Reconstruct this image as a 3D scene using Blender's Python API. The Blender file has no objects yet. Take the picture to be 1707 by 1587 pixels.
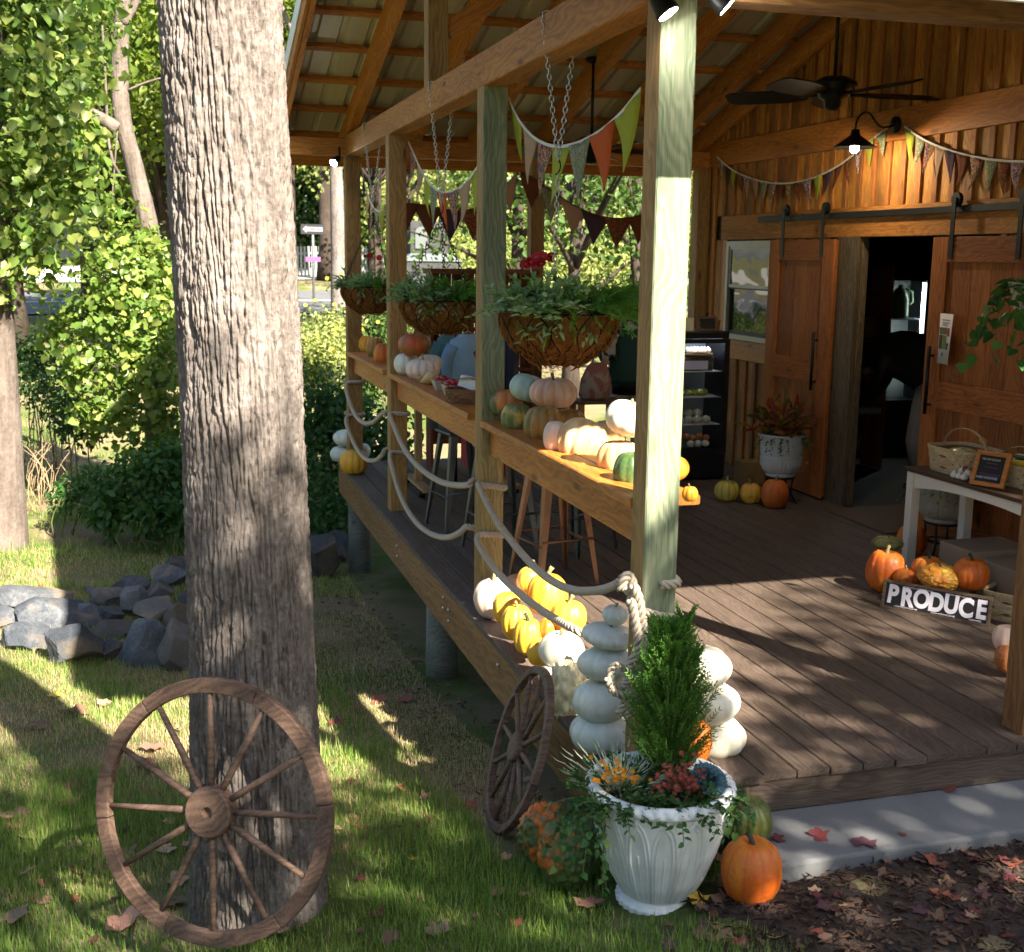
import bpy, math, random
import numpy as np
from mathutils import Vector, Matrix

# ------------------------------------------------------------------ camera, sky, sun, exposure
SC = bpy.context.scene
COL = SC.collection
CAMP = np.array([-1.767, -4.179, 2.057]); YAW, PIT, ROLL, FPX = 0.28653, 0.18055, 0.01237, 2002.8
def _axes():
    f = np.array([math.sin(YAW)*math.cos(PIT), math.cos(YAW)*math.cos(PIT), -math.sin(PIT)])
    r = np.array([math.cos(YAW), -math.sin(YAW), 0.]); u = np.cross(r, f)
    return math.cos(ROLL)*r+math.sin(ROLL)*u, -math.sin(ROLL)*r+math.cos(ROLL)*u, f
AR, AU, AF = _axes()
cam_d = bpy.data.cameras.new('camera'); cam = bpy.data.objects.new('camera', cam_d); COL.objects.link(cam)
cam.matrix_world = Matrix([[AR[i], AU[i], -AF[i], CAMP[i]] for i in range(3)]+[[0, 0, 0, 1]])
cam_d.sensor_width = 36; cam_d.lens = 36*FPX/1707; cam_d.clip_end = 2000; cam_d.clip_start = .05
cam_d.dof.use_dof = True; cam_d.dof.focus_distance = 5.8; cam_d.dof.aperture_fstop = 5.6
SC.camera = cam
SUN_H = np.array([.373, -.928]); SUN_EL = math.radians(40)
SUNV = np.array([SUN_H[0]*math.cos(SUN_EL), SUN_H[1]*math.cos(SUN_EL), math.sin(SUN_EL)])
world = bpy.data.worlds.new('World'); SC.world = world; world.use_nodes = True
wn = world.node_tree
sky = wn.nodes.new('ShaderNodeTexSky'); sky.sky_type = 'NISHITA'; sky.sun_disc = False
sky.sun_elevation = SUN_EL; sky.sun_rotation = math.atan2(SUN_H[0], SUN_H[1])
sky.air_density = 1.0; sky.dust_density = 1.5
wn.links.new(sky.outputs[0], wn.nodes['Background'].inputs[0]); wn.nodes['Background'].inputs[1].default_value = .058
sl = bpy.data.lights.new('sun', 'SUN'); sl.energy = 5.0; sl.angle = math.radians(.6); sl.color = (1, .91, .76)
so = bpy.data.objects.new('sun', sl); COL.objects.link(so)
so.rotation_euler = Vector(SUNV).to_track_quat('Z', 'Y').to_euler()
SC.view_settings.view_transform = 'Standard'; SC.view_settings.look = 'None'
SC.view_settings.exposure = 2.5; SC.view_settings.gamma = 1
SC.cycles.max_bounces = 6; SC.cycles.diffuse_bounces = 4; SC.cycles.transparent_max_bounces = 8; SC.cycles.use_adaptive_sampling = True; SC.cycles.adaptive_threshold = .02

# pixel of the photograph -> point on a plane of the place
def ray(px, py): return AF+AR*(px-853.5)/FPX-AU*(py-793.5)/FPX
def atz(px, py, z): d = ray(px, py); return CAMP+d*(z-CAMP[2])/d[2]
def aty(px, py, y): d = ray(px, py); return CAMP+d*(y-CAMP[1])/d[1]
def atx(px, py, x): d = ray(px, py); return CAMP+d*(x-CAMP[0])/d[0]
def ppm(p): return FPX/float((np.asarray(p)-CAMP)@AF)

# ------------------------------------------------------------------ helpers
rng = np.random.default_rng(7); R = random.Random(5)
def tag(o, label=None, cat=None, group=None, kind=None):
    for k, v in (('label', label), ('category', cat), ('group', group), ('kind', kind)):
        if v: o[k] = v
    return o
def empty(name, loc=(0, 0, 0), label=None, cat=None, group=None):
    o = bpy.data.objects.new(name, None); COL.objects.link(o); o.location = loc; o.empty_display_size = .1
    return tag(o, label, cat, group)
def link(name, me, mat=None, parent=None, loc=None):
    o = bpy.data.objects.new(name, me); COL.objects.link(o)
    if mat is not None and not me.materials:
        for m in (mat if isinstance(mat, (list, tuple)) else [mat]): me.materials.append(m)
    if parent is not None: o.parent = parent
    if loc is not None: o.location = loc
    return o
def rel(parent, p): return np.asarray(p, float)-np.array(parent.location)
def npmesh(name, V, F, smooth=False, mi=None):
    """V (n,3); F list of lists or (m,k) array"""
    me = bpy.data.meshes.new(name); V = np.asarray(V, np.float32)
    if isinstance(F, np.ndarray):
        k = F.shape[1]; me.vertices.add(len(V)); me.vertices.foreach_set('co', V.ravel())
        me.loops.add(F.size); me.loops.foreach_set('vertex_index', F.ravel().astype(np.int32))
        me.polygons.add(len(F)); me.polygons.foreach_set('loop_start', np.arange(0, F.size, k, dtype=np.int32))
        me.polygons.foreach_set('loop_total', np.full(len(F), k, np.int32)); me.update(calc_edges=True)
    else:
        me.from_pydata(V.tolist(), [], F); me.update()
    if mi is not None: me.polygons.foreach_set('material_index', np.asarray(mi, np.int32))
    if smooth: me.polygons.foreach_set('use_smooth', np.ones(len(me.polygons), bool))
    return me
class MB:
    def __init__(s): s.v = []; s.f = []; s.m = []; s.sm = []
    def add(s, V, F, m=0, smooth=False):
        b = len(s.v); s.v += [tuple(map(float, p)) for p in V]; s.f += [[i+b for i in f] for f in F]; s.m += [m]*len(F); s.sm += [smooth]*len(F); return s
    def box(s, lo, hi, m=0):
        x0, y0, z0 = lo; x1, y1, z1 = hi
        return s.add([(x0, y0, z0), (x1, y0, z0), (x1, y1, z0), (x0, y1, z0), (x0, y0, z1), (x1, y0, z1), (x1, y1, z1), (x0, y1, z1)],
                     [(0, 3, 2, 1), (4, 5, 6, 7), (0, 1, 5, 4), (1, 2, 6, 5), (2, 3, 7, 6), (3, 0, 4, 7)], m)
    def tube(s, path, r, n=8, cap=True, m=0, closed=False):
        P = np.asarray(path, float); k = len(P); rr = np.broadcast_to(np.asarray(r, float), (k,))
        T = np.gradient(P, axis=0)
        if closed: T = np.roll(P, -1, 0)-np.roll(P, 1, 0)
        T /= np.linalg.norm(T, axis=1)[:, None]+1e-12
        a = np.array([0, 0, 1.]) if abs(T[0][2]) < .9 else np.array([1., 0, 0])
        N = np.cross(T[0], a); N /= np.linalg.norm(N); V = []
        for i in range(k):
            N = N-T[i]*(N@T[i]); N /= np.linalg.norm(N)+1e-12; B = np.cross(T[i], N)
            for j in range(n):
                t = 2*math.pi*j/n; V.append(P[i]+rr[i]*(math.cos(t)*N+math.sin(t)*B))
        F = [(i*n+j, i*n+(j+1) % n, (i+1)*n+(j+1) % n, (i+1)*n+j) for i in range(k-1) for j in range(n)]
        if closed: F += [((k-1)*n+j, (k-1)*n+(j+1) % n, (j+1) % n, j) for j in range(n)]
        elif cap: F += [tuple(range(n))[::-1], tuple(range((k-1)*n, k*n))]
        return s.add(V, F, m, True)
    def lathe(s, prof, n=32, m=0, cen=(0, 0, 0), cap=True):
        V = [(cen[0]+r*math.cos(2*math.pi*j/n), cen[1]+r*math.sin(2*math.pi*j/n), cen[2]+z) for r, z in prof for j in range(n)]
        k = len(prof)
        F = [(i*n+j, i*n+(j+1) % n, (i+1)*n+(j+1) % n, (i+1)*n+j) for i in range(k-1) for j in range(n)]
        if cap: F += [tuple(range(n))[::-1], tuple(range((k-1)*n, k*n))]
        return s.add(V, F, m, True)
    def mesh(s, name):
        me = npmesh(name, s.v, s.f, mi=s.m); me.polygons.foreach_set('use_smooth', s.sm); return me
    def build(s, name, mat, parent=None, loc=None): return link(name, s.mesh(name), mat, parent, loc)
def orient(d, up=(0, 0, 1)):
    x = Vector(d).normalized(); u = Vector(up); y = u.cross(x)
    if y.length < 1e-4: y = Vector((0, 1, 0)).cross(x)
    y.normalize(); z = x.cross(y); return Matrix((x, y, z)).transposed()
_bm = {}
def bmesh_board(L, w, h, c=.003, fm=None):
    key = (round(L, 3), round(w, 4), round(h, 4), c, fm)
    if key in _bm: return _bm[key]
    a, b = w/2, h/2
    pr = [(-a+c, -b), (a-c, -b), (a, -b+c), (a, b-c), (a-c, b), (-a+c, b), (-a, b-c), (-a, -b+c)]
    V = [(x, y, z) for x in (0, L) for y, z in pr]
    F = [(j, (j+1) % 8, 8+(j+1) % 8, 8+j) for j in range(8)]+[tuple(range(8))[::-1], tuple(range(8, 16))]
    me = npmesh('board', V, F)
    if fm is not None: me.polygons.foreach_set('material_index', [1 if j == fm else 0 for j in range(10)])
    _bm[key] = me; return me
def board(name, p0, p1, w, h, mat, parent=None, up=(0, 0, 1), c=.003, fm=None):
    """a sawn timber from p0 to p1 (axis), w across, h along up; its own local x is the grain"""
    p0 = np.asarray(p0, float); p1 = np.asarray(p1, float); d = p1-p0; L = float(np.linalg.norm(d))
    me = bmesh_board(L, w, h, c, fm)
    key = tuple(m.name for m in (mat if isinstance(mat, tuple) else (mat,)))
    mk = (me.name, key)
    if mk not in _bm:
        m2 = me.copy(); [m2.materials.append(m) for m in (mat if isinstance(mat, tuple) else (mat,))]; _bm[mk] = m2
    o = bpy.data.objects.new(name, _bm[mk]); COL.objects.link(o)
    M = orient(d, up).to_4x4(); off = np.zeros(3) if parent is None else WORLD(parent)
    M.translation = Vector(p0-off); o.matrix_basis = M
    if parent is not None: o.parent = parent
    return o
def WORLD(o):
    p = np.array(o.location, float)
    while o.parent is not None: o = o.parent; p = p+np.array(o.location, float)
    return p
def copy_tree(o, parent=None, loc=None):
    c = o.copy(); COL.objects.link(c); c.parent = parent
    if loc is not None: c.location = loc
    for ch in o.children: copy_tree(ch, c)
    return c
# ---- numpy gradient noise
_perm = np.random.default_rng(3).permutation(256); _perm = np.concatenate([_perm, _perm, _perm])
_grad = np.random.default_rng(4).normal(size=(256, 3)); _grad /= np.linalg.norm(_grad, axis=1)[:, None]
def noise3(P):
    P = np.asarray(P, float); I = np.floor(P).astype(int); f = P-I; I &= 255; u = f*f*f*(f*(f*6-15)+10); out = 0
    for dx in (0, 1):
        for dy in (0, 1):
            for dz in (0, 1):
                h = _perm[_perm[_perm[(I[:, 0]+dx) & 255]+((I[:, 1]+dy) & 255)]+((I[:, 2]+dz) & 255)]
                g = (_grad[h & 255]*(f-np.array([dx, dy, dz]))).sum(1)
                out = out+g*(u[:, 0] if dx else 1-u[:, 0])*(u[:, 1] if dy else 1-u[:, 1])*(u[:, 2] if dz else 1-u[:, 2])
    return out*1.5
def fbm(P, o=4):
    s = 0; a = 1.
    for i in range(o): s = s+a*noise3(np.asarray(P)*2**i+i*17.3); a *= .5
    return s

# ------------------------------------------------------------------ materials
class NT:
    def __init__(s, name):
        s.m = bpy.data.materials.new(name); s.m.use_nodes = True; s.t = s.m.node_tree; s.b = s.t.nodes['Principled BSDF']
    def n(s, typ, **kw):
        nd = s.t.nodes.new('ShaderNode'+typ)
        for k, v in kw.items(): setattr(nd, k, v)
        return nd
    def put(s, sock, v):
        if hasattr(v, 'links') or isinstance(v, bpy.types.NodeSocket): s.t.links.new(v, sock)
        elif isinstance(v, (tuple, list)) and len(v) == 3 and sock.type == 'RGBA': sock.default_value = (*v, 1)
        else: sock.default_value = v
    def coord(s, k='Object'):
        return s.n('TexCoord').outputs[k]
    def rnd(s): return s.n('ObjectInfo').outputs['Random']
    def mapv(s, v, scale=(1, 1, 1), loc=None, rot=(0, 0, 0)):
        m = s.n('Mapping'); s.put(m.inputs[0], v); m.inputs['Scale'].default_value = scale; m.inputs['Rotation'].default_value = rot
        if loc is not None: s.put(m.inputs['Location'], loc)
        return m.outputs[0]
    def noise(s, v, scale=5, det=4, rough=.55, dist=0):
        n = s.n('TexNoise'); s.put(n.inputs['Vector'], v); n.inputs['Scale'].default_value = scale; n.inputs['Detail'].default_value = det
        n.inputs['Roughness'].default_value = rough; n.inputs['Distortion'].default_value = dist; return n.outputs[0]
    def vor(s, v, scale=5, feat='F1', out=0):
        n = s.n('TexVoronoi', feature=feat); s.put(n.inputs['Vector'], v); n.inputs['Scale'].default_value = scale; return n.outputs[out]
    def math(s, op, a, b=0., c=0., clamp=False):
        n = s.n('Math', operation=op, use_clamp=clamp); s.put(n.inputs[0], a); s.put(n.inputs[1], b); s.put(n.inputs[2], c); return n.outputs[0]
    def ramp(s, f, stops):
        n = s.n('ValToRGB'); s.put(n.inputs[0], f); e = n.color_ramp.elements
        while len(e) < len(stops): e.new(.5)
        for i, (p, c) in enumerate(stops):
            e[i].position = p; e[i].color = (*c, 1) if isinstance(c, (tuple, list)) else (c, c, c, 1)
        return n.outputs[0]
    def mix(s, f, a, b, mode='MIX'):
        n = s.n('Mix', data_type='RGBA', blend_type=mode); s.put(n.inputs[0], f); s.put(n.inputs[6], a); s.put(n.inputs[7], b); return n.outputs[2]
    def hsv(s, c, v=1., h=.5, sat=1.):
        n = s.n('HueSaturation'); s.put(n.inputs['Color'], c); s.put(n.inputs['Value'], v); s.put(n.inputs['Hue'], h); s.put(n.inputs['Saturation'], sat); return n.outputs[0]
    def mrange(s, f, a, b): 
        n = s.n('MapRange'); s.put(n.inputs[0], f); n.inputs[3].default_value = a; n.inputs[4].default_value = b; return n.outputs[0]
    def bump(s, h, st=.3, d=.01):
        n = s.n('Bump'); n.inputs['Strength'].default_value = st; n.inputs['Distance'].default_value = d; s.put(n.inputs['Height'], h); s.put(s.b.inputs['Normal'], n.outputs[0]); return n
    def end(s, col=None, rough=.6, metal=0., spec=None):
        if col is not None: s.put(s.b.inputs['Base Color'], col)
        s.put(s.b.inputs['Roughness'], rough); s.put(s.b.inputs['Metallic'], metal)
        if spec is not None: s.b.inputs['Specular IOR Level'].default_value = spec
        return s.m
def plain(name, c, rough=.6, metal=0., var=.15, scale=12, bump=0., spec=None):
    n = NT(name); v = n.coord(); f = n.noise(v, scale, 5)
    col = n.hsv(n.mix(f, tuple(x*(1-var) for x in c), tuple(min(1, x*(1+var)) for x in c)), v=n.mrange(n.rnd(), 1-var*.6, 1+var*.6))
    if bump: n.bump(f, bump, .01)
    return n.end(col, rough, metal, spec)
def wood(name, dark, mid, light, rough=.7, grain=1., var=.25, knots=True, stain=None, bump=.25):
    n = NT(name); o = n.coord(); rv = n.rnd()
    off = n.n('CombineXYZ'); n.put(off.inputs[0], n.math('MULTIPLY', rv, 37.)); n.put(off.inputs[1], n.math('MULTIPLY', rv, 3.)); n.put(off.inputs[2], n.math('MULTIPLY', rv, 1.7))
    vm = n.n('VectorMath', operation='ADD'); n.put(vm.inputs[0], o); n.put(vm.inputs[1], off.outputs[0]); p = vm.outputs[0]
    warp = n.noise(n.mapv(p, (1.1, 3, 3)), 1.6, 3)
    pw = n.n('VectorMath', operation='MULTIPLY_ADD'); wc = n.n('CombineXYZ'); n.put(wc.inputs[1], warp); n.put(wc.inputs[2], n.math('MULTIPLY', warp, .7))
    n.put(pw.inputs[0], wc.outputs[0]); pw.inputs[1].default_value = (1, .22, .22); n.put(pw.inputs[2], p)
    rings = n.n('TexWave', wave_type='BANDS', bands_direction='DIAGONAL'); n.put(rings.inputs['Vector'], n.mapv(pw.outputs[0], (.06, 1, 1))); rings.inputs['Scale'].default_value = 17*grain
    rings.inputs['Distortion'].default_value = 2.2; rings.inputs['Detail'].default_value = 2.5; rings.inputs['Detail Scale'].default_value = 1.2
    fine = n.noise(n.mapv(p, (2.5, 90, 90)), 2.2, 3)
    broad = n.noise(n.mapv(p, (.5, 4, 4)), 2., 4)
    g = n.math('ADD', n.math('MULTIPLY', rings.outputs['Fac'], .13), n.math('ADD', n.math('MULTIPLY', fine, .42), n.math('MULTIPLY', broad, .41)))
    col = n.ramp(g, [(.30, dark), (.5, mid), (.72, light)])
    if knots:
        k = n.vor(n.mapv(p, (1.6, 5, 5)), 1.1)
        kf = n.ramp(k, [(.05, 1.), (.13, 0.)])
        col = n.mix(n.math('MULTIPLY', kf, .75), col, tuple(x*.35 for x in dark))
    if stain is not None:
        sf = n.ramp(n.noise(n.mapv(p, (.8, 2.5, 2.5)), 1.5, 5, .65), [(.45, 0.), (.62, 1.)])
        col = n.mix(n.math('MULTIPLY', sf, .8), col, stain)
    col = n.hsv(col, v=n.mrange(n.n('ObjectInfo').outputs['Random'], 1-var, 1+var))
    n.bump(g, bump, .004)
    return n.end(col, rough, 0., .35)
def leafmat(name, cols, trans=.45, rough=.45, scale=.8):
    """leaves: colour varies leaf by leaf (random per island); light passes through"""
    n = NT(name); g = n.n('NewGeometry').outputs['Random Per Island']
    k = len(cols); col = n.ramp(g, [(i/(max(1, k-1)), c) for i, c in enumerate(cols)])
    col = n.mix(n.math('MULTIPLY', n.noise(n.coord(), scale, 3), .6), col, cols[0])
    n.end(col, rough, 0, .3)
    tr = n.n('BsdfTranslucent'); n.put(tr.inputs[0], n.hsv(col, v=1.25, sat=1.1)); mx = n.n('MixShader'); mx.inputs[0].default_value = trans
    out = n.t.nodes['Material Output']; n.t.links.new(n.b.outputs[0], mx.inputs[1]); n.t.links.new(tr.outputs[0], mx.inputs[2]); n.t.links.new(mx.outputs[0], out.inputs[0])
    return n.m
def emit(name, c, st):
    n = NT(name); n.put(n.b.inputs['Emission Color'], c); n.b.inputs['Emission Strength'].default_value = st; return n.end(c, .4)
M = {}
M['post'] = wood('post_pine', (.16, .085, .028), (.29, .165, .055), (.42, .27, .105), var=.1)
M['postg'] = wood('post_green_treated', (.105, .14, .085), (.215, .245, .155), (.40, .39, .265), var=.05)
M['beam'] = wood('beam_pine', (.20, .072, .012), (.38, .148, .026), (.52, .245, .055), var=.1)
M['roofwood'] = wood('rafter_pine', (.26, .085, .015), (.44, .17, .03), (.58, .27, .06), var=.18)
M['deck'] = wood('deck_plank', (.046, .031, .023), (.090, .063, .048), (.150, .110, .086), var=.14, grain=1.3, knots=False, bump=.4)
M['fascia'] = wood('fascia_pine', (.10, .045, .016), (.20, .10, .036), (.31, .175, .072), var=.1, grain=.8, knots=False)
M['shelf'] = wood('bar_shelf_wood', (.24, .075, .012), (.44, .152, .025), (.58, .25, .05), var=.08, rough=.5)
M['wallb'] = wood('wall_board', (.28, .10, .016), (.52, .225, .04), (.70, .37, .085), var=.32, stain=(.16, .07, .025))
M['door'] = wood('door_board', (.15, .042, .010), (.30, .09, .018), (.42, .155, .033), var=.2)
M['jamb'] = wood('weathered_jamb', (.05, .035, .02), (.12, .085, .05), (.22, .15, .09), var=.15)
M['dark'] = plain('black_metal', (.012, .012, .013), .45, .6)
M['pile'] = wood('pile_wood', (.07, .075, .06), (.14, .145, .115), (.21, .21, .17), var=.1)
# ------------------------------------------------------------------ terrain
CTRL = np.array([(-.1, -.45, -.33), (.35, -.55, -.255), (1.0, -.6, -.215), (1.2, -.9, -.22), (3, -.7, -.215), (3, -1, -.22), (5, -1, -.22), (2, -4, -.15), (5, -5, -.1), (-1.7, -4, .1), (-5, -3, -.1),
    (-1.6, .3, -.6), (-1.5, -.8, -.42), (-.42, .75, -.52), (-.5, -.1, -.42), (-1, 1.5, -.62), (.1, 3.9, -.92), (-.5, 2.8, -.8), (-1.95, 4.3, -.82), (-2.3, 3.3, -.7), (-3.2, 7.6, -.75),
    (.1, 7.7, -1.08), (-1.4, 7, -1.0), (-4, 10, -.75), (0, 12, -1.0), (4, 12, -.9), (2, 3, -.9), (4, 4, -.9), (4, 8, -1), (-3, 20, -.5), (4, 20, -.5), (9, 12, -.8),
    (-6, 1, -.55), (-6, 4, -.6), (-8, 10, -.55), (-12, 3, -.5), (-15, 20, -.3), (15, 20, -.2), (-3, 33, .3), (8, 33, .35), (-18, 33, .25), (22, 33, .5),
    (-3, 42, .6), (10, 42, .75), (-20, 42, .5), (24, 42, 1), (-3, 60, 1.2), (14, 60, 1.8), (-25, 60, 1.), (35, 60, 2), (0, 100, 2.2), (40, 100, 3), (-40, 100, 2), (12, 3, -.5), (12, -6, 0), (-14, -8, .2), (0, -14, .3), (20, -12, .3)])
def _ker(a, b): return np.sqrt(((a[:, None, :]-b[None])**2).sum(2)+.6)
_n = len(CTRL); _A = np.zeros((_n+3, _n+3)); _A[:_n, :_n] = _ker(CTRL[:, :2], CTRL[:, :2])-np.eye(_n)*.05
_A[:_n, _n:] = np.c_[np.ones(_n), CTRL[:, :2]]; _A[_n:, :_n] = _A[:_n, _n:].T
_W = np.linalg.solve(_A, np.r_[CTRL[:, 2], 0, 0, 0])
def zg(x, y):
    P = np.c_[np.ravel(x), np.ravel(y)].astype(float); P = np.clip(P, (-60, -15), (60, 110))
    return _ker(P, CTRL[:, :2])@_W[:_n]+np.c_[np.ones(len(P)), P]@_W[_n:]
def zg1(x, y): return float(zg([x], [y])[0])
def ongr(px, py, it=12):
    """pixel -> point of the ground"""
    z = -.6
    for _ in range(it): p = atz(px, py, z); z = .5*z+.5*zg1(p[0], p[1])
    return atz(px, py, z)
def axis(a, b, fine0, fine1, step, grow=1.18):
    t = list(np.arange(fine0, fine1+step, step)); s = step
    while t[-1] < b: s *= grow; t.append(t[-1]+s)
    s = step; h = [fine0]
    while h[-1] > a: s *= grow; h.append(h[-1]-s)
    return np.array(h[:0:-1]+t)
gx = axis(-400, 400, -6, 5, .09); gy = axis(-120, 700, -2, 12, .09)
GX, GY = np.meshgrid(gx, gy, indexing='ij'); Vx, Vy = GX.ravel(), GY.ravel()
Vz = zg(Vx, Vy)+np.where((np.abs(Vx) < 12) & (Vy < 16), .018*fbm(np.c_[Vx*2.1, Vy*2.1, Vx*0+3], 3), 0)
nx, ny = len(gx), len(gy); I = (np.arange(nx-1)[:, None]*ny+np.arange(ny-1)[None]).ravel()
gme = npmesh('ground', np.c_[Vx, Vy, Vz], np.c_[I, I+ny, I+ny+1, I+1], True)
n = NT('lawn_soil'); v = n.coord(); a = n.noise(v, .9, 5, .6); b = n.noise(v, 38, 5, .7); c = n.noise(v, 160, 3, .7)
soil = n.mix(b, (.10, .07, .042), (.30, .225, .14)); soil = n.mix(n.math('MULTIPLY', c, .5), soil, (.42, .33, .20))
grs = n.mix(b, (.05, .08, .02), (.15, .19, .05)); far = n.ramp(n.n('SeparateXYZ').outputs[0], [(0, 0.), (1, 1.)])
gcol = n.mix(n.ramp(a, [(.40, 0.), (.58, 1.)]), soil, grs); n.bump(n.math('ADD', b, n.math('MULTIPLY', c, .5)), .8, .03)
M['lawn'] = n.end(gcol, .95, 0, .1)
ground = link('ground', gme, M['lawn']); tag(ground, kind='structure')
# a road sheet following the ground
def strip(name, y0, y1, x0, x1, mat, dz, nx=60, nyy=6, slope=0.):
    xs = np.linspace(x0, x1, nx); ys = np.linspace(0, 1, nyy); X, T = np.meshgrid(xs, ys, indexing='ij'); Y = y0+(y1-y0)*T+slope*X
    Z = zg(X, Y)+dz; I = (np.arange(nx-1)[:, None]*nyy+np.arange(nyy-1)[None]).ravel()
    o = link(name, npmesh(name, np.c_[X.ravel(), Y.ravel(), Z.ravel()], np.c_[I, I+nyy, I+nyy+1, I+1], True), mat); return tag(o, kind='structure')
n = NT('asphalt'); v = n.coord(); M['asphalt'] = n.end(n.mix(n.noise(v, 1.3, 6, .7), (.07, .075, .085), (.13, .13, .14)), .85)
n = NT('pale_concrete_road'); v = n.coord(); M['paleroad'] = n.end(n.mix(n.noise(v, .7, 6, .7), (.34, .33, .31), (.5, .48, .45)), .9)
M['paint'] = plain('road_paint', (.75, .74, .7), .7)
strip('road', 32.5, 41.5, -60, 60, M['asphalt'], .05, 90, 12)
strip('road_line', 36.7, 36.9, -60, 60, M['paint'], .062, 90, 2)
strip('side_road', 48, 63, -60, 60, M['paleroad'], .05, 90, 12, .03)
M['mulch'] = plain('mulch_soil', (.045, .028, .02), .95, 0, .5, 45, .8)

# front slab of the walk
n = NT('concrete'); v = n.coord(); a = n.noise(v, 3, 6, .65); b = n.noise(v, 120, 3)
n.bump(n.math('ADD', b, a), .25, .006)
M['conc'] = n.end(n.mix(n.math('MULTIPLY', b, .4), n.mix(a, (.10, .105, .11), (.22, .22, .22)), (.08, .08, .085)), .9)
mb = MB(); 
for i in range(3):
    x0 = [.38, 2.1, 3.9][i]; x1 = [2.092, 3.892, 6][i]; mb = MB(); mb.box((x0, -.47, -.42), (x1, -.055, -.172)); 
    o = mb.build('walk_slab', M['conc']); tag(o, kind='structure')
    bv = o.modifiers.new('b', 'BEVEL'); bv.width = .012; bv.segments = 2

# ------------------------------------------------------------------ the porch building
Y2, Y3, Y4 = 2.463, 5.305, 7.529; PW = .14; ZB, BT = 2.978, .186; WX = 3.8; RY = 3.835; SL = .30
FS = empty('farm_stand', (0, 0, 0), 'timber farm stand with open porch, raised plank deck, gable roof and sliding barn doors', 'building')
def zrb(y): return 3.18+min(7.6-y, y-.07)*SL       # underside of the rafters
M['zinc'] = plain('zinc', (.55, .56, .58), .4, .9)
mb = MB()
for y in np.arange(.4, 7.7, .6): mb.box((.02, y-.02, -.24), (3.78, y+.02, -.036))
deck = mb.build('deck_frame', M['fascia'], FS)
xs = np.arange(-.082, 3.78, .1525)
for i, x in enumerate(xs):
    w = .1465; y0 = -.078+R.uniform(-.007, .007); x1 = min(x+w, 3.79)
    board('plank', ((x+x1)/2, y0, -.016+R.uniform(-.0012, .0012)), ((x+x1)/2, 7.76, -.016), x1-x, .032, M['deck'], deck, c=.004)
board('fascia_board', (-.062, -.06, -.165), (-.062, 7.70, -.165), .038, .262, M['fascia'], FS)
board('riser_board', (-.04, -.042, -.105), (3.79, -.042, -.105), .036, .14, M['deck'], FS)
board('far_fascia', (-.04, 7.72, -.165), (3.79, 7.72, -.165), .038, .26, M['fascia'], FS)
for x, y, zb in ((.1, .55, -.8), (.1, 3.88, -1.2), (.1, 7.55, -1.4), (1.9, 3.88, -1.3), (1.9, 7.55, -1.4), (1.9, .6, -.9)):
    mb = MB(); mb.lathe([(.118, zb), (.112, -.25)], 20, cen=(x, y, 0)); mb.build('pile', M['pile'], FS)
for y, z in ((2.9, -.13), (2.9, -.2), (3.05, -.09), (3.05, -.16), (1.75, -.1), (4.6, -.12), (4.6, -.2)):
    mb = MB(); mb.tube([(-.08, y, z), (-.092, y, z)], .011, 8); mb.build('bolt', M['zinc'], FS)
# posts; the second one turns from green to brown below the bar
def mixpost():
    m = M['postg'].copy(); m.name = 'post_green_to_brown'; t = m.node_tree; b = t.nodes['Principled BSDF']; src = b.inputs['Base Color'].links[0].from_socket
    tc = t.nodes.new('ShaderNodeTexCoord'); sx = t.nodes.new('ShaderNodeSeparateXYZ'); t.links.new(tc.outputs['Object'], sx.inputs[0]); rp = t.nodes.new('ShaderNodeMapRange'); t.links.new(sx.outputs[0], rp.inputs[0]); rp.inputs[1].default_value = .8; rp.inputs[2].default_value = 1.5
    hs = t.nodes.new('ShaderNodeMix'); hs.data_type = 'RGBA'; hs.blend_type = 'MULTIPLY'; hs.inputs[0].default_value = 1; t.links.new(src, hs.inputs[6]); hs.inputs[7].default_value = (1.35, .9, .6, 1)
    mx = t.nodes.new('ShaderNodeMix'); mx.data_type = 'RGBA'; t.links.new(rp.outputs[0], mx.inputs[0]); t.links.new(hs.outputs[2], mx.inputs[6]); t.links.new(src, mx.inputs[7]); t.links.new(mx.outputs[2], b.inputs['Base Color']); return m
M['postg2'] = mixpost()
for i, y in enumerate((0, Y2, Y3, Y4)):
    mats = (M['post'], M['postg']) if i < 2 else (M['post'], M['post'])
    o = board('post', (.07, y+.07, 0.), (.07, y+.07, ZB), PW, PW, mats, FS, up=(1, 0, 0), c=.006, fm=None)
    # face looking to the front carries the green treated face
    if i < 2:
        me = o.data.copy(); o.data = me; 
        mw = orient((0, 0, 1), (1, 0, 0))
        if i == 1: me.materials[1] = M['postg2']
        idx = [1 if (mw@p.normal).y < -.7 else 0 for p in me.polygons]; me.polygons.foreach_set('material_index', idx)
for x, y in ((1.83, 0.0), (1.85, Y4), (3.66, Y4), (3.66, 0)):
    board('post', (x+.07, y+.07, 0), (x+.07, y+.07, ZB), PW, PW, M['post'] if y else M['fascia'], FS, up=(1, 0, 0), c=.006)
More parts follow.
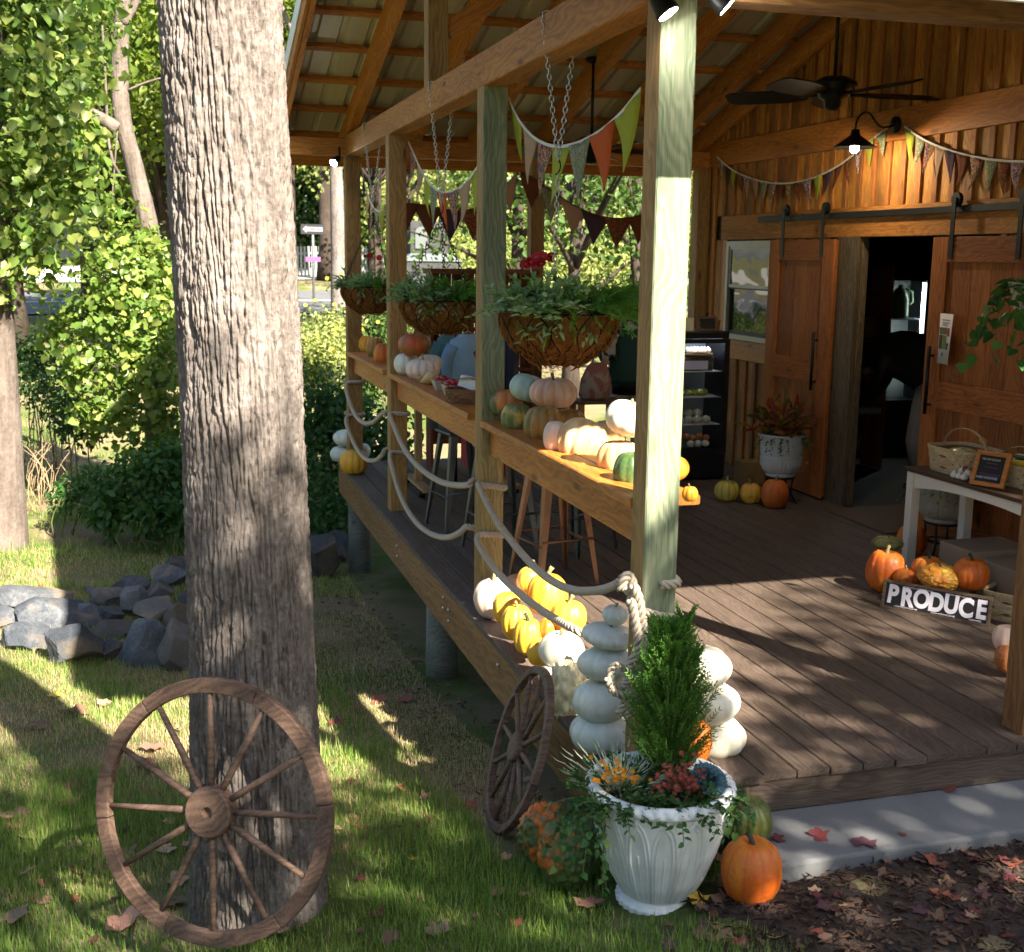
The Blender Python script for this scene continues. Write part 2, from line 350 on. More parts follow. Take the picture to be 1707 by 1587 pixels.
# beams: gable chord, two eave beams
board('gable_beam', (.07, -.02, ZB+BT/2), (.07, 7.69, ZB+BT/2), .145, BT, M['beam'], FS, c=.006)
board('eave_beam', (.1435, .07, ZB+.09), (3.79, .07, ZB+.09), .14, .18, M['fascia'], FS, c=.006)
board('eave_beam', (-.60, Y4+.075, ZB+.082), (3.79, Y4+.075, ZB+.082), .14, .16, M['roofwood'], FS, c=.006)
board('eave_beam', (-.60, .075, ZB+.085), (-.004, .075, ZB+.085), .14, .16, M['roofwood'], FS, c=.006)
board('king_post', (.07, RY+.12, ZB+BT), (.07, RY+.12, zrb(RY)+.05), .135, .135, M['post'], FS, up=(1, 0, 0), c=.005)
board('ridge_beam', (-.6, RY, zrb(RY)+.08), (3.79, RY, zrb(RY)+.08), .045, .26, M['roofwood'], FS)
board('king_brace', (.14, RY+.12, ZB+BT+.35), (1.2, RY+.06, zrb(RY)-.05), .09, .11, M['roofwood'], FS)
# roof: rafters, purlins, ribbed sheets
n = NT('roof_sheet_underside'); v = n.coord(); a = n.noise(n.mapv(v, (6, .4, 1)), 3, 4)
M['sheet'] = n.end(n.mix(a, (.46, .43, .30), (.62, .58, .43)), .5, .25)
M['drip'] = plain('white_drip_edge', (.72, .72, .70), .4, .1)
roofp = MB().box((-.62, RY-.05, zrb(RY)+.32), (3.9, RY+.05, zrb(RY)+.345)).build('ridge_cap', M['drip'], FS)
EX = .62
for side in (1, -1):
    ye = (7.6+EX) if side > 0 else (.07-EX-.05)
    for i, x in enumerate([-.57, .07, .72, 1.38, 2.04, 2.70, 3.36, 3.72]):
        w = .045 if i in (0, 7) else .09
        z1 = zrb(ye)
        board('rafter', (x, ye, z1+.10), (x, RY+.02*side, zrb(RY)+.10), w, .20, M['roofwood'], roofp)
    ys = np.linspace(ye-.03*side, RY+.15*side, 8)
    for y in ys:
        z = zrb(y)+.222
        board('purlin', (-.56, y, z), (3.78, y, z), .085, .038, M['roofwood'], roofp, up=(0, SL*side, 1))
    # sheets .92 wide with five raised ribs
    prof = []
    for k in range(4):
        b = k*.23; prof += [(b, 0), (b+.15, 0), (b+.168, .022), (b+.205, .022), (b+.222, 0)]
    prof.append((.92, 0))
    for k in range(5):
        x0 = -.63+k*.92
        if x0 > 3.7: break
        V = []; 
        for yy, zz in ((ye+.03*side, zrb(ye)+.245-.009), (RY, zrb(RY)+.245)):
            V += [(min(x0+px, 3.88), yy, zz+pz) for px, pz in prof]
        m = len(prof); F = [(j, j+1, m+j+1, m+j) for j in range(m-1)]
        o = MB().add(V, F).build('roof_panel', M['sheet'], roofp); sd = o.modifiers.new('s', 'SOLIDIFY'); sd.thickness = .0015; sd.offset = 1
    board('eave_fascia', (-.6, ye+.012*side, zrb(ye)+.08), (3.85, ye+.012*side, zrb(ye)+.08), .024, .30, M['roofwood'] if side > 0 else M['drip'], roofp)
    board('barge_board', (-.612, ye, zrb(ye)+.11), (-.612, RY, zrb(RY)+.11), .03, .22, M['roofwood'], roofp)
    board('drip_edge', (-.634, ye, zrb(ye)+.18), (-.634, RY, zrb(RY)+.18), .012, .15, M['drip'], roofp)
# ---- the wall of boards and battens
wallp = MB().box((WX+.03, 4.66, 0), (WX+.07, 8.0, 3.3)).box((WX+.03, -.5, 0), (WX+.07, 3.0, 3.2)).box((WX+.03, 3.0, 2.25), (WX+.07, 4.66, 3.3)).box((WX+.03, .4, 3.3), (WX+.07, 7.3, 3.75)).box((WX+.03, 1.6, 3.75), (WX+.07, 6.1, 4.15)).build('wall', M['jamb'], FS)
WY0, WY1 = 6.06, 7.06; WZ0, WZ1 = 1.27, 2.235
M['batten'] = wood('wall_batten', (.16, .05, .012), (.30, .11, .024), (.42, .19, .05), var=.25)
def blocks(ya, yb):
    """z ranges kept clear in the wall between ya and yb"""
    out = [(2.25, 2.49)] if yb > .2 and ya < 7.2 else []
    if yb > WY0 and ya < WY1: out = [(WZ0-.2, 2.49)]
    if yb > 3.05 and ya < 4.955: out = [(-.1, 2.49)]
    if yb > -.4: out.append((2.98, 3.22))
    return out
def vertical(name, ya, yb, x, th, mat):
    ym = (ya+yb)/2; top = zrb(ym)+.2; z = 0.; segs = []
    for a, b in sorted(blocks(ya, yb)):
        if a > z: segs.append((z, a))
        z = max(z, b)
    if z < top: segs.append((z, top))
    for a, b in segs:
        if b-a > .03: board(name, (x, ym, a+.002), (x, ym, b-.002), yb-ya, th, mat, wallp, up=(1, 0, 0), c=.002)
for y in np.arange(-.4, 7.95, .205):
    vertical('wall_plank', y+.003, y+.202, WX+.012, .024, M['wallb']); vertical('batten', y-.03, y+.03, WX-.012, .022, M['batten'])
board('header_board', (WX-.012, 1.0, 2.37), (WX-.012, 7.2, 2.37), .03, .238, M['beam'], wallp)
board('tie_board', (WX-.014, -.4, 3.10), (WX-.014, 8.0, 3.10), .03, .235, M['shelf'], wallp)
board('rake_board', (WX-.03, 8.15, zrb(8.15)+.1), (WX-.03, RY, zrb(RY)+.1), .03, .18, M['shelf'], wallp)
board('sill_board', (WX-.012, WY0-.05, WZ0-.1), (WX-.012, WY1+.12, WZ0-.1), .03, .19, M['shelf'], wallp)
board('jamb_board', (WX-.02, 4.80, 0), (WX-.02, 4.80, 2.25), .31, .04, M['jamb'], wallp, up=(1, 0, 0))
board('jamb_edge', (WX+.035, 4.652, 0), (WX+.035, 4.652, 2.25), .03, .06, M['jamb'], wallp, up=(1, 0, 0))
for yy in (WY1+.06, WY0-.03): board('window_trim', (WX-.008, yy, WZ0), (WX-.008, yy, 2.25), .11 if yy > 7 else .05, .03, M['shelf'], wallp, up=(1, 0, 0))
# window: aluminium frame, two sashes with panes
M['alu'] = plain('window_aluminium', (.22, .22, .20), .4, .5)
n = NT('window_glass'); v = n.coord(); n.bump(n.noise(v, 3.5, 1, .4), .12, .05); n.b.inputs['Transmission Weight'].default_value = .35; n.b.inputs['IOR'].default_value = 1.5
M['glass'] = n.end((.015, .018, .016), .03, 0, .55)
def frame(name, y0, y1, z0, z1, x, t, d, mat, parent):
    mb = MB(); mb.box((x, y0, z0), (x+d, y1, z0+t)); mb.box((x, y0, z1-t), (x+d, y1, z1)); mb.box((x, y0, z0+t), (x+d, y0+t, z1-t)); mb.box((x, y1-t, z0+t), (x+d, y1, z1-t))
    return mb.build(name, mat, parent)
win = frame('window', WY0, WY1, WZ0, WZ1, WX-.03, .05, .07, M['alu'], FS)
frame('upper_sash', WY0+.05, WY1-.05, 1.78, WZ1-.05, WX-.018, .03, .02, M['alu'], win); frame('lower_sash', WY0+.05, WY1-.05, WZ0+.05, 1.80, WX+.004, .035, .02, M['dark'], win)
for a, b, x in ((1.81, WZ1-.08, WX-.008), (WZ0+.085, 1.765, WX+.014)): MB().box((x, WY0+.08, a), (x+.004, WY1-.08, b)).build('pane', M['glass'], win)
# sliding doors
def sliding(y0, y1, planks, hy):
    z1 = 2.235; x = WX-.075; dm = M['door']
    d = MB().box((x+.012, y0+.01, .03), (x+.02, y1-.01, z1-.01)).build('sliding_door', dm, FS)
    n_ = planks; w = (y1-y0-.02)/n_
    for i in range(n_): board('door_plank', (x+.004, y0+.01+w*(i+.5), .03), (x+.004, y0+.01+w*(i+.5), z1-.01), w-.004, .016, dm, d, up=(1, 0, 0), c=.002)
    for yy in (y0+.09, y1-.09): board('stile', (x-.016, yy, .02), (x-.016, yy, z1), .18, .022, dm, d, up=(1, 0, 0))
    for zz, h in ((.11, .18), (1.10, .20), (z1-.09, .18)): board('rail', (x-.015, y0+.181, zz), (x-.015, y1-.181, zz), .02, h, dm, d)
    mb = MB(); mb.tube([(x-.07, hy, .95), (x-.07, hy, 1.45)], .014, 8); mb.tube([(x-.07, hy, 1.02), (x-.026, hy, 1.02)], .01, 6); mb.tube([(x-.07, hy, 1.38), (x-.026, hy, 1.38)], .01, 6); mb.build('handle', M['dark'], d)
    return d
dl = sliding(4.90, 6.02, 5, 5.08); dr = sliding(2.25, 3.55, 6, 3.44)
track = board('door_track', (WX-.06, 1.6, 2.43), (WX-.06, 6.35, 2.43), .012, .05, M['dark'], FS)
for d, ys in ((dl, (5.78, 5.10)), (dr, (3.33, 2.62))):
    for y in ys:
        mb = MB(); mb.box((WX-.11, y-.022, 2.08), (WX-.102, y+.022, 2.50)); mb.box((WX-.11, y-.022, 2.50), (WX-.05, y+.022, 2.508))
        th = np.linspace(0, 2*math.pi, 17)[:-1]; mb.add([(xx, y+.05*math.cos(t), 2.495+.05*math.sin(t)) for xx in (WX-.098, WX-.068) for t in th], [(j, (j+1) % 16, 16+(j+1) % 16, 16+j) for j in range(16)]+[tuple(range(16))[::-1], tuple(range(16, 32))])
        mb.build('hanger_strap', M['dark'], d)
# dark shop room behind the doorway
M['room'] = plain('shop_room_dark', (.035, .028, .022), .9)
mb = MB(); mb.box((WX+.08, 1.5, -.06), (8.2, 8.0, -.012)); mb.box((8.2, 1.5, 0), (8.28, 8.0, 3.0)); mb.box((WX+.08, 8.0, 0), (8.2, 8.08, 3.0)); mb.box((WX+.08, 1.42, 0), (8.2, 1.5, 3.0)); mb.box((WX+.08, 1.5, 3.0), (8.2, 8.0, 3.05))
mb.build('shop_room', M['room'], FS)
# bar shelf: plank and apron between the posts
ZS = 1.128
for a, b in ((-.03, Y2+.02), (Y2+.12, Y3+.02), (Y3+.12, Y4+.02)):
    board('bar_top', (.2165, a+.17, ZS-.02), (.2165, b+.115, ZS-.02), .153, .04, M['shelf'], FS, c=.006)
    board('bar_top', (.066, a+.172, ZS-.0205), (.066, b-.022, ZS-.0205), .146, .04, M['shelf'], FS, c=.006)
    board('bar_apron', (.075, a+.175, ZS-.125), (.075, b-.025, ZS-.125), .04, .165, M['shelf'], FS, c=.004)
board('bar_top', (3.7, Y4+.07, ZS-.02), (.33, Y4+.07, ZS-.02), .35, .04, M['shelf'], FS, c=.005)
# ------------------------------------------------------------------ leaf cards and plants
SHP = {'lance': (np.array([(0, 0, 0), (.3, .5, .10), (.72, .42, .06), (1, 0, -.10), (.72, -.42, .06), (.3, -.5, .10)]), np.array([(0, 3, 2, 1), (0, 5, 4, 3)])),
       'heart': (np.array([(0, 0, 0), (-.14, .30, .10), (.22, .56, .14), (.66, .36, .05), (1, 0, -.12), (.66, -.36, .05), (.22, -.56, .14), (-.14, -.30, .10)]), np.array([(0, 4, 3, 2, 1), (0, 7, 6, 5, 4)])),
       'blade': (np.array([(0, -.5, 0), (0, .5, 0), (.55, .35, .06), (.55, -.35, .06), (1, .02, -.05), (1, -.02, -.05)]), np.array([(0, 3, 2, 1), (3, 5, 4, 2)]))}
def unit(a): return a/(np.linalg.norm(a, axis=-1, keepdims=True)+1e-9)
def cards(P, D, N, L, W, shape='lance'):
    T, F = SHP[shape]; P = np.asarray(P, float); k = len(P); D = unit(np.asarray(D, float)); N = np.asarray(N, float)
    S = unit(np.cross(N, D)); N = np.cross(D, S); L = np.broadcast_to(L, (k,))[:, None, None]; W = np.broadcast_to(W, (k,))[:, None, None]
    V = P[:, None]+D[:, None]*T[None, :, :1]*L+S[:, None]*T[None, :, 1:2]*W+N[:, None]*T[None, :, 2:]*L
    FF = (F[None]+(np.arange(k)*len(T))[:, None, None]).reshape(-1, F.shape[1]); return V.reshape(-1, 3), FF
def cards_obj(name, P, D, N, L, W, shape, mat, parent=None, loc=None):
    V, F = cards(P, D, N, L, W, shape)
    if loc is not None: V = V-np.asarray(loc)
    return link(name, npmesh(name, V, F, True), mat, parent, loc)
def rdir(k, up=0.): 
    d = rng.normal(size=(k, 3)); d[:, 2] += up; return unit(d)
def stems(n, origin, rad, length, rise, droop, leaves, seed=0, arc=(0, 6.283)):
    """arching stems from a crown; returns stem paths and leaf bases/directions"""
    g = np.random.default_rng(seed); paths = []; P = []; D = []
    for i in range(n):
        a = g.uniform(*arc); r0 = rad*math.sqrt(g.uniform(0, 1)); o = np.asarray(origin)+(r0*math.cos(a), r0*math.sin(a), 0)
        Ls = length*g.uniform(.55, 1.15); out = np.array([math.cos(a), math.sin(a), 0]); el = g.uniform(.3, 1)*rise
        t = np.linspace(0, 1, 7); pth = o+np.outer(t*Ls*math.cos(el), out)+np.outer(t*Ls*math.sin(el)-droop*Ls*t*t*(1.2-el/2), (0, 0, 1)); paths.append(pth)
        tt = np.linspace(.12, 1, leaves); q = np.stack([np.interp(tt, t, pth[:, k]) for k in range(3)], 1); tan = unit(np.gradient(q, axis=0))
        sd = np.cross(tan, (0, 0, 1.)); sg = np.where(np.arange(leaves) % 2, 1, -1)[:, None]
        P.append(q); D.append(tan*.6+sd*sg*.9+g.normal(size=q.shape)*.25+np.array([0, 0, .15]))
    return paths, np.concatenate(P), np.concatenate(D)
def shrub(name, origin, rad, length, rise, droop, n, leaves, L, W, shape, lm, sm, label=None, cat='plant', seed=0, stem_r=.003, group=None, arc=(0, 6.283)):
    paths, P, D = stems(n, origin, rad, length, rise, droop, leaves, seed, arc); g = np.random.default_rng(seed+1)
    root = empty(name, origin, label, cat, group)
    mb = MB()
    for p in paths: mb.tube(rel(root, p), np.linspace(stem_r, stem_r*.4, len(p)), 4, False)
    mb.build('stems', sm, root)
    N = np.array([0, 0, 1.])+g.normal(size=P.shape)*.45
    o = cards_obj('foliage', P-np.asarray(origin), D, N, L*g.uniform(.6, 1.2, len(P)), W*g.uniform(.7, 1.2, len(P)), shape, lm, root); o['kind'] = 'stuff'
    return root
def fronds(name, origin, spec, lm, sm, label, cat='plant', blade=.03, bw=.006, per=26, seed=0, parent=None):
    """feathery sprays: spec = list of (base, direction, length, droop)"""
    g = np.random.default_rng(seed); P = []; D = []; N = []; root = empty(name, origin, label, cat); mb = MB()
    for b, d, L, dr in spec:
        t = np.linspace(0, 1, per); pth = np.asarray(b)+np.outer(t*L, d)-np.outer(dr*L*t*t, (0, 0, 1)); tan = unit(np.gradient(pth, axis=0)); s = unit(np.cross(tan, g.normal(size=3)))
        for sg in (1, -1): P.append(pth); D.append(tan*.9+s*sg*.8+g.normal(size=pth.shape)*.18); N.append(np.cross(tan, s)+g.normal(size=pth.shape)*.3)
        mb.tube(rel(root, pth[::5]), np.linspace(.0022, .0008, len(pth[::5])), 3, False)
    mb.build('stems', sm, root); P = np.concatenate(P)-np.asarray(origin); D = np.concatenate(D); N = np.concatenate(N)
    o = cards_obj('foliage', P, D, N, blade*g.uniform(.6, 1.2, len(P)), bw, 'lance', lm, root); o['kind'] = 'stuff'; return root
M['stem'] = plain('plant_stem', (.10, .11, .035), .7)
M['sage'] = leafmat('sage_leaves', [(.18, .32, .12), (.28, .43, .21), (.40, .54, .33)], .35, .6)
M['fern'] = leafmat('feathery_green', [(.08, .24, .03), (.15, .37, .055), (.27, .50, .09)], .4)
M['thuja'] = leafmat('thuja_green', [(.06, .17, .025), (.11, .26, .04), (.21, .38, .07)], .35)
M['ivyl'] = leafmat('trailing_ivy_leaves', [(.03, .10, .025), (.06, .17, .04), (.16, .30, .06)], .3)
M['mumg'] = leafmat('mum_leaves', [(.03, .09, .02), (.06, .14, .035)], .3)
M['variegated'] = leafmat('variegated_blades', [(.25, .36, .20), (.45, .52, .36), (.65, .68, .52)], .3)
M['redleaf'] = leafmat('croton_leaves', [(.22, .03, .03), (.05, .15, .03), (.36, .02, .03), (.05, .13, .03), (.45, .28, .05), (.06, .16, .03), (.30, .03, .03)], .35, .45, .05)

# ------------------------------------------------------------------ pumpkins
def pmat(name, main, alt=None, groove=None, scale=3., thr=(.45, .6), speck=None, rough=.48, gs=.5):
    n = NT(name); v = n.coord(); off = n.n('VectorMath', operation='ADD'); n.put(off.inputs[0], v); cx = n.n('CombineXYZ'); n.put(cx.inputs[0], n.math('MULTIPLY', n.rnd(), 50.)); n.put(off.inputs[1], cx.outputs[0]); p = off.outputs[0]
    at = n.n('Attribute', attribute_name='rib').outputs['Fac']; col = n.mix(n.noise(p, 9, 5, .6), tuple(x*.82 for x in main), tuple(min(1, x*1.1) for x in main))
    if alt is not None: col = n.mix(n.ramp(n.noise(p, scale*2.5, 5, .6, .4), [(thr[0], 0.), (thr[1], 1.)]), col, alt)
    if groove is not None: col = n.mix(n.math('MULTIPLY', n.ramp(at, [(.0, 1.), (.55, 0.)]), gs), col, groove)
    if speck is not None: col = n.mix(n.ramp(n.noise(p, 55, 3, .7), [(.66, 0.), (.72, .7)]), col, speck)
    col = n.mix(n.math('MULTIPLY', n.ramp(n.noise(p, 70, 4, .7), [(.5, 0.), (.8, 1.)]), .25), col, (.45, .36, .24))
    n.bump(n.noise(p, 60, 3), .08, .004); n.b.inputs['Subsurface Weight'].default_value = .0
    return n.end(col, rough, 0, .45)
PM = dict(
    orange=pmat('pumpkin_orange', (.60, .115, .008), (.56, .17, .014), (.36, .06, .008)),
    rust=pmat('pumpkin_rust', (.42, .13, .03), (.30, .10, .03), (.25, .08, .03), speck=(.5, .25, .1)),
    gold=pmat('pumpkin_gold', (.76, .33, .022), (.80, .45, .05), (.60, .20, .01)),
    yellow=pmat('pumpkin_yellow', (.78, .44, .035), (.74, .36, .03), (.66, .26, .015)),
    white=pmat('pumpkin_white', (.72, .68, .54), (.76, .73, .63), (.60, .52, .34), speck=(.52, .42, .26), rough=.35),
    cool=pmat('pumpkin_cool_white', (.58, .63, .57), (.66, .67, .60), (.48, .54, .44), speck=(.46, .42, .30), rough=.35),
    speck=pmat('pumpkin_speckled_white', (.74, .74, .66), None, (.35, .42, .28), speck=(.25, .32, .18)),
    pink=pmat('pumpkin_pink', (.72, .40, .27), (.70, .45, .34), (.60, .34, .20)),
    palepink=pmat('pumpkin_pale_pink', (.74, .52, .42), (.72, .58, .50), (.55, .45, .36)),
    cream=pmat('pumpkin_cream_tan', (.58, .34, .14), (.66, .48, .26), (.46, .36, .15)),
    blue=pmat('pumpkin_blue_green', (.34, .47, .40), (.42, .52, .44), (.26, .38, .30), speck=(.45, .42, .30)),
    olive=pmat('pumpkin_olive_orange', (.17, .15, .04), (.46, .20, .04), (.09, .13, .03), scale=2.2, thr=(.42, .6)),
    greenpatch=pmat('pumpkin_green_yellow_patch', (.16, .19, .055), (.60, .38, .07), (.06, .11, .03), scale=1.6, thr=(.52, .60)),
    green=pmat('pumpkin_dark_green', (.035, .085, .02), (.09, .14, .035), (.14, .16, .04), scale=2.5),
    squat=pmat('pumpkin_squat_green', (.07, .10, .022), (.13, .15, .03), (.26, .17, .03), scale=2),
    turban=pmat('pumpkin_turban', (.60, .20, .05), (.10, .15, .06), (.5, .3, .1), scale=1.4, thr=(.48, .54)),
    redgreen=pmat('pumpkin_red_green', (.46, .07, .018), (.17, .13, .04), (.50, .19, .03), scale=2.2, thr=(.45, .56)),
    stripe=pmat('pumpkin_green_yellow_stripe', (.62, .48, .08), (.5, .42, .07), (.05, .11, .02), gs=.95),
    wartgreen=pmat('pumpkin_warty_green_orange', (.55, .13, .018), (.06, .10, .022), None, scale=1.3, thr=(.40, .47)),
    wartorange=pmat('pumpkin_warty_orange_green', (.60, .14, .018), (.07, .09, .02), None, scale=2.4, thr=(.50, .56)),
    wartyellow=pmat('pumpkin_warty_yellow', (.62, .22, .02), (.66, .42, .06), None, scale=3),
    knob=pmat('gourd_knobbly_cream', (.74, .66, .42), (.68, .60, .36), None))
M['pstem'] = plain('pumpkin_stem', (.22, .19, .08), .8, 0, .3, 60, .5); M['dstem'] = plain('pumpkin_dark_stem', (.03, .045, .025), .7, 0, .3, 60, .4)
def pumpkin(px, py, w, h, sup, mat, label, ribs=10, dep=.10, stem=1, tilt=0., tdir=0., warts=0, wh=.05, name='pumpkin', group=None, cat='pumpkin', egg=0., dim=.18, seed=None, noise_lump=.03, place=None):
    seed = int(px*7+py*13) if seed is None else seed; g = np.random.default_rng(seed)
    kind, val = sup; c = None; rz = .08
    for _ in range(8):
        c = atz(px, py, val+rz) if kind == 'z' else (atx(px, py, val) if kind == 'x' else (aty(px, py, val) if kind == 'y' else None))
        if kind == 'g': q = ongr(px, py+h*.47); c = np.array([q[0], q[1], 0.]); c = atz(px, py, zg1(c[0], c[1])+rz)
        k = ppm(c); rx = w/2/k; d = c-CAMP; th = math.atan2(-d[2], math.hypot(d[0], d[1])); e = (h/2/k)**2-(rx*math.sin(th))**2
        rz = math.sqrt(max(e, (rx*.38)**2))/math.cos(th)
    nt = max(48, ribs*7) if warts == 0 else 128; nf = 26 if warts == 0 else 64
    t = np.linspace(0, 2*math.pi, nt, endpoint=False); f = np.linspace(-math.pi/2+.03, math.pi/2-.03, nf); Tt, Ff = np.meshgrid(t, f)
    rib = np.abs(np.sin(Tt*ribs/2+.3*g.uniform()))**.75; cf = np.cos(Ff); s = np.sin(Ff)
    amp = 1-dep*(1-rib)*np.clip(cf*1.6, 0, 1); rho = np.sign(cf)*np.abs(cf)**.85*amp
    X = rx*rho*np.cos(Tt); Y = rx*rho*np.sin(Tt); Z = rz*(s-np.sign(s)*dim*np.exp(-(cf/.34)**2)); 
    if egg: X *= 1-egg*s; Y *= 1-egg*s
    Vv = np.c_[X.ravel(), Y.ravel(), Z.ravel()]
    Vv *= (1+noise_lump*fbm(Vv/rx*.9+seed % 97, 2))[:, None]
    if warts:
        D0 = unit(Vv/np.array([rx, rx, rz])); Wc = rdir(warts); Wc_r = rng.uniform(.5, 1.2, warts); acc = np.zeros(len(Vv))
        sig = wh*.62
        for q, rr in zip(Wc, Wc_r): acc = np.maximum(acc, rr*np.exp(-((D0-q)**2).sum(1)/(2*(sig*rr)**2)))
        Vv *= (1+wh*acc)[:, None]
    Fq = [((i*nt+j), i*nt+(j+1) % nt, (i+1)*nt+(j+1) % nt, (i+1)*nt+j) for i in range(nf-1) for j in range(nt)]
    F = np.array(Fq); me = npmesh('pumpkin_body', Vv, F, True)
    import bmesh as _b
    caps = _b.new(); caps.from_mesh(me); caps.verts.ensure_lookup_table()
    try: caps.faces.new([caps.verts[j] for j in range(nt)][::-1]); caps.faces.new([caps.verts[(nf-1)*nt+j] for j in range(nt)])
    except Exception: pass
    caps.to_mesh(me); caps.free()
    for p in me.polygons: p.use_smooth = True
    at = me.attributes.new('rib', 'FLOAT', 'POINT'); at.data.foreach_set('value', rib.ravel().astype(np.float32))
    zmin = Vv[:, 2].min()
    if kind in 'zg': c = np.array([c[0], c[1], (val if kind == 'z' else zg1(c[0], c[1])-.01)-zmin*math.cos(tilt)])
    root = empty(name, c+np.array([0, 0, zmin]), label, cat, group); root.rotation_euler = (0, 0, g.uniform(0, 6))
    body = link('body', me, PM[mat], root, (0, 0, -zmin))
    if stem:
        mb = MB(); hz = rz*(1-dim); L = min(.044, rz*.44)*(stem if stem <= 1.3 else .95); a = g.uniform(0, 6)
        path = [(L*.5*u*u*math.cos(a), L*.5*u*u*math.sin(a), hz-.012+u*(L+.012)) for u in np.linspace(0, 1, 6)]
        mb.tube(path, np.array([.34, .26, .21, .2, .21, .25])*L*1.15, 6); mb.build('stem', M['dstem'] if stem > 1.3 else M['pstem'], root, (0, 0, -zmin))
    if tilt:
        root.rotation_euler = (0, 0, 0); Rm = Matrix.Rotation(tilt, 3, Vector((math.cos(tdir), math.sin(tdir), 0)))
        root.matrix_basis = Matrix.Translation(Vector(c))@Rm.to_4x4()@Matrix.Translation(Vector((0, 0, zmin)))
    return root
S1 = ('z', ZS); DK = ('z', 0.); GR = ('g', 0)
gA = 'pumpkins on the bar shelf'; gB = 'pumpkins piled on the sunny deck edge'; gC = 'pumpkins under the produce table'
# shelf bay nearest the front
pumpkin(843, 671, 60, 48, ('x', .14), 'turban', 'orange and green turban pumpkin at left end of the shelf stack', 9, group=gA, stem=0)
pumpkin(861, 698, 54, 56, ('x', .12), 'greenpatch', 'green pumpkin with yellow patch under the blue pumpkin', 10, group=gA, stem=0)
pumpkin(905, 708, 66, 68, ('x', .15), 'olive', 'olive and orange ribbed pumpkin below the pink pumpkin', 11, .16, group=gA, stem=0)
pumpkin(947, 704, 62, 48, ('x', .42), 'olive', 'dark olive pumpkin behind the big tan pumpkin', 10, .14, group=gA, stem=0)
pumpkin(880, 647, 64, 48, ('x', .2), 'blue', 'pale blue-green pumpkin on top, left of the pink one', 9, group=gA, stem=0, tilt=.25, tdir=1)
pumpkin(922, 655, 82, 54, ('x', .27), 'pink', 'pink ribbed pumpkin sitting on top of the green pumpkins', 12, .13, group=gA, dim=.22)
pumpkin(926, 728, 42, 58, ('x', .09), 'palepink', 'small pale pumpkin left of the big tan pumpkin', 8, .06, group=gA, stem=0)
pumpkin(970, 738, 88, 84, ('x', .20), 'cream', 'big sunlit tan pumpkin with deep ribs on the bar shelf', 11, .16, group=gA, stem=0, tilt=.5, tdir=2)
pumpkin(1013, 727, 62, 58, ('x', .36), 'cream', 'tan pumpkin behind, partly hidden by the white one on top', 10, .12, group=gA, stem=0)
pumpkin(1046, 697, 76, 60, ('x', .24), 'white', 'white pumpkin lying on its side on top, beside the green post', 9, .08, group=gA, tilt=.35, tdir=.8, stem=.7)
pumpkin(1031, 765, 76, 68, ('x', .21), 'cream', 'cream pink pumpkin between the tan and the dark green ones', 9, .12, group=gA, stem=0)
pumpkin(1054, 786, 66, 70, ('x', .15), 'green', 'dark green pumpkin against the front corner post', 10, .08, group=gA, stem=0)
pumpkin(1122, 781, 54, 44, ('x', .26), 'yellow', 'yellow squash peeking out right of the front corner post', 10, group=gA, stem=0)
pumpkin(1150, 822, 27, 28, S1, 'gold', 'tiny orange pumpkin on the sunlit end of the bar shelf', 8, .12, group=gA)
# middle bay
pumpkin(691, 574, 56, 40, ('x', .16), 'redgreen', 'red and green mottled pumpkin on top, above the white ones', 10, .05, group=gA, dim=.1)
pumpkin(678, 607, 44, 40, ('x', .12), 'speck', 'white pumpkin with green specks left of the pale pink one', 9, .07, group=gA, stem=0)
pumpkin(716, 606, 44, 32, ('x', .36), 'speck', 'speckled white pumpkin behind the pale pink one', 9, .07, group=gA, stem=0)
pumpkin(705, 616, 58, 40, ('x', .18), 'palepink', 'pale pink flat pumpkin with stem in the middle bay', 12, .12, group=gA)
# far bay
pumpkin(597, 568, 22, 30, ('x', .16), 'redgreen', 'orange green gourd nearest the far corner post', 9, group=gA, stem=0)
pumpkin(610, 574, 28, 32, ('x', .18), 'gold', 'yellow orange pumpkin second in the far bay', 10, group=gA, stem=0)
pumpkin(625, 580, 30, 38, ('x', .17), 'olive', 'olive orange pumpkin third in the far bay', 10, .14, group=gA, stem=0)
pumpkin(640, 592, 36, 44, ('x', .15), 'orange', 'orange red pumpkin nearest the camera in the far bay', 10, .1, group=gA, stem=0)
# far corner of the deck
pumpkin(590, 767, 48, 44, DK, 'yellow', 'yellow pumpkin on the far corner of the deck', 12, .09)
pumpkin(573, 757, 46, 30, ('x', .03), 'cool', 'white pumpkin left behind the yellow one on the deck corner', 9, .05, stem=0)
pumpkin(603, 752, 30, 28, ('x', .16), 'cool', 'white pumpkin right behind the yellow one on the deck corner', 9, .05, stem=0)
pumpkin(580, 730, 50, 30, ('x', .07), 'cool', 'flat white pumpkin on top of the deck corner pile', 9, .08, stem=0)
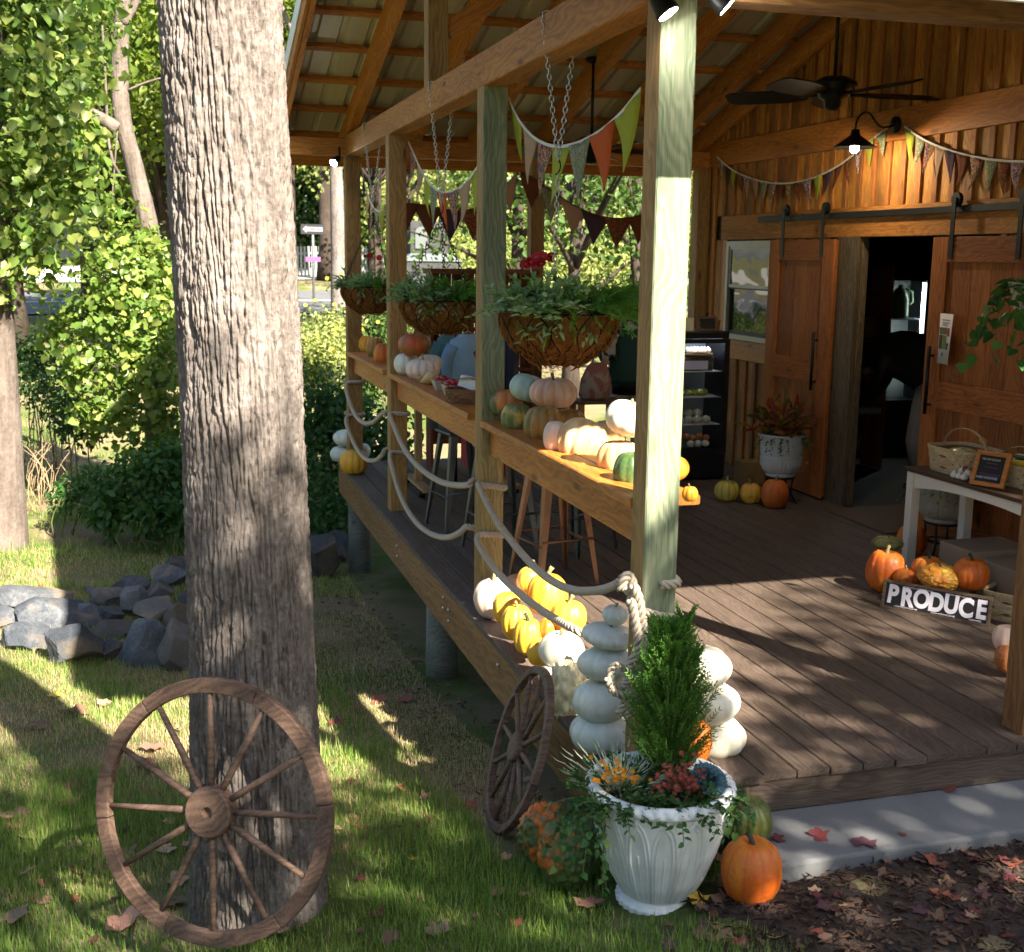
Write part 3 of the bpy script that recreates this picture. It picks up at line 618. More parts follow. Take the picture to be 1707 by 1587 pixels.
# sunny pile along the deck edge
pumpkin(823, 993, 68, 72, DK, 'palepink', 'big pale pink pumpkin at far end of the sunny pile', 10, .05, group=gB)
pumpkin(864, 980, 52, 48, ('x', .30), 'pink', 'shaded pink pumpkin behind the big pale pink one', 10, .06, group=gB, stem=0)
pumpkin(845, 1014, 48, 58, ('x', .03), 'gold', 'orange warty gourd in front of the pale pink pumpkin', 8, .05, group=gB, warts=60, wh=.06, stem=0)
pumpkin(862, 1038, 54, 64, ('x', -.02), 'yellow', 'yellow orange pumpkin third along the deck edge', 10, .1, group=gB, stem=.8)
pumpkin(880, 1061, 50, 64, ('x', -.02), 'yellow', 'yellow pumpkin fourth along the deck edge, with dark stem', 10, .1, group=gB, stem=1.35)
pumpkin(899, 1088, 42, 46, ('x', -.02), 'yellow', 'small yellow pumpkin left of the white one', 9, .1, group=gB, stem=0)
pumpkin(884, 968, 46, 50, ('x', .22), 'gold', 'orange pumpkin with pale crooked stem behind the golden one', 9, .07, group=gB, stem=1.2)
pumpkin(912, 991, 70, 74, ('x', .16), 'gold', 'tall golden pumpkin on top of the sunny pile', 11, .05, group=gB, stem=1.2)
pumpkin(948, 1028, 62, 58, ('x', .18), 'yellow', 'yellow round pumpkin right of the golden one', 11, .06, group=gB, stem=1.1)
pumpkin(914, 1048, 36, 38, ('x', .08), 'orange', 'orange pumpkin half hidden in the middle of the pile', 9, .08, group=gB, stem=0)
pumpkin(936, 1083, 78, 64, ('x', .04), 'white', 'white flat pumpkin lying in front of the rope', 8, .07, group=gB, stem=.8)
pumpkin(920, 1126, 48, 38, ('x', -.02), 'white', 'white pumpkin under, behind the small wagon wheel', 8, .07, group=gB, stem=0)
pumpkin(945, 1154, 56, 96, ('x', -.03), 'knob', 'tall knobbly cream gourd covered with warts', 8, .02, group=gB, warts=190, wh=.20, stem=0, egg=-.05, dim=.02, noise_lump=.10)
# left white stack
ky = .36
for px, py, w, h, m_, lb, rb, sup in ((1000, 1221, 104, 74, 'cool', 'bottom white pumpkin of the tall stack left of the post', 7, 0), (1004, 1166, 102, 78, 'cool', 'second white pumpkin from the bottom of the tall stack', 6, 1),
        (1013, 1106, 102, 64, 'cool', 'third white pumpkin of the tall stack, behind the rope knot', 7, 1), (1016, 1060, 94, 44, 'cool', 'pale green flat pumpkin fourth in the tall stack', 8, 1), (1025, 1025, 44, 34, 'cool', 'mini white pumpkin crowning the tall stack', 9, 1)):
    pumpkin(px, py, w, h, ('y', ky), m_, lb, rb+3, .085, stem=1 if py < 1070 else 0, group='white pumpkins stacked left of the post', dim=.12, tilt=.12 if sup else 0, tdir=px % 5)
for px, py, w, h, lb in ((1190, 1227, 108, 74, 'bottom white pumpkin of the stack right of the post'), (1180, 1172, 110, 74, 'middle white pumpkin of the stack right of the post'), (1168, 1112, 104, 72, 'top white pumpkin of the stack right of the post')):
    pumpkin(px, py, w, h, ('y', .24), 'white', lb, 9, .075, stem=.6 if py < 1120 else 0, group='white pumpkins stacked right of the post', dim=.12, tilt=.1, tdir=px % 7)
pumpkin(1160, 1236, 54, 76, ('y', .02), 'orange', 'orange pumpkin tucked behind the thuja on the deck', 10, .04, stem=0)
# on the ground by the planter
pumpkin(912, 1386, 94, 100, GR, 'wartorange', 'warty orange and green pumpkin behind, left of the planter', 8, .06, warts=420, wh=.10, stem=.8)
pumpkin(946, 1419, 96, 112, GR, 'wartgreen', 'warty green and orange pumpkin in front, left of the planter', 8, .07, warts=420, wh=.10, stem=0)
pumpkin(1244, 1362, 88, 84, ('z', -.172), 'squat', 'squat green ribbed pumpkin on the walk beside the planter', 12, .16, stem=1)
pumpkin(1253, 1442, 102, 114, GR, 'orange', 'bright orange pumpkin with small warts on the mulch', 10, .025, warts=130, wh=.035, stem=1.5)
# by the wall
pumpkin(1212, 816, 42, 38, DK, 'stripe', 'green and yellow striped pumpkin on the deck by the cooler', 10, .09)
pumpkin(1252, 820, 37, 37, DK, 'yellow', 'small yellow pumpkin between striped and orange ones', 10, .09)
pumpkin(1292, 820, 46, 52, DK, 'orange', 'orange pumpkin in front of the urn stand', 10, .05)
# under the table
pumpkin(1477, 948, 66, 76, DK, 'orange', 'large bumpy orange pumpkin left of the table leg', 11, .05, warts=60, wh=.05, group=gC)
pumpkin(1480, 905, 52, 24, ('y', 2.42), 'greenpatch', 'green yellow gourd resting on the large orange pumpkin', 9, .1, warts=60, wh=.08, group=gC)
pumpkin(1511, 962, 44, 32, ('y', 2.05), 'orange', 'small orange pumpkin just above the sign frame', 10, .07, group=gC)
pumpkin(1548, 948, 56, 44, ('y', 2.0), 'orange', 'orange pumpkin with green stem behind the sign', 10, .06, warts=40, wh=.05, group=gC, stem=1.5)
pumpkin(1567, 962, 70, 44, ('y', 1.78), 'wartyellow', 'yellow orange warty pumpkin behind the sign', 9, .05, warts=260, wh=.09, group=gC, stem=1.5)
pumpkin(1619, 957, 60, 58, ('y', 1.68), 'orange', 'orange pumpkin with dark stem at right behind the sign', 10, .06, group=gC, stem=1.6)
pumpkin(1520, 898, 50, 58, DK, 'orange', 'shaded orange pumpkin behind the table leg', 10, .06, group=gC)
pumpkin(1678, 1064, 46, 48, ('x', 2.30), 'palepink', 'pale pink pumpkin stacked beside the front post', 9, .08, stem=0)
pumpkin(1682, 1097, 46, 52, ('x', 2.28), 'rust', 'rusty warty pumpkin under the pale pink one', 9, .05, warts=120, wh=.06, stem=0)
# crookneck gourd
r_ = empty('crookneck_gourd', atx(718, 636, .12), 'cream crookneck gourd lying beside the tomato boxes', 'gourd')
k = 1/ppm(atx(718, 636, .12)); mb = MB(); c0 = atx(720, 628, .14)
pts = [atx(a, b, .13) for a, b in ((724, 626), (716, 630), (704, 641), (694, 640), (696, 631), (702, 630))]
q = np.array(pts); tt = np.linspace(0, 1, 20); q = np.stack([np.interp(tt, np.linspace(0, 1, len(q)), q[:, i]) for i in range(3)], 1); q = np.array([q[max(0, i-2):i+3].mean(0) for i in range(20)])
mb.tube(rel(r_, q), k*np.interp(tt, [0, .12, .3, .5, 1], [2, 11, 8, 5, 4.5]), 14); mb.build('body', PM['cream'], r_)
# ------------------------------------------------------------------ ropes
n = NT('manila_rope'); v = n.coord(); M['rope'] = n.end(n.mix(n.noise(v, 220, 4, .7), (.34, .28, .21), (.56, .49, .39)), .9, 0, .1)
def smooth(pts, n=200):
    P = np.asarray(pts, float)
    for _ in range(3):
        Q = np.empty((2*len(P)-2, 3)); Q[0::2] = P[:-1]*.75+P[1:]*.25; Q[1::2] = P[:-1]*.25+P[1:]*.75; P = np.vstack([P[:1], Q, P[-1:]])
    s = np.r_[0, np.cumsum(np.linalg.norm(np.diff(P, axis=0), axis=1))]; u = np.linspace(0, s[-1], n)
    return np.stack([np.interp(u, s, P[:, i]) for i in range(3)], 1), s[-1]
def rope_mesh(mb, pts, r=.0185, pitch=.08):
    P, L = smooth(pts, 50); k = max(24, int(L/pitch*9)); P, L = smooth(pts, k)
    T = unit(np.gradient(P, axis=0)); N = np.cross(T[0], (.3, .5, .8)); N /= np.linalg.norm(N); Ns = []
    for t in T: N = N-t*(N@t); N /= np.linalg.norm(N); Ns.append(N)
    Ns = np.array(Ns); Bs = np.cross(T, Ns); ph = np.linspace(0, 2*math.pi*L/pitch, k)
    for s in range(3):
        a = ph+s*2.0944; mb.tube(P+r*.64*(np.cos(a)[:, None]*Ns+np.sin(a)[:, None]*Bs), r*.47, 6, True)
def X(pxs, x): return [atx(a, b, x) for a, b in pxs]
def wrap(y, z, g=.016, back=True, dz=0.):
    """loop of rope round a post that stands at (0..PW, y..y+PW)"""
    a, b = -g, PW+g; return [(a, y-g*.4, z), (PW*.5, y-g, z+dz*.3), (b, y-g, z+dz), (b, y+PW+g, z+dz), (PW*.5, y+PW+g, z+dz*.5), (a, y+PW+g, z)]
def zat(px, py, x=-.02): return atx(px, py, x)[2]
up_z = [zat(570, 632), zat(642, 682), zat(790, 790)]; lo_z = [zat(570, 685), zat(648, 752), zat(786, 882)]
mb = MB(); r1 = empty('rope', (-.02, Y4, up_z[0]), 'upper grey rope swagged between the porch posts', 'rope', 'ropes swagged between the posts')
p = wrap(Y4, up_z[0])[::-1]+X([(576, 650), (590, 690), (604, 706), (622, 706), (634, 692)], -.04)+wrap(Y3, up_z[1]-.02, dz=-.01)[::-1]+X([(655, 705), (672, 748), (700, 782), (735, 805), (765, 810), (785, 808)], -.035)+wrap(Y2, up_z[2]-.05, dz=-.03)[::-1]+X([(797, 806), (822, 860), (862, 915), (905, 960), (950, 985), (995, 986), (1030, 975)], -.03)+wrap(0, zat(1048, 962, -.01), dz=0)[::-1][:5]
rope_mesh(mb, rel(r1, p)); mb.build('strand', M['rope'], r1)
mb = MB(); r2 = empty('rope', (-.02, Y4, lo_z[0]), 'lower grey rope swagged between posts, ending in the pumpkins', 'rope', 'ropes swagged between the posts')
p = wrap(Y4, lo_z[0])[::-1]+X([(576, 705), (590, 740), (606, 765), (625, 770), (638, 758)], -.05)+wrap(Y3, lo_z[1]-.01, dz=-.02)[::-1]+X([(655, 785), (668, 830), (690, 868), (715, 890), (745, 898), (768, 888), (778, 876)], -.035)+wrap(Y2, lo_z[2], dz=-.02)[::-1]+X([(795, 905), (825, 950), (860, 985), (905, 1020), (955, 1048)], -.05)+[atx(985, 1062, .03), atx(1010, 1075, .12), (.16, .40, .42), (.16, .2, .40)]
rope_mesh(mb, rel(r2, p)); mb.build('strand', M['rope'], r2)
# tied rope and knot on the corner post
r3 = empty('tied_rope', (-.03, -.02, .30), 'thick twisted rope knotted round the front corner post', 'rope')
def Fp(pxs, y): return [aty(a, b, y) for a, b in pxs]
mb = MB(); f = -.03
rope_mesh(mb, rel(r3, Fp([(1036, 985), (1040, 962), (1052, 958), (1056, 985), (1050, 1010)], .02)), .019, .09)
rope_mesh(mb, rel(r3, Fp([(1056, 975), (1066, 1000), (1072, 1040), (1070, 1080), (1062, 1110), (1052, 1135)], f)), .019, .09)
rope_mesh(mb, rel(r3, Fp([(1052, 1000), (1060, 1040), (1066, 1080), (1052, 1105), (1040, 1120)], f-.012)), .019, .09)
rope_mesh(mb, rel(r3, Fp([(1075, 1020), (1100, 1028), (1130, 1030)], -.025)+[(PW+.03, .02, aty(1130, 1030, -.025)[2]), (PW+.03, PW+.03, aty(1130, 1030, -.025)[2]+.02), (0, PW+.03, aty(1130, 1030, -.025)[2]+.06), (-.03, .05, aty(1130, 1030, -.025)[2]+.10)]), .017, .09)
rope_mesh(mb, rel(r3, Fp([(1020, 1140), (1016, 1118), (1028, 1106), (1046, 1112), (1050, 1134), (1036, 1148), (1022, 1140)], f-.02)), .016, .07)
rope_mesh(mb, rel(r3, Fp([(1014, 1130), (1018, 1150), (1034, 1160), (1056, 1158), (1076, 1152)], f-.035)), .016, .07)
rope_mesh(mb, rel(r3, Fp([(1040, 1150), (1042, 1172), (1032, 1190)], f-.02)), .017, .07)
rope_mesh(mb, rel(r3, Fp([(1050, 1150), (1052, 1175), (1046, 1196)], f-.03)), .017, .07)
mb.build('strand', M['rope'], r3)

# ------------------------------------------------------------------ hanging baskets
n = NT('coir_liner'); v = n.coord(); a = n.noise(v, 28, 6, .75, 2.5); b = n.noise(v, 120, 5, .7, 3)
n.bump(n.math('ADD', a, b), 1., .02); M['coir'] = n.end(n.mix(n.math('MULTIPLY', n.math('ADD', a, b), .5), (.30, .12, .035), (.62, .31, .10)), .95, 0, .1)
M['fibre'] = leafmat('coir_fibre', [(.30, .13, .04), (.50, .25, .08), (.68, .38, .14)], .2, .9); M['soil'] = plain('potting_soil', (.03, .02, .014), .95, 0, .4, 40, .6); M['chain'] = plain('galvanised_chain', (.50, .50, .48), .35, .85)
def chain(mb, a, b, r=.0028, L=.034):
    a = np.asarray(a, float); b = np.asarray(b, float); d = b-a; ln = np.linalg.norm(d); k = max(2, int(ln/(L*.72))); u = d/ln
    s = np.cross(u, (.3, .9, .2)); s /= np.linalg.norm(s); t = np.cross(u, s)
    for i in range(k):
        c = a+d*(i+.5)/k; w = s if i % 2 else t; th = np.linspace(0, 2*math.pi, 11)[:-1]
        mb.tube(np.array([c+u*(L*.5)*math.cos(q)+w*(L*.28)*math.sin(q) for q in th]), r, 4, False, closed=True)
def hanging_basket(cx, y, rim_px, rim_y, bot_y, label, seed, hook_y, beam_px):
    c = atx(cx, rim_y, .07); k = ppm(c); rr = rim_px/2/k; dp = (bot_y-rim_y)/k; g = np.random.default_rng(seed)
    root = empty('hanging_basket', c, label, 'basket', 'coir baskets hanging from the beam')
    t = np.linspace(0, 1, 18); prof = [(rr*(1-.60*(1-u)**2.3), -dp*(1-u)) for u in t]
    nt = 72; V = []; 
    for r, z in prof:
        for j in range(nt): V.append((r*math.cos(2*math.pi*j/nt), r*math.sin(2*math.pi*j/nt), z))
    V = np.array(V); V *= (1+.035*fbm(V*9+seed, 3))[:, None]; F = np.array([(i*nt+j, i*nt+(j+1) % nt, (i+1)*nt+(j+1) % nt, (i+1)*nt+j) for i in range(len(prof)-1) for j in range(nt)])
    liner = link('coir_liner', npmesh('coir_liner', np.vstack([V, [(0, 0, -dp)]]), [tuple(f) for f in F.tolist()]+[((j+1) % nt, j, len(V)) for j in range(nt)], True), M['coir'], root)
    nf = 3200; idx = g.integers(0, len(V), nf); out = unit(V[idx]*(1, 1, .6)); D = g.normal(size=(nf, 3)); D = unit(D-out*(D*out).sum(1)[:, None]+out*.06)
    o = cards_obj('loose_fibre', V[idx]+out*.002, D, out, g.uniform(.02, .05, nf), .0015, 'lance', M['fibre'], liner); o['kind'] = 'stuff'
    MB().lathe([(rr*.94, -.03), (.001, -.015)], 24, cap=False).build('soil', M['soil'], root)
    mb = MB()
    def sp(u, a, e=.006): r = rr*(1-.60*(1-u)**2.3)+e; return (r*math.cos(a), r*math.sin(a), -dp*(1-u))
    mb.tube([sp(1, a, .004) for a in np.linspace(0, 2*math.pi, 49)[:-1]], .004, 5, closed=True); mb.tube([sp(.02, a, .004) for a in np.linspace(0, 2*math.pi, 33)[:-1]], .004, 5, closed=True)
    m = 14
    for i in range(m):
        a0 = 2*math.pi*i/m
        for sg in (1, -1): mb.tube([sp(u, a0+sg*(math.pi/m)*(1.12*math.sin(min(1, (1-u)*1.25)*math.pi) if u > .2 else .5*1.0)*(.9)) for u in np.linspace(.03, 1, 14)], .0032, 4)
    mb.build('wire_frame', M['dark'], root)
    hk = atx(beam_px, hook_y, .07); hk = rel(root, hk); ztop = ZB+BT-c[2]
    lowk = hk+(0, 0, -.05)
    if seed == 1: lowk = rel(root, atx(924, 462, .07)); mb = MB(); chain(mb, lowk, hk+(0, 0, -.03)); mb.build('chain', M['chain'], root)
    for a in (1.2, 3.3, 5.4): mb = MB(); chain(mb, (rr*math.cos(a), rr*math.sin(a), 0), lowk); mb.build('chain', M['dark'], root)
    mb = MB(); chain(mb, hk+(0, 0, .03), (-.08, hk[1]+.02, ztop)); mb.build('chain', M['chain'], root); mb = MB(); chain(mb, hk+(0, 0, .03), (.08, hk[1]-.02, ztop-.02)); mb.tube([(-.08, hk[1]+.02, ztop), (-.07, hk[1], ztop+.006), (.075, hk[1]-.02, ztop+.006), (.08, hk[1]-.02, ztop-.02)], .004, 4)
    mb.build('chain', M['chain'], root)
    mb = MB(); mb.tube([hk+(.012*math.sin(q), 0, .03-.04*(q/3.1)+.012*math.cos(q)) for q in np.linspace(0, 5, 14)], .0035, 5); mb.build('hook', M['dark'], root)
    return root, c, rr
BK = [hanging_basket(932, 1.3, 200, 520, 605, 'large coir hanging basket nearest the corner post', 1, 280, 930), hanging_basket(733, 3.9, 134, 500, 554, 'middle coir hanging basket between the two inner posts', 2, 350, 736), hanging_basket(616, 6.6, 94, 478, 521, 'farthest coir hanging basket near the far corner post', 3, 345, 622)]
for i, ((root, c, rr), nm) in enumerate(zip(BK, ('nearest', 'middle', 'farthest'))):
    k = [1., .7, .5][i]; s0 = 40+i*9
    shrub('sage_plant', c+(-rr*.42, -rr*.25, -.01), rr*.5, rr*.80, 1.4, .5, int(105*k), 13, .048, .017, 'lance', M['sage'], M['stem'], f'grey-green sage spilling over the left of the {nm} hanging basket', seed=s0, group='sage in the hanging baskets')
    shrub('sage_plant', c+(-rr*.15, -rr*.45, -.01), rr*.3, rr*.5, .8, 1.1, int(14*k), 10, .052, .019, 'lance', M['sage'], M['stem'], f'sage sprays drooping over the front rim of the {nm} hanging basket', seed=s0+50, group='sage in the hanging baskets', arc=(3.4, 5.6))
    g = np.random.default_rng(s0+3); sp = []
    for _ in range(int(210*k)):
        a = g.uniform(0, 6.28); r = rr*.5*math.sqrt(g.uniform()); o = c+np.array([rr*.40+r*math.cos(a), -rr*.1+r*math.sin(a), -.01]); e = g.uniform(.2, 1.2)
        sp.append((o, np.array([math.cos(a)*math.cos(e)+.15, math.sin(a)*math.cos(e)-.1, math.sin(e)]), g.uniform(.6, 1.1)*rr*1.05, g.uniform(.2, .75)))
    fronds('feathery_plant', c+np.array([rr*.4, 0, 0]), sp, M['fern'], M['stem'], f'bright green feathery plant at the right of the {nm} hanging basket', blade=.034, bw=.0045, per=22, seed=s0+4)
M['redfl'] = leafmat('red_petals', [(.42, .008, .02), (.62, .02, .04)], .3)
def flowers(name, pts, rad, petals, lm, cm, label, cat='flower', seed=0, up=(-.2, -.7, .7)):
    """small daisy heads: ring of petals round a centre"""
    g = np.random.default_rng(seed); pts = np.asarray(pts); o0 = pts.mean(0); root = empty(name, o0, label, cat); P = []; D = []; N = []
    for p in pts:
        nn = unit(np.array(up)+g.normal(size=3)*.3); s = unit(np.cross(nn, g.normal(size=3))); t = np.cross(nn, s)
        for q in range(petals): a = 2*math.pi*q/petals; d = math.cos(a)*s+math.sin(a)*t; P.append(p-o0); D.append(d+nn*.25); N.append(nn)
    P = np.array(P).reshape(len(pts), petals, 3); D = np.array(D).reshape(P.shape); N = np.array(N).reshape(P.shape)
    if len(pts) <= 12:
        for i, p in enumerate(pts): b_ = cards_obj('bloom', P[i], D[i], N[i], rad, rad*.75, 'lance', lm, root); MB().lathe([(rad*.05, -rad*.1), (rad*.32, 0), (rad*.2, rad*.2)], 6, cen=p-o0).build('centre', cm, b_)
        return root
    o = cards_obj('petals', P.reshape(-1, 3), D.reshape(-1, 3), N.reshape(-1, 3), rad, rad*.75, 'lance', lm, root); mb = MB(); o['kind'] = 'stuff'
    for p in pts: mb.lathe([(rad*.05, -rad*.1), (rad*.2, 0), (rad*.1, rad*.15)], 5, cen=p-o0)
    mb.build('centre', cm, root)['kind'] = 'stuff'; return root
M['yc'] = plain('flower_centre', (.35, .2, .03), .8)
c = BK[0][1]; g = np.random.default_rng(5)
flowers('red_daisies', [aty(a, b, c[1]+.22) for a, b in ((884, 437), (894, 430), (905, 428), (915, 431), (920, 426), (902, 440), (889, 444), (878, 441))], .03, 11, M['redfl'], M['yc'], 'cluster of red daisies rising behind the large hanging basket', seed=3)
flowers('red_daisies', [atx(a, b, .25) for a, b in ((610, 428), (618, 426), (632, 430))], .032, 10, M['redfl'], M['yc'], 'few red daisies above the farthest hanging basket', seed=4)

# ------------------------------------------------------------------ bunting
def cloth(name, c, c2=None, sc=18):
    n = NT(name); v = n.coord(); col = c
    if c2 is not None:
        col = n.mix(n.ramp(n.noise(v, sc, 2, .5, 1.), [(.45, 0.), (.52, 1.)]), c, c2[0])
        if len(c2) > 1: col = n.mix(n.ramp(n.noise(v, sc*1.3, 2, .5, 2.), [(.55, 0.), (.58, 1.)]), col, c2[1])
        if len(c2) > 2: col = n.mix(n.ramp(n.noise(n.mapv(v, (1, 1, 1), (5, 3, 1)), sc*.8, 2, .5, 1.), [(.58, 0.), (.60, 1.)]), col, c2[2])
    n.bump(n.noise(v, 400, 2), .2, .002); n.end(col, .85, 0, .1)
    tr = n.n('BsdfTranslucent'); n.put(tr.inputs[0], col); mx = n.n('MixShader'); mx.inputs[0].default_value = .3; o = n.t.nodes['Material Output']; n.t.links.new(n.b.outputs[0], mx.inputs[1]); n.t.links.new(tr.outputs[0], mx.inputs[2]); n.t.links.new(mx.outputs[0], o.inputs[0]); return n.m
CL = dict(tan=cloth('cloth_tan', (.50, .33, .22)), lime=cloth('cloth_lime', (.42, .45, .06)), olive=cloth('cloth_olive_dots', (.20, .23, .12), [(.24, .26, .15), (.6, .55, .42)], 60), orange=cloth('cloth_orange', (.60, .13, .04)), floral=cloth('cloth_floral', (.10, .16, .05), [(.55, .12, .06), (.6, .5, .35), (.10, .06, .22)], 40), brown=cloth('cloth_brown', (.20, .07, .035)), plum=cloth('cloth_plum', (.10, .06, .09)), redfl=cloth('cloth_red_floral', (.30, .02, .03), [(.10, .10, .03), (.45, .2, .1)], 40), blue=cloth('cloth_blue_print', (.10, .16, .30), [(.6, .55, .5), (.5, .05, .05)], 45), white=cloth('cloth_white_tape', (.80, .78, .72)))
def bunting(pts, flags, fw, fh, label, facing, seed=0, tape='white', tw=.012):
    """tape along pts with pennants of cloths; facing = direction across the tape"""
    P, L = smooth(pts, 60); g = np.random.default_rng(seed); root = empty('bunting', P[0], label, 'bunting', 'strings of pennant bunting'); mb = MB(); fc = unit(np.array(facing, float))
    Q = rel(root, P); V = []
    for p in Q: V += [p+fc*.002+(0, 0, tw), p+fc*.002-(0, 0, tw*.3), p-fc*.003-(0, 0, tw*.3), p-fc*.003+(0, 0, tw)]
    F = [(4*i+j, 4*i+(j+1) % 4, 4*i+4+(j+1) % 4, 4*i+4+j) for i in range(len(Q)-1) for j in range(4)]; mb.add(V, F); mb.build('tape', CL[tape], root)
    s = np.r_[0, np.cumsum(np.linalg.norm(np.diff(Q, axis=0), axis=1))]
    for i, fl in enumerate(flags):
        c0 = (i+.5)/len(flags)*s[-1]; a, b = c0-fw/2, c0+fw/2; rows = 7; V = []; n_ = 5; sway = g.normal()*.10; tw_ = g.normal()*.10
        for r in range(rows):
            t = r/(rows-1); ww = 1-t
            for j in range(n_):
                u = c0+(j/(n_-1)-.5)*fw*max(ww, .02); base = np.array([np.interp(u if t == 0 else c0+(u-c0), s, Q[:, k_]) for k_ in range(3)]); mid = np.array([np.interp(c0, s, Q[:, k_]) for k_ in range(3)])
                z = base[2]*(1-t)+(mid[2]-fh)*t; V.append((base[0]+fc[0]*(sway*fh*t*t+.008*math.sin(4*t+i)+.006*ww*math.sin(2*j+i)), base[1]+fc[1]*(sway*fh*t*t+.008*math.sin(4*t+i)+.006*ww*math.sin(2*j+i)), z))
        F = [(r*n_+j, r*n_+j+1, (r+1)*n_+j+1, (r+1)*n_+j) for r in range(rows-1) for j in range(n_-1)]
        o = MB().add(V, F, 0, True).build('pennant', CL[fl], root); sd = o.modifiers.new('s', 'SOLIDIFY'); sd.thickness = .0015
    return root
bunting(X([(848, 165), (862, 198), (885, 228), (910, 243), (935, 247), (965, 240), (1000, 222), (1035, 192), (1068, 150)], .16), ['lime', 'tan', 'floral', 'lime', 'olive', 'orange', 'lime'], .30, .27, 'nearest bunting with orange and lime pennants beside the corner post', (1, 0, 0), 3)
bunting(X([(681, 238), (692, 262), (705, 292), (722, 315), (740, 323), (758, 320), (775, 309), (788, 292), (802, 270)], .16), ['floral', 'tan', 'lime', 'olive', 'orange', 'floral', 'tan', 'lime'], .30, .27, 'bunting swagged between the two inner posts', (1, 0, 0), 5)
bunting(X([(602, 275), (607, 305), (616, 335), (626, 352), (636, 354), (645, 340), (652, 322)], .16), ['plum', 'tan', 'tan', 'olive', 'lime', 'floral'], .28, .27, 'bunting swagged between the two farthest posts', (1, 0, 0), 7)
Yb = Y4-.02
bunting([aty(a, b, Yb) for a, b in ((655, 338), (700, 340), (745, 350), (790, 352), (835, 318), (862, 288))], ['brown', 'brown', 'plum', 'redfl', 'plum', 'tan'], .30, .30, 'dull bunting along the far side, left of the far middle post', (0, 1, 0), 9, 'brown', .008)
bunting([aty(a, b, Yb) for a, b in ((868, 285), (895, 300), (925, 322), (960, 345), (1000, 362), (1045, 366), (1085, 352), (1115, 325), (1140, 290))], ['brown', 'olive', 'tan', 'plum', 'redfl', 'brown', 'plum', 'brown'], .32, .30, 'dull bunting along the far side, right of the far middle post', (0, 1, 0), 11, 'brown', .008)
xb = WX-.045
bunting(X([(1195, 262), (1220, 285), (1255, 300), (1295, 308), (1340, 304), (1385, 286), (1425, 258), (1455, 232), (1480, 214)], xb), ['blue', 'plum', 'lime', 'redfl', 'blue', 'tan', 'olive', 'blue', 'brown', 'floral', 'redfl', 'blue', 'lime', 'plum', 'brown', 'redfl', 'blue', 'lime', 'olive'], .135, .19, 'small print bunting on the board wall left of the barn lamp', (1, 0, 0), 13)
bunting(X([(1508, 212), (1535, 232), (1570, 248), (1610, 260), (1655, 268), (1707, 271), (1760, 268)], xb), ['lime', 'olive', 'floral', 'tan', 'plum', 'brown', 'floral', 'olive', 'redfl', 'blue', 'lime', 'tan'], .15, .22, 'small print bunting on the board wall right of the barn lamp', (1, 0, 0), 17)

# ------------------------------------------------------------------ lamps and fans
M['bulb'] = emit('lit_bulb', (1, .86, .62), 40.); M['shade_in'] = plain('lamp_shade_white', (.75, .74, .70), .5)
def point(name, loc, w, col, parent, r=.03):
    l = bpy.data.lights.new(name, 'POINT'); l.energy = w; l.color = col; l.shadow_soft_size = r; o = bpy.data.objects.new(name, l); COL.objects.link(o); o.parent = parent; o.location = loc; return o
mount = atx(1493, 208, WX-.04); hd = atx(1425, 236, WX-.42); bl = empty('barn_lamp', mount, 'black gooseneck barn lamp with a lit bulb on the board wall', 'lamp'); h = rel(bl, hd)
mb = MB(); mb.tube([(.02, 0, 0), (-.012, 0, 0)], .062, 20); mb.build('wall_plate', M['dark'], bl)
mb = MB(); mb.tube(smooth([(0, 0, 0), (-.10, 0, -.03), (-.16, 0, -.01), (h[0]*.7, h[1]*.5, .10), (h[0], h[1], h[2]+.17), (h[0], h[1], h[2]+.06)], 24)[0], .009, 6); mb.build('arm', M['dark'], bl)
sh = MB().lathe([(.03, .09), (.035, .05), (.055, .035), (.15, -.035), (.165, -.04), (.162, -.046), (.05, .025), (.02, .03)], 32, cen=h, cap=False).build('shade', M['dark'], bl)
MB().lathe([(.012, .01), (.022, -.01), (.034, -.045), (.03, -.07), (.012, -.085)], 16, cen=h).build('bulb', M['bulb'], bl); point('bulb_light', h+(0, 0, -.10), 5, (1, .80, .52), bl)
def fan(c, rod, rot, label, sc=1.):
    f = empty('ceiling_fan', c, label, 'ceiling fan', 'black ceiling fans under the porch roof')
    MB().lathe([(.02, .12), (.09, .11), (.16, .07), (.165, .05), (.14, .045), (.145, .02), (.12, .015), (.11, -.03), (.07, -.05), (.065, -.10), (.03, -.12)], 32).build('motor', M['dark'], f)
    mb = MB(); mb.tube([(0, 0, .11), (0, 0, rod)], .014, 8); mb.lathe([(.07, rod-.005), (.06, rod-.04), (.02, rod-.06)], 20); mb.build('rod', M['dark'], f)
    for i in range(5):
        a = rot+i*2*math.pi/5; mb = MB(); pl = []
        for t, w in ((.20, .06), (.3, .095), (.5, .105), (.74, .095), (.79, .06)): pl.append((t, w))
        V = [(t, s*w, -.01+s*w*.28+zz) for t, w in pl for s in (1, -1) for zz in (.005, -.005)]
        F = []
        for q in range(len(pl)-1):
            b = q*4; F += [(b, b+4, b+6, b+2), (b+1, b+3, b+7, b+5), (b, b+1, b+5, b+4), (b+2, b+6, b+7, b+3)]
        F += [(0, 2, 3, 1), (16, 17, 19, 18)]
        ca, sa = math.cos(a), math.sin(a); V = [(x*ca-y*sa, x*sa+y*ca, z) for x, y, z in V]; mb.add(V, F)
        mb.tube([(.1*ca, .1*sa, -.01), (.24*ca, .24*sa, -.012)], .012, 5); mb.build('blade', M['dark'], f)
    return f
fan(aty(1390, 155, RY), zrb(RY)-aty(1390, 155, RY)[2], -.12, 'black five-blade ceiling fan in front of the door wall')
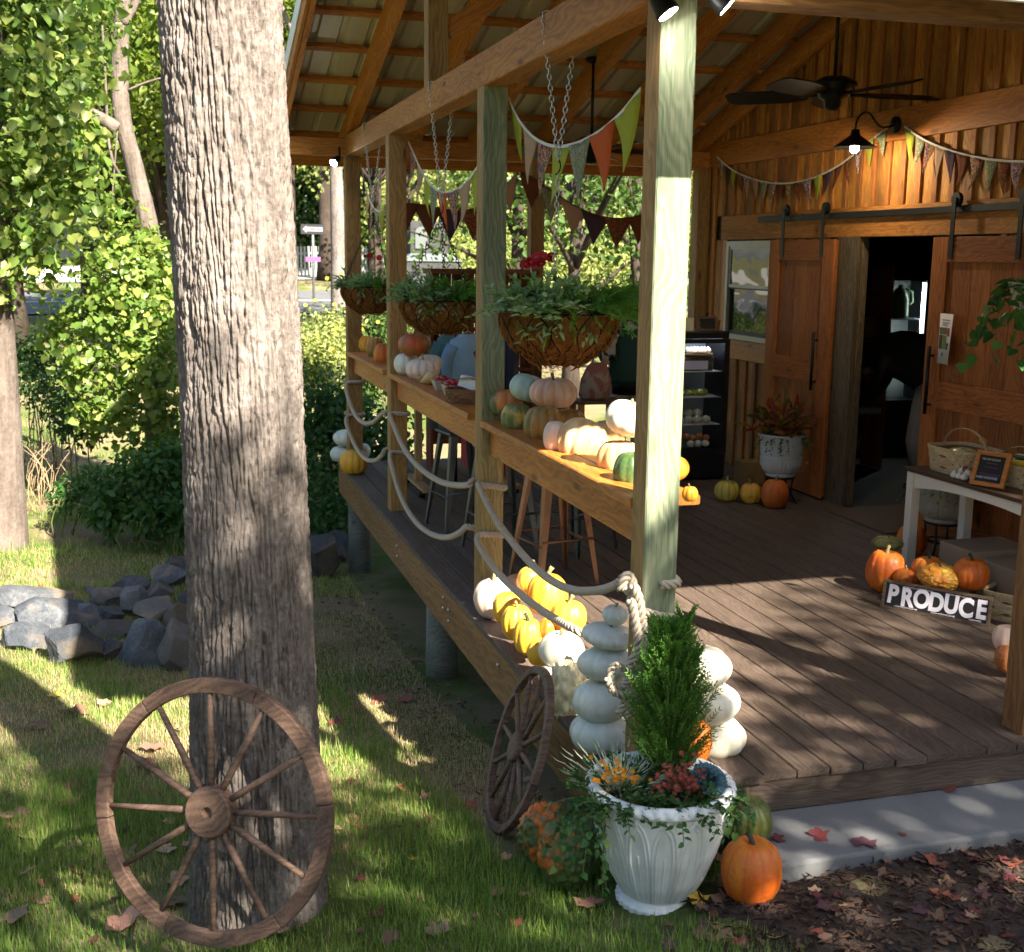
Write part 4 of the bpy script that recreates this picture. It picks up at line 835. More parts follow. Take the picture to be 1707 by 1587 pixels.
c2 = aty(986, 250, 6.2); fan(c2, aty(990, 95, 6.2)[2]-c2[2], 1.0, 'second black ceiling fan hanging behind the nearest bunting')
M['spotlit'] = emit('spot_lens', (1, .96, .86), 60.)
def spot(c, d, label):
    s = empty('spotlight', c, label, 'spotlight', 'small black spotlights on the beams'); d = unit(np.array(d, float)); mb = MB()
    mb.tube([(0, 0, 0), d*.02, d*.04, d*.09, d*.10], [.014, .03, .037, .044, .044], 18); mb.build('head', M['dark'], s); mb = MB(); mb.tube([d*.1002, d*.103], .036, 18); mb.build('lens', M['spotlit'], s)
    mb = MB(); mb.tube([(0, 0, 0), (0, 0, .09)], .012, 6); mb.build('bracket', M['dark'], s); return s
spot(aty(1088, -18, -.09), (.45, -.25, -.75), 'black spotlight at the top of the corner post, left one'); spot(aty(1178, -22, -.05), (.55, -.2, -.5), 'black spotlight on the front eave beam, right one'); spot(aty(566, 262, Y4-.12), (-.55, -.45, -.5), 'lit white spotlight beside the far corner post')

# ------------------------------------------------------------------ wagon wheels
M['wheelw'] = wood('wheel_wood', (.06, .035, .025), (.14, .085, .06), (.22, .14, .10), var=.12, knots=False)
def wagon_wheel(cen, right, upv, rad, rw, th, label, hub_r):
    root = empty('wagon_wheel', cen, label, 'wagon wheel', 'wooden wagon wheels'); r = unit(np.array(right, float)); u = np.array(upv, float); u = unit(u-r*(u@r)); nrm = np.cross(r, u)
    for s in range(6):
        V = []; k = 9; a0 = s*math.pi/3+.2
        for q in range(k):
            a = a0+(math.pi/3-.006)*q/(k-1); d = r*math.cos(a)+u*math.sin(a)
            V += [d*rad+nrm*th/2, d*rad-nrm*th/2, d*(rad-rw)-nrm*th/2, d*(rad-rw)+nrm*th/2]
        F = [(4*q+j, 4*q+(j+1) % 4, 4*q+4+(j+1) % 4, 4*q+4+j) for q in range(k-1) for j in range(4)]+[(3, 2, 1, 0), (4*k-4, 4*k-3, 4*k-2, 4*k-1)]
        o = MB().add(V, F).build('rim_segment', M['wheelw'], root); b = o.modifiers.new('b', 'BEVEL'); b.width = .004; b.segments = 2
    for s in range(12):
        a = s*math.pi/6+.1; d = r*math.cos(a)+u*math.sin(a); mb = MB(); mb.tube([d*hub_r*.8, d*(hub_r+.05), d*(rad-rw)*.6, d*(rad-rw+.01)], [.011, .0135, .0125, .010], 8); mb.build('spoke', M['wheelw'], root)
    mb = MB(); th2 = np.linspace(0, 2*math.pi, 33)[:-1]; V = []
    for ro, h in ((hub_r*.9, -.035), (hub_r, -.028), (hub_r, .028), (hub_r*.95, .035), (.022, .035), (.016, .015)): V += [ro*(r*math.cos(a)+u*math.sin(a))+nrm*h for a in th2]
    F = [(i*32+j, i*32+(j+1) % 32, (i+1)*32+(j+1) % 32, (i+1)*32+j) for i in range(5) for j in range(32)]+[tuple(range(32))[::-1], tuple(range(160, 192))]
    mb.add(V, F); mb.build('hub', M['wheelw'], root); return root
c = aty(353, 1352, .02); yaw = math.radians(34)
WH1 = wagon_wheel(c, (math.cos(yaw), -math.sin(yaw), 0), (math.sin(yaw)*.2, math.cos(yaw)*.2, 1), .482, .054, .036, 'large wooden wagon wheel leaning on the tree trunk', .092)
B = ongr(824, 1384); T = atx(905, 1112, -.13); cc = (B+T)/2
wagon_wheel(cc, np.cross(T-B, (1, 0, .3)), T-B, float(np.linalg.norm(T-B))/2, .037, .034, 'smaller wooden wagon wheel leaning on the deck fascia', .068)

# ------------------------------------------------------------------ big planter
def nearp(h): return ongr(*h)
pb = ongr(1094, 1492); kp = ppm(pb); H = 212/kp; RR = 117/kp
nt, nz = 600, 150; th = np.linspace(0, 2*math.pi, nt, endpoint=False); prof = []
zz = np.linspace(0, 1, nz); Rz = np.interp(zz, [0, .04, .055, .085, .11, .25, .5, .75, .9, .905, .925, .95, .985, 1.0], [.57, .58, .53, .49, .52, .66, .83, .945, .985, 1.01, 1.035, 1.04, 1.01, .96])*RR
TH, ZZ = np.meshgrid(th, zz); RZ = np.repeat(Rz[:, None], nt, 1); u = (TH*15/(2*math.pi)) % 1-.5; t = np.clip((ZZ-.11)/(.86-.11), 0, 1); inb = ((ZZ > .11) & (ZZ < .885)).astype(float)
for sc, off in ((.47, 0), (.33, .06)):
    cc_ = sc*np.sqrt(np.clip(1-np.clip((t+off-.45)/.55, 0, 1)**2.2, 0, 1)); RZ += inb*.0075*np.exp(-((np.abs(u)-cc_)/.026)**2)
RZ += inb*.004*np.exp(-(u/.03)**2)*(t < .62)
RZ += (ZZ > .93)*.006*np.sin(TH*40)*np.sin((ZZ-.93)/.07*math.pi)*(ZZ < .99); RZ += (ZZ < .05)*.003*np.sin(TH*28)
V = np.c_[(RZ*np.cos(TH)).ravel(), (RZ*np.sin(TH)).ravel(), (ZZ*H).ravel()]
V2 = np.array([((rr_)*math.cos(a), (rr_)*math.sin(a), z) for rr_, z in ((RR*.90, H*.99), (RR*.88, H*.90)) for a in th]); V = np.vstack([V, V2]); rows = nz+2
F = np.array([(i*nt+j, i*nt+(j+1) % nt, (i+1)*nt+(j+1) % nt, (i+1)*nt+j) for i in range(rows-1) for j in range(nt)])
n = NT('worn_white_planter'); v = n.coord(); z = n.n('SeparateXYZ'); n.put(z.inputs[0], v); rimf = n.ramp(n.math('DIVIDE', z.outputs[2], H), [(.87, 0.), (.95, 1.)])
chip = n.noise(n.mapv(v, (1, 1, .9)), 26, 5, .72); thr = n.math('SUBTRACT', .70, n.math('MULTIPLY', rimf, .14)); cf = n.math('MULTIPLY', n.math('SUBTRACT', chip, thr), 22., clamp=True)
base = n.mix(n.noise(v, 5, 5, .65), (.66, .70, .72), (.82, .83, .82)); base = n.mix(n.math('MULTIPLY', n.ramp(n.noise(n.mapv(v, (8, 8, 1.2)), 3, 4), [(.45, 0.), (.75, 1.)]), .35), base, (.36, .39, .33))
n.bump(n.noise(v, 90, 4), .15, .004); M['planter'] = n.end(n.mix(cf, base, (.03, .025, .02)), .6, 0, .3)
pl = empty('garden_urn', pb+np.array([0, 0, -.01]), 'large white weathered planter with arch relief and chipped rim', 'planter'); link('pot', npmesh('pot', V, F, True), M['planter'], pl)
MB().lathe([(RR*.9, H*.90), (.001, H*.93)], 32, cap=False).build('soil', M['soil'], pl)
top = pb+np.array([0, 0, H*.9])
# thuja
g = np.random.default_rng(12); sp = []; tb = aty(1112, 1300, pb[1]+.06); tt_ = aty(1112, 1040, pb[1]+.06); TH_ = tt_[2]-tb[2]
for i in range(680):
    h = g.uniform(0, 1)**.9; a = g.uniform(0, 6.283); w = .20*(1-h)**.7*(.6+.4*min(1, h*4))*g.uniform(.75, 1.1)+.02; o = tb+np.array([0, 0, TH_*h*.93]); d = unit(np.array([math.cos(a)*.75, math.sin(a)*.75, .85+h*.8])); sp.append((o+d*(1, 1, 0)*w*g.uniform(.0, .4), d, w*g.uniform(.8, 1.5)+.03, -.08+g.uniform(0, .16)))
for dx, hh in ((-.06, 1.0), (.05, 1.03), (.0, .9), (.10, .8), (-.10, .8)):
    for i in range(36): h = g.uniform(.55, 1); a = g.uniform(0, 6.28); sp.append((tb+np.array([dx*(h-.3)/.7, 0, TH_*h*hh*.95]), unit(np.array([math.cos(a)*.4, math.sin(a)*.4, 1])), g.uniform(.05, .10), 0))
fronds('thuja_shrub', tb-(0, 0, .06), sp, M['thuja'], M['stem'], 'upright green thuja growing in the big white planter', 'shrub', blade=.021, bw=.0042, per=17, seed=13)
shrub('trailing_ivy', aty(1005, 1340, pb[1]-.05)*(1, 1, 0)+(0, 0, top[2]+.01), .05, .17, .5, 1.5, 13, 11, .028, .024, 'heart', M['ivyl'], M['stem'], 'creeping green ivy trailing over the left rim of the planter', seed=21, arc=(2.4, 5.0))
shrub('trailing_ivy', aty(1190, 1345, pb[1]-.08)*(1, 1, 0)+(0, 0, top[2]+.01), .05, .12, .5, 1.3, 16, 8, .030, .025, 'heart', M['ivyl'], M['stem'], 'dark ivy spilling over the right rim of the planter', seed=22, arc=(3.6, 6.6))
shrub('orange_mum', aty(1035, 1305, pb[1]-.04)*(1, 1, 0)+(0, 0, top[2]), .13, .17, 1.1, .5, 70, 11, .028, .014, 'lance', M['mumg'], M['stem'], 'leafy orange flowering mum at left in the planter', seed=23)
M['orfl'] = leafmat('orange_petals', [(.60, .22, .01), (.70, .32, .03)], .3); M['rufl'] = leafmat('russet_petals', [(.20, .03, .02), (.34, .07, .05), (.16, .03, .02)], .3)
g = np.random.default_rng(31); flowers('orange_blooms', [aty(1038+g.normal()*26, 1292+g.normal()*14, pb[1]-.06+g.normal()*.03) for _ in range(46)], .010, 8, M['orfl'], M['yc'], 'tiny orange blooms on the mum in the planter', seed=6)
shrub('russet_mum', aty(1128, 1320, pb[1]-.10)*(1, 1, 0)+(0, 0, top[2]), .13, .16, 1.0, .6, 80, 10, .030, .017, 'lance', M['mumg'], M['stem'], 'leafy russet flowering plant right of centre in the planter', seed=24)
flowers('russet_blooms', [aty(1130+g.normal()*22, 1300+g.normal()*16, pb[1]-.14+g.normal()*.03) for _ in range(90)], .011, 7, M['rufl'], M['yc'], 'russet red bloom clusters in the planter', seed=7)
# striped grass tuft
g = np.random.default_rng(33); tb2 = aty(1032, 1300, pb[1]+.02)*(1, 1, 0)+(0, 0, top[2]); k_ = 130; a = g.uniform(0, 6.28, k_); rt = empty('striped_grass', tb2, 'tuft of striped white and green grass at left in the planter', 'grass tuft')
mb = []; P = []; D = []; N = []; Ls = []
for i in range(k_):
    L = g.uniform(.10, .22); d0 = np.array([math.cos(a[i])*.55-.15, math.sin(a[i])*.55, 1.]); 
    for s in range(4): P.append(unit(d0)*L*.25*s+np.array([math.cos(a[i]), math.sin(a[i]), 0])*.012*s*s-np.array([0, 0, .004])*s*s); D.append(unit(d0)+np.array([math.cos(a[i]), math.sin(a[i]), -.6])*.16*s); N.append((math.cos(a[i]), math.sin(a[i]), .3)); Ls.append(L*.30)
o = cards_obj('blades', P, D, N, np.array(Ls), .0055, 'blade', M['variegated'], rt); o['kind'] = 'stuff'
# ornamental cabbage
g = np.random.default_rng(35); cb = aty(1182, 1300, pb[1]-.10); rt = empty('ornamental_cabbage', cb, 'blue-green ornamental cabbage rosette at right in the planter', 'cabbage'); P = []; D = []; N = []; Ls = []
ax = unit(np.array([.15, -.55, .8])); s_ = unit(np.cross(ax, (1, 0, 0))); t_ = np.cross(ax, s_)
for i in range(120):
    r = math.sqrt(i/120); a = i*2.39996; d = math.cos(a)*s_+math.sin(a)*t_; P.append(ax*.035*(1-r)+d*r*.03); D.append(d*(.35+r)+ax*(1.0-r*.85)); N.append(ax-d*.8); Ls.append(.020+.030*r)
M['cabbage'] = leafmat('cabbage_leaves', [(.03, .08, .11), (.09, .19, .22), (.16, .28, .30)], .2, .55); cards_obj('leaves', P, D, N, np.array(Ls), np.array(Ls)*.85, 'heart', M['cabbage'], rt)
# ------------------------------------------------------------------ stools
M['copper'] = plain('stool_copper', (.26, .13, .075), .4, .7, .25, 9); M['steel'] = plain('stool_gunmetal', (.10, .11, .12), .4, .8, .25, 9)
def stool(x, y, rot, mat, label):
    s = empty('bar_stool', (x, y, 0), label, 'stool', 'metal bar stools along the bar'); s.rotation_euler = (0, 0, rot); H = .76
    o = MB().box((-.16, -.16, H-.03), (.16, .16, H)).build('seat', mat, s); b = o.modifiers.new('b', 'BEVEL'); b.width = .02; b.segments = 3
    for sx in (1, -1):
        for sy in (1, -1):
            V = []
            for z, c_, w in ((H-.03, .135, .055), (.35, .18, .042), (.02, .215, .026), (0, .216, .026)):
                cx, cy = sx*c_, sy*c_; V += [(cx, cy, z), (cx-sx*w, cy, z), (cx-sx*w, cy-sy*.006, z), (cx-sx*.006, cy-sy*.006, z), (cx-sx*.006, cy-sy*w, z), (cx, cy-sy*w, z)]
            F = [(q*6+j, q*6+(j+1) % 6, q*6+6+(j+1) % 6, q*6+6+j) for q in range(3) for j in range(6)]; MB().add(V, F+[tuple(range(6)), tuple(range(18, 24))]).build('leg', mat, s)
    for k in range(4):
        z = .27 if k % 2 else .30; a = .187; p = [(-a, -a), (a, -a), (a, a), (-a, a)]; MB().tube([(*p[k], z), (*p[(k+1) % 4], z)], .008, 6).build('foot_rail', mat, s)
    return s
stool(.63, 2.98, .18, M['copper'], 'copper bar stool nearest the corner post'); stool(.50, 3.80, .1, M['steel'], 'dark metal bar stool behind the second post'); stool(.42, 4.62, .15, M['steel'], 'grey metal bar stool left of the second post'); stool(1.05, 3.75, .5, M['steel'], 'dark bar stool standing further inside the porch')
# ------------------------------------------------------------------ clothes rack and clothes
M['palewood'] = wood('pale_stand_wood', (.26, .15, .07), (.38, .24, .11), (.50, .34, .18), var=.1, knots=False)
ck = empty('clothes_rack', (.62, 6.12, 0), 'rolling clothes rack with wooden base and black pole', 'clothes rack')
board('upright', (.40, 6.12, .08), (.40, 6.12, 1.52), .07, .06, M['palewood'], ck, up=(1, 0, 0))
board('upright', (1.20, 6.12, .08), (1.20, 6.12, 1.52), .07, .06, M['palewood'], ck, up=(1, 0, 0))
for x in (.40, 1.20): board('foot', (x, 5.72, .07), (x, 6.5, .07), .09, .03, M['palewood'], ck)
for x in (.36, 1.2):
    for y in (5.78, 6.45): MB().lathe([(.012, -.03), (.03, -.02), (.034, 0), (.03, .02), (.012, .03)], 14, cen=rel(ck, (x, y, .034))).build('caster', M['dark'], ck)
pole = [rel(ck, p_) for p_ in ((.70, 5.95, .1), (.70, 5.95, 1.50))]; MB().tube(pole, .016, 8).build('pole', M['dark'], ck)
MB().tube([rel(ck, (.3, 5.98, 1.50)), rel(ck, (1.35, 5.98, 1.50))], .014, 8).build('hanging_rail', M['dark'], ck)
def shirt(x, y, rot, mat, label, w=.23, L=.62, patch=None, sl=.50, ztop=1.40):
    s = empty('shirt', (x, y, ztop-L), label, 'shirt', 'shirts hanging on the rack'); s.rotation_euler = (0, 0, rot); mb = MB(); n_ = 20; V = []
    rows = [(L, .075, .03), (L-.02, .10, .04), (L-.05, w*.86, .05), (L-.14, w, .06), (L*.5, w*.97, .06), (.06, w*1.0, .055), (0, w*.98, .05)]
    for z, a, b in rows:
        for j in range(n_):
            t = 2*math.pi*j/n_; V.append((a*math.copysign(abs(math.cos(t))**.7, math.cos(t)), b*math.sin(t)*(1+.25*math.sin(5*t+z*9)), z))
    mb.add(V, [(i*n_+j, (i+1)*n_+j, (i+1)*n_+(j+1) % n_, i*n_+(j+1) % n_) for i in range(len(rows)-1) for j in range(n_)], 0, True); mb.build('body', mat, s)
    for sg in (1, -1): MB().tube([(sg*w*.72, 0, L-.10), (sg*w*1.0, -.005, L-.20), (sg*w*1.06, -.01, L-.20-sl*.6), (sg*w*1.08, .0, L-.14-sl)], [.06, .055, .045, .04], 12).build('sleeve', mat, s)
    if patch is not None:
        V = [(.02, -.068, L-.16), (.075, -.066, L-.11), (.07, -.066, L-.20), (.035, -.068, L-.27), (.0, -.068, L-.28)]; o = MB().add(V, [(0, 4, 3, 2, 1)]).build('patch', patch, s); sd = o.modifiers.new('s', 'SOLIDIFY'); sd.thickness = .004
    h = MB(); h.tube([(-w*.75, 0, L-.05), (0, 0, L+.02), (w*.75, 0, L-.05)], .012, 6); h.build('hanger', M['palewood'], s)
    MB().tube([(0, 0, L+.02), (0, 0, L+.07), (.018, 0, L+.09), (.0, 0, L+.115), (-.012, 0, L+.1)], .003, 5).build('hook', M['zinc'], s); return s
CS = lambda nm, c: plain(nm, c, .9, 0, .3, 7, 1.)
shirt(.78, 5.86, .1, CS('shirt_light_blue', (.20, .34, .50)), 'light blue sweatshirt with a dark red patch on the rack', .185, .55, CS('red_patch', (.16, .02, .025)), .52)
for i, (cc_, lb) in enumerate((((.03, .08, .32), 'royal blue shirt hanging second on the rack'), ((.25, .03, .04), 'dark red shirt between the blue ones on the rack'), ((.02, .035, .12), 'navy shirt hanging fourth on the rack'), ((.015, .02, .05), 'darkest navy shirt at the right end of the rack'))): shirt(.98+i*.075, 6.02, 1.2, CS('shirt_cloth_%d' % i, cc_), lb, .21, .6)
shirt(.72, 6.15, .0, CS('shirt_teal', (.10, .24, .27)), 'teal cloth hanging low behind the light blue sweatshirt', .16, .85, None, .7)
for i, xx in enumerate((1.0, 1.12)):
    t_ = MB().box((xx-.03, 5.80, 1.40), (xx+.03, 5.803, 1.47)).build('price_tag', plain('price_tag_paper_%d' % i, (.75, .75, .73), .8)); tag(t_, ['white paper tag left on the hanging shirts', 'white paper tag right on the hanging shirts'][i], 'tag')
for i, (x, y) in enumerate(((.66, 5.0), (.83, 4.9))): 
    o = MB().box((x-.03, y, .32), (x+.03, y+.5, .95)).build('red_cloth', plain('red_cloth_%d' % i, (.28, .02, .035), .9)); o.modifiers.new('b', 'BEVEL').width = .02; tag(o, ['red folded cloth hanging behind the grey stool, left', 'red folded cloth hanging behind the grey stool, right'][i], 'cloth')
# ------------------------------------------------------------------ on the bar: tomatoes and wicker basket
M['pulp'] = plain('pulp_carton', (.42, .36, .29), .95, 0, .15, 60, .4); M['tomato'] = plain('tomato_skin', (.36, .012, .02), .18, 0, .3, 20); M['wick'] = wood('wicker_cane', (.10, .045, .02), (.19, .09, .04), (.28, .15, .07), knots=False)
for b, (pc, lb) in enumerate((((738, 654), 'left'), ((755, 666), 'right'))):
    c = atx(pc[0], pc[1], .14); c[2] = ZS; s = empty('berry_carton', c, f'{lb} grey pulp carton on the bar', 'carton'); o = MB().add([(-.05, -.05, 0), (.05, -.05, 0), (.05, .05, 0), (-.05, .05, 0), (-.07, -.07, .07), (.07, -.07, .07), (.07, .07, .07), (-.07, .07, .07)], [(0, 3, 2, 1), (0, 1, 5, 4), (1, 2, 6, 5), (2, 3, 7, 6), (3, 0, 4, 7)]).build('carton', M['pulp'], s); sd = o.modifiers.new('s', 'SOLIDIFY'); sd.thickness = .004
    g = np.random.default_rng(b+3); k = 0
    for q in range(9):
        th = q*2.4; r = .052*math.sqrt(q/9); t = empty('tomato', c+(r*math.cos(th), r*math.sin(th), .052+.03*(1-q/9)+g.uniform(0, .008)), f'red tomato heaped in the {lb} carton on the bar', 'tomato', f'tomatoes in the {lb} carton')
        MB().lathe([(.002, -.024), (.018, -.02), (.027, -.004), (.026, .01), (.014, .021), (.003, .018)], 14).build('flesh', M['tomato'], t)
def woven(c, lx, ly, h, rot, mat, label, name='woven_basket', handle=True, strips=7, flare=1.12, group=None, wood2=None):
    """chip basket of diagonal splints: weave pieces are strips standing proud in turn"""
    s = empty(name, c, label, 'basket', group); s.rotation_euler = (0, 0, rot)
    def pt(t, z, e=0.): 
        a = 2*math.pi*t; f = 1+(flare-1)*z/h; sx = math.copysign(abs(math.cos(a))**.45, math.cos(a)); sy = math.copysign(abs(math.sin(a))**.45, math.sin(a)); return ((lx/2*f+e)*sx, (ly/2*f+e)*sy, z)
    n_ = 44; rows = 6; V = [pt(j/n_, h*i/(rows-1), -.004) for i in range(rows) for j in range(n_)]; F = [(i*n_+j, i*n_+(j+1) % n_, (i+1)*n_+(j+1) % n_, (i+1)*n_+j) for i in range(rows-1) for j in range(n_)]+[tuple(range(n_))[::-1]]
    MB().add(V, F, 0, True).build('lining', M['wick'], s)
    for dr in (1, -1):
        for q in range(strips*2):
            V = []; t0 = q/(strips*2); w = .38/(strips*2)
            for i in range(9):
                u = i/8; e = .0015+.003*(math.sin(u*math.pi*4+q*math.pi+(math.pi if dr < 0 else 0))*.5+.5)
                for sg in (-1, 1): V.append(pt(t0+dr*u*.13+sg*w, h*.93*u, e))
            o = MB().add(V, [(2*i, 2*i+1, 2*i+3, 2*i+2) for i in range(8)]).build('splint', mat, s); sd = o.modifiers.new('s', 'SOLIDIFY'); sd.thickness = .002
    mb = MB()
    V = []
    for j in range(n_):
        for e, z in ((.006, h*.9), (.006, h*1.02), (-.006, h*1.02), (-.006, h*.9)): V.append(pt(j/n_, z, e))
    mb.add(V, [(4*j+k, 4*j+(k+1) % 4, 4*((j+1) % n_)+(k+1) % 4, 4*((j+1) % n_)+k) for j in range(n_) for k in range(4)]); mb.build('rim', wood2 or mat, s)
    if handle:
        V = []; r0 = ly/2*flare
        for i in range(17):
            a = math.pi*i/16; y = -math.cos(a)*r0; z = h*.9+math.sin(a)*h*.85
            for dx, dr_ in ((-.011, 0), (.011, 0), (.011, .004), (-.011, .004)): V.append((dx, y*(1+dr_), z+dr_*math.sin(a)))
        mb = MB().add(V, [(4*i+k, 4*i+(k+1) % 4, 4*i+4+(k+1) % 4, 4*i+4+k) for i in range(16) for k in range(4)]); mb.build('handle', wood2 or mat, s)
    return s
c = atx(779, 690, .13); c[2] = ZS; woven(c, .15, .24, .09, 1.0, M['wick'], 'small brown wicker basket with handle at the end of the bar', 'wicker_basket', strips=5)
o = MB().box((-.06, -.09, .06), (.06, .09, .13)).build('paper_pad', plain('white_paper', (.78, .78, .76), .8)); o.location = c+(.03, .05, .02); o.rotation_euler = (.3, .1, 1.0); tag(o, 'white paper sheets standing in the wicker basket', 'paper')
# ------------------------------------------------------------------ hutch on the far side
M['redwood'] = wood('red_hutch_wood', (.09, .025, .012), (.18, .05, .02), (.26, .09, .035), var=.15, knots=False); HX0, HX1, HY = .78, 1.80, Y4-.16
hu = empty('display_hutch', ((HX0+HX1)/2, HY, 0), 'red-brown wooden hutch on the far side of the porch', 'hutch')
board('top_board', (HX0-.04, HY, 1.91), (HX1+.05, HY, 1.91), .26, .05, M['redwood'], hu)
for x in np.arange(HX0+.06, HX1, .118): board('back_slat', (x, HY+.09, .2), (x, HY+.09, 1.885), .11, .02, M['redwood'], hu, up=(0, 1, 0))
for x in (HX0, HX1): board('side', (x, HY, 0), (x, HY, 1.885), .22, .03, M['redwood'], hu, up=(1, 0, 0))
for z in (.95, 1.35): board('shelf', (HX0+.016, HY-.01, z), (HX1-.016, HY-.01, z), .19, .025, M['redwood'], hu)
for i, x in enumerate((1.50, 1.60, 1.70)):
    j = empty('jar', (x, HY-.05, 1.3625), ['left white-lidded jar on the hutch shelf', 'middle white-lidded jar on the hutch shelf', 'right white-lidded jar on the hutch shelf'][i], 'jar'); MB().lathe([(.035, 0), (.036, .09), (.028, .105)], 14).build('glass', plain('jar_content_%d' % i, (.30, .16, .06), .25), j); MB().lathe([(.031, .105), (.031, .125)], 14).build('lid', M['shade_in'], j)
# ------------------------------------------------------------------ people
def skinned(name, joints, edges, parent, mat, loc, sub=2):
    """joints: name -> (xyz, r); one continuous skinned surface, rooted at the first joint"""
    ks = list(joints); V = [joints[k_][0] for k_ in ks]; E = [(ks.index(a), ks.index(b)) for a, b in edges]; me = bpy.data.meshes.new(name); me.from_pydata(V, E, []); o = link(name, me, mat, parent, loc)
    md = o.modifiers.new('skin', 'SKIN'); sl_ = me.skin_vertices[0].data if me.skin_vertices else None
    if sl_ is not None:
        for i, k_ in enumerate(ks):
            r_ = joints[k_][1]; sl_[i].radius = (r_, r_) if not isinstance(r_, tuple) else r_; sl_[i].use_root = (i == 0)
    md.use_smooth_shade = True; s = o.modifiers.new('sub', 'SUBSURF'); s.levels = s.render_levels = sub; return o
M['skin'] = plain('skin', (.42, .25, .18), .5); M['hair'] = plain('dark_hair', (.010, .008, .007), .4, 0, .3, 60, .5); M['sweater'] = plain('green_sweater', (.012, .045, .035), .9, 0, .2, 50, .3); M['trous'] = plain('pale_trousers', (.42, .34, .34), .9); M['scarf'] = cloth('scarf_navy_white', (.02, .03, .09), [(.55, .53, .50)], 9)
pp = aty(1052, 560, 6.35); P0 = np.array([pp[0], 6.35, 0.]); pe = empty('person', P0, 'person with long dark hair in a dark green sweater holding a cloth bag', 'person'); pe.rotation_euler = (0, 0, -.5)
J = dict(pel=((0, 0, .98), .15), sp=((0, 0, 1.18), .135), ch=((0, .01, 1.38), .155), ne=((0, -.01, 1.54), .055), hd=((0, -.03, 1.66), .085), cr=((0, -.02, 1.74), .07), sl=((-.17, 0, 1.44), .06), el=((-.24, -.06, 1.20), .045), wl=((-.20, -.25, 1.13), .032), sr=((.17, 0, 1.44), .06), er=((.24, -.04, 1.19), .045), wr=((.22, -.20, 1.08), .032), hl=((-.09, 0, .93), .095), kl=((-.10, -.01, .50), .06), al=((-.10, .02, .09), .042), tl=((-.10, -.14, .035), .035), hr=((.09, 0, .93), .095), kr=((.10, -.01, .50), .06), ar=((.10, .02, .09), .042), tr=((.10, -.14, .035), .035))
EDG = [('pel', 'sp'), ('sp', 'ch'), ('ch', 'ne'), ('ne', 'hd'), ('hd', 'cr'), ('ch', 'sl'), ('sl', 'el'), ('el', 'wl'), ('ch', 'sr'), ('sr', 'er'), ('er', 'wr'), ('pel', 'hl'), ('hl', 'kl'), ('kl', 'al'), ('al', 'tl'), ('pel', 'hr'), ('hr', 'kr'), ('kr', 'ar'), ('ar', 'tr')]
for sd_, w in (('l', (-.20, -.25, 1.13)), ('r', (.22, -.20, 1.08))):
    J['p'+sd_] = ((w[0], w[1]-.05, w[2]-.02), .026); EDG.append(('w'+sd_, 'p'+sd_))
    for q in range(5): dx = (q-2)*.017; J[f'f{q}{sd_}'] = ((w[0]+dx*1.3, w[1]-.085+abs(q-2)*.006, w[2]-.03), .009); J[f'g{q}{sd_}'] = ((w[0]+dx*1.3, w[1]-.11+abs(q-2)*.01, w[2]-.065), .008); EDG += [('p'+sd_, f'f{q}{sd_}'), (f'f{q}{sd_}', f'g{q}{sd_}')]
skinned('body', J, EDG, pe, M['skin'], (0, 0, 0))
def loft(mb, rows, n=24, m=0):
    V = [(cx+a*math.cos(2*math.pi*j/n), cy+b*math.sin(2*math.pi*j/n), z) for cx, cy, z, a, b in rows for j in range(n)]; k = len(rows)
    return mb.add(V, [(i*n+j, i*n+(j+1) % n, (i+1)*n+(j+1) % n, (i+1)*n+j) for i in range(k-1) for j in range(n)]+[tuple(range(n))[::-1], tuple(range((k-1)*n, k*n))], m, True)
mb = MB(); loft(mb, [(0, 0, .90, .215, .165), (0, 0, .95, .225, .175), (0, 0, 1.10, .20, .155), (0, 0, 1.28, .215, .16), (0, .01, 1.40, .22, .155), (0, .01, 1.47, .17, .12), (0, 0, 1.53, .075, .075)]); mb.tube([(-.15, 0, 1.43), (-.215, -.01, 1.36), (-.255, -.06, 1.2), (-.21, -.22, 1.14)], [.08, .085, .07, .05], 14); mb.tube([(.15, 0, 1.43), (.215, -.01, 1.36), (.255, -.04, 1.19), (.225, -.17, 1.10)], [.08, .085, .07, .05], 14); mb.build('sweater', M['sweater'], pe)
mb = MB(); loft(mb, [(0, 0, .80, .20, .15), (0, 0, .90, .205, .155), (0, 0, .97, .19, .145)]); mb.build('shirt_hem', M['dark'], pe)
mb = MB()
for sg in (-1, 1): mb.tube([(sg*.095, 0, .93), (sg*.10, 0, .7), (sg*.105, -.01, .48), (sg*.10, .015, .12)], [.12, .105, .085, .075], 16)
mb.build('trousers', M['trous'], pe)
mb = MB(); loft(mb, [(0, .05, 1.12, .05, .03), (0, .07, 1.18, .14, .06), (0, .06, 1.32, .155, .08), (0, .04, 1.5, .135, .10), (0, .0, 1.62, .125, .125), (0, -.005, 1.72, .115, .12), (0, 0, 1.79, .07, .075), (0, 0, 1.805, .02, .02)]); mb.build('hair', M['hair'], pe)
mb = MB(); loft(mb, [(0, 0, 1.36, .20, .15), (-.02, 0, 1.44, .18, .14), (-.01, 0, 1.52, .12, .11), (0, 0, 1.56, .09, .09)]); mb.tube([(-.12, -.12, 1.42), (-.19, -.16, 1.28), (-.16, -.17, 1.12)], [.07, .07, .05], 10); mb.build('scarf', M['scarf'], pe)
mb = MB()
for sx in (-1, 1): mb.lathe([(.004, -.004), (.011, 0), (.004, .006)], 8, cen=(sx*.032, -.112, 1.67))
mb.tube([(0, -.108, 1.68), (0, -.132, 1.645), (0, -.115, 1.635)], [.008, .013, .008], 6); mb.build('face', M['skin'], pe)
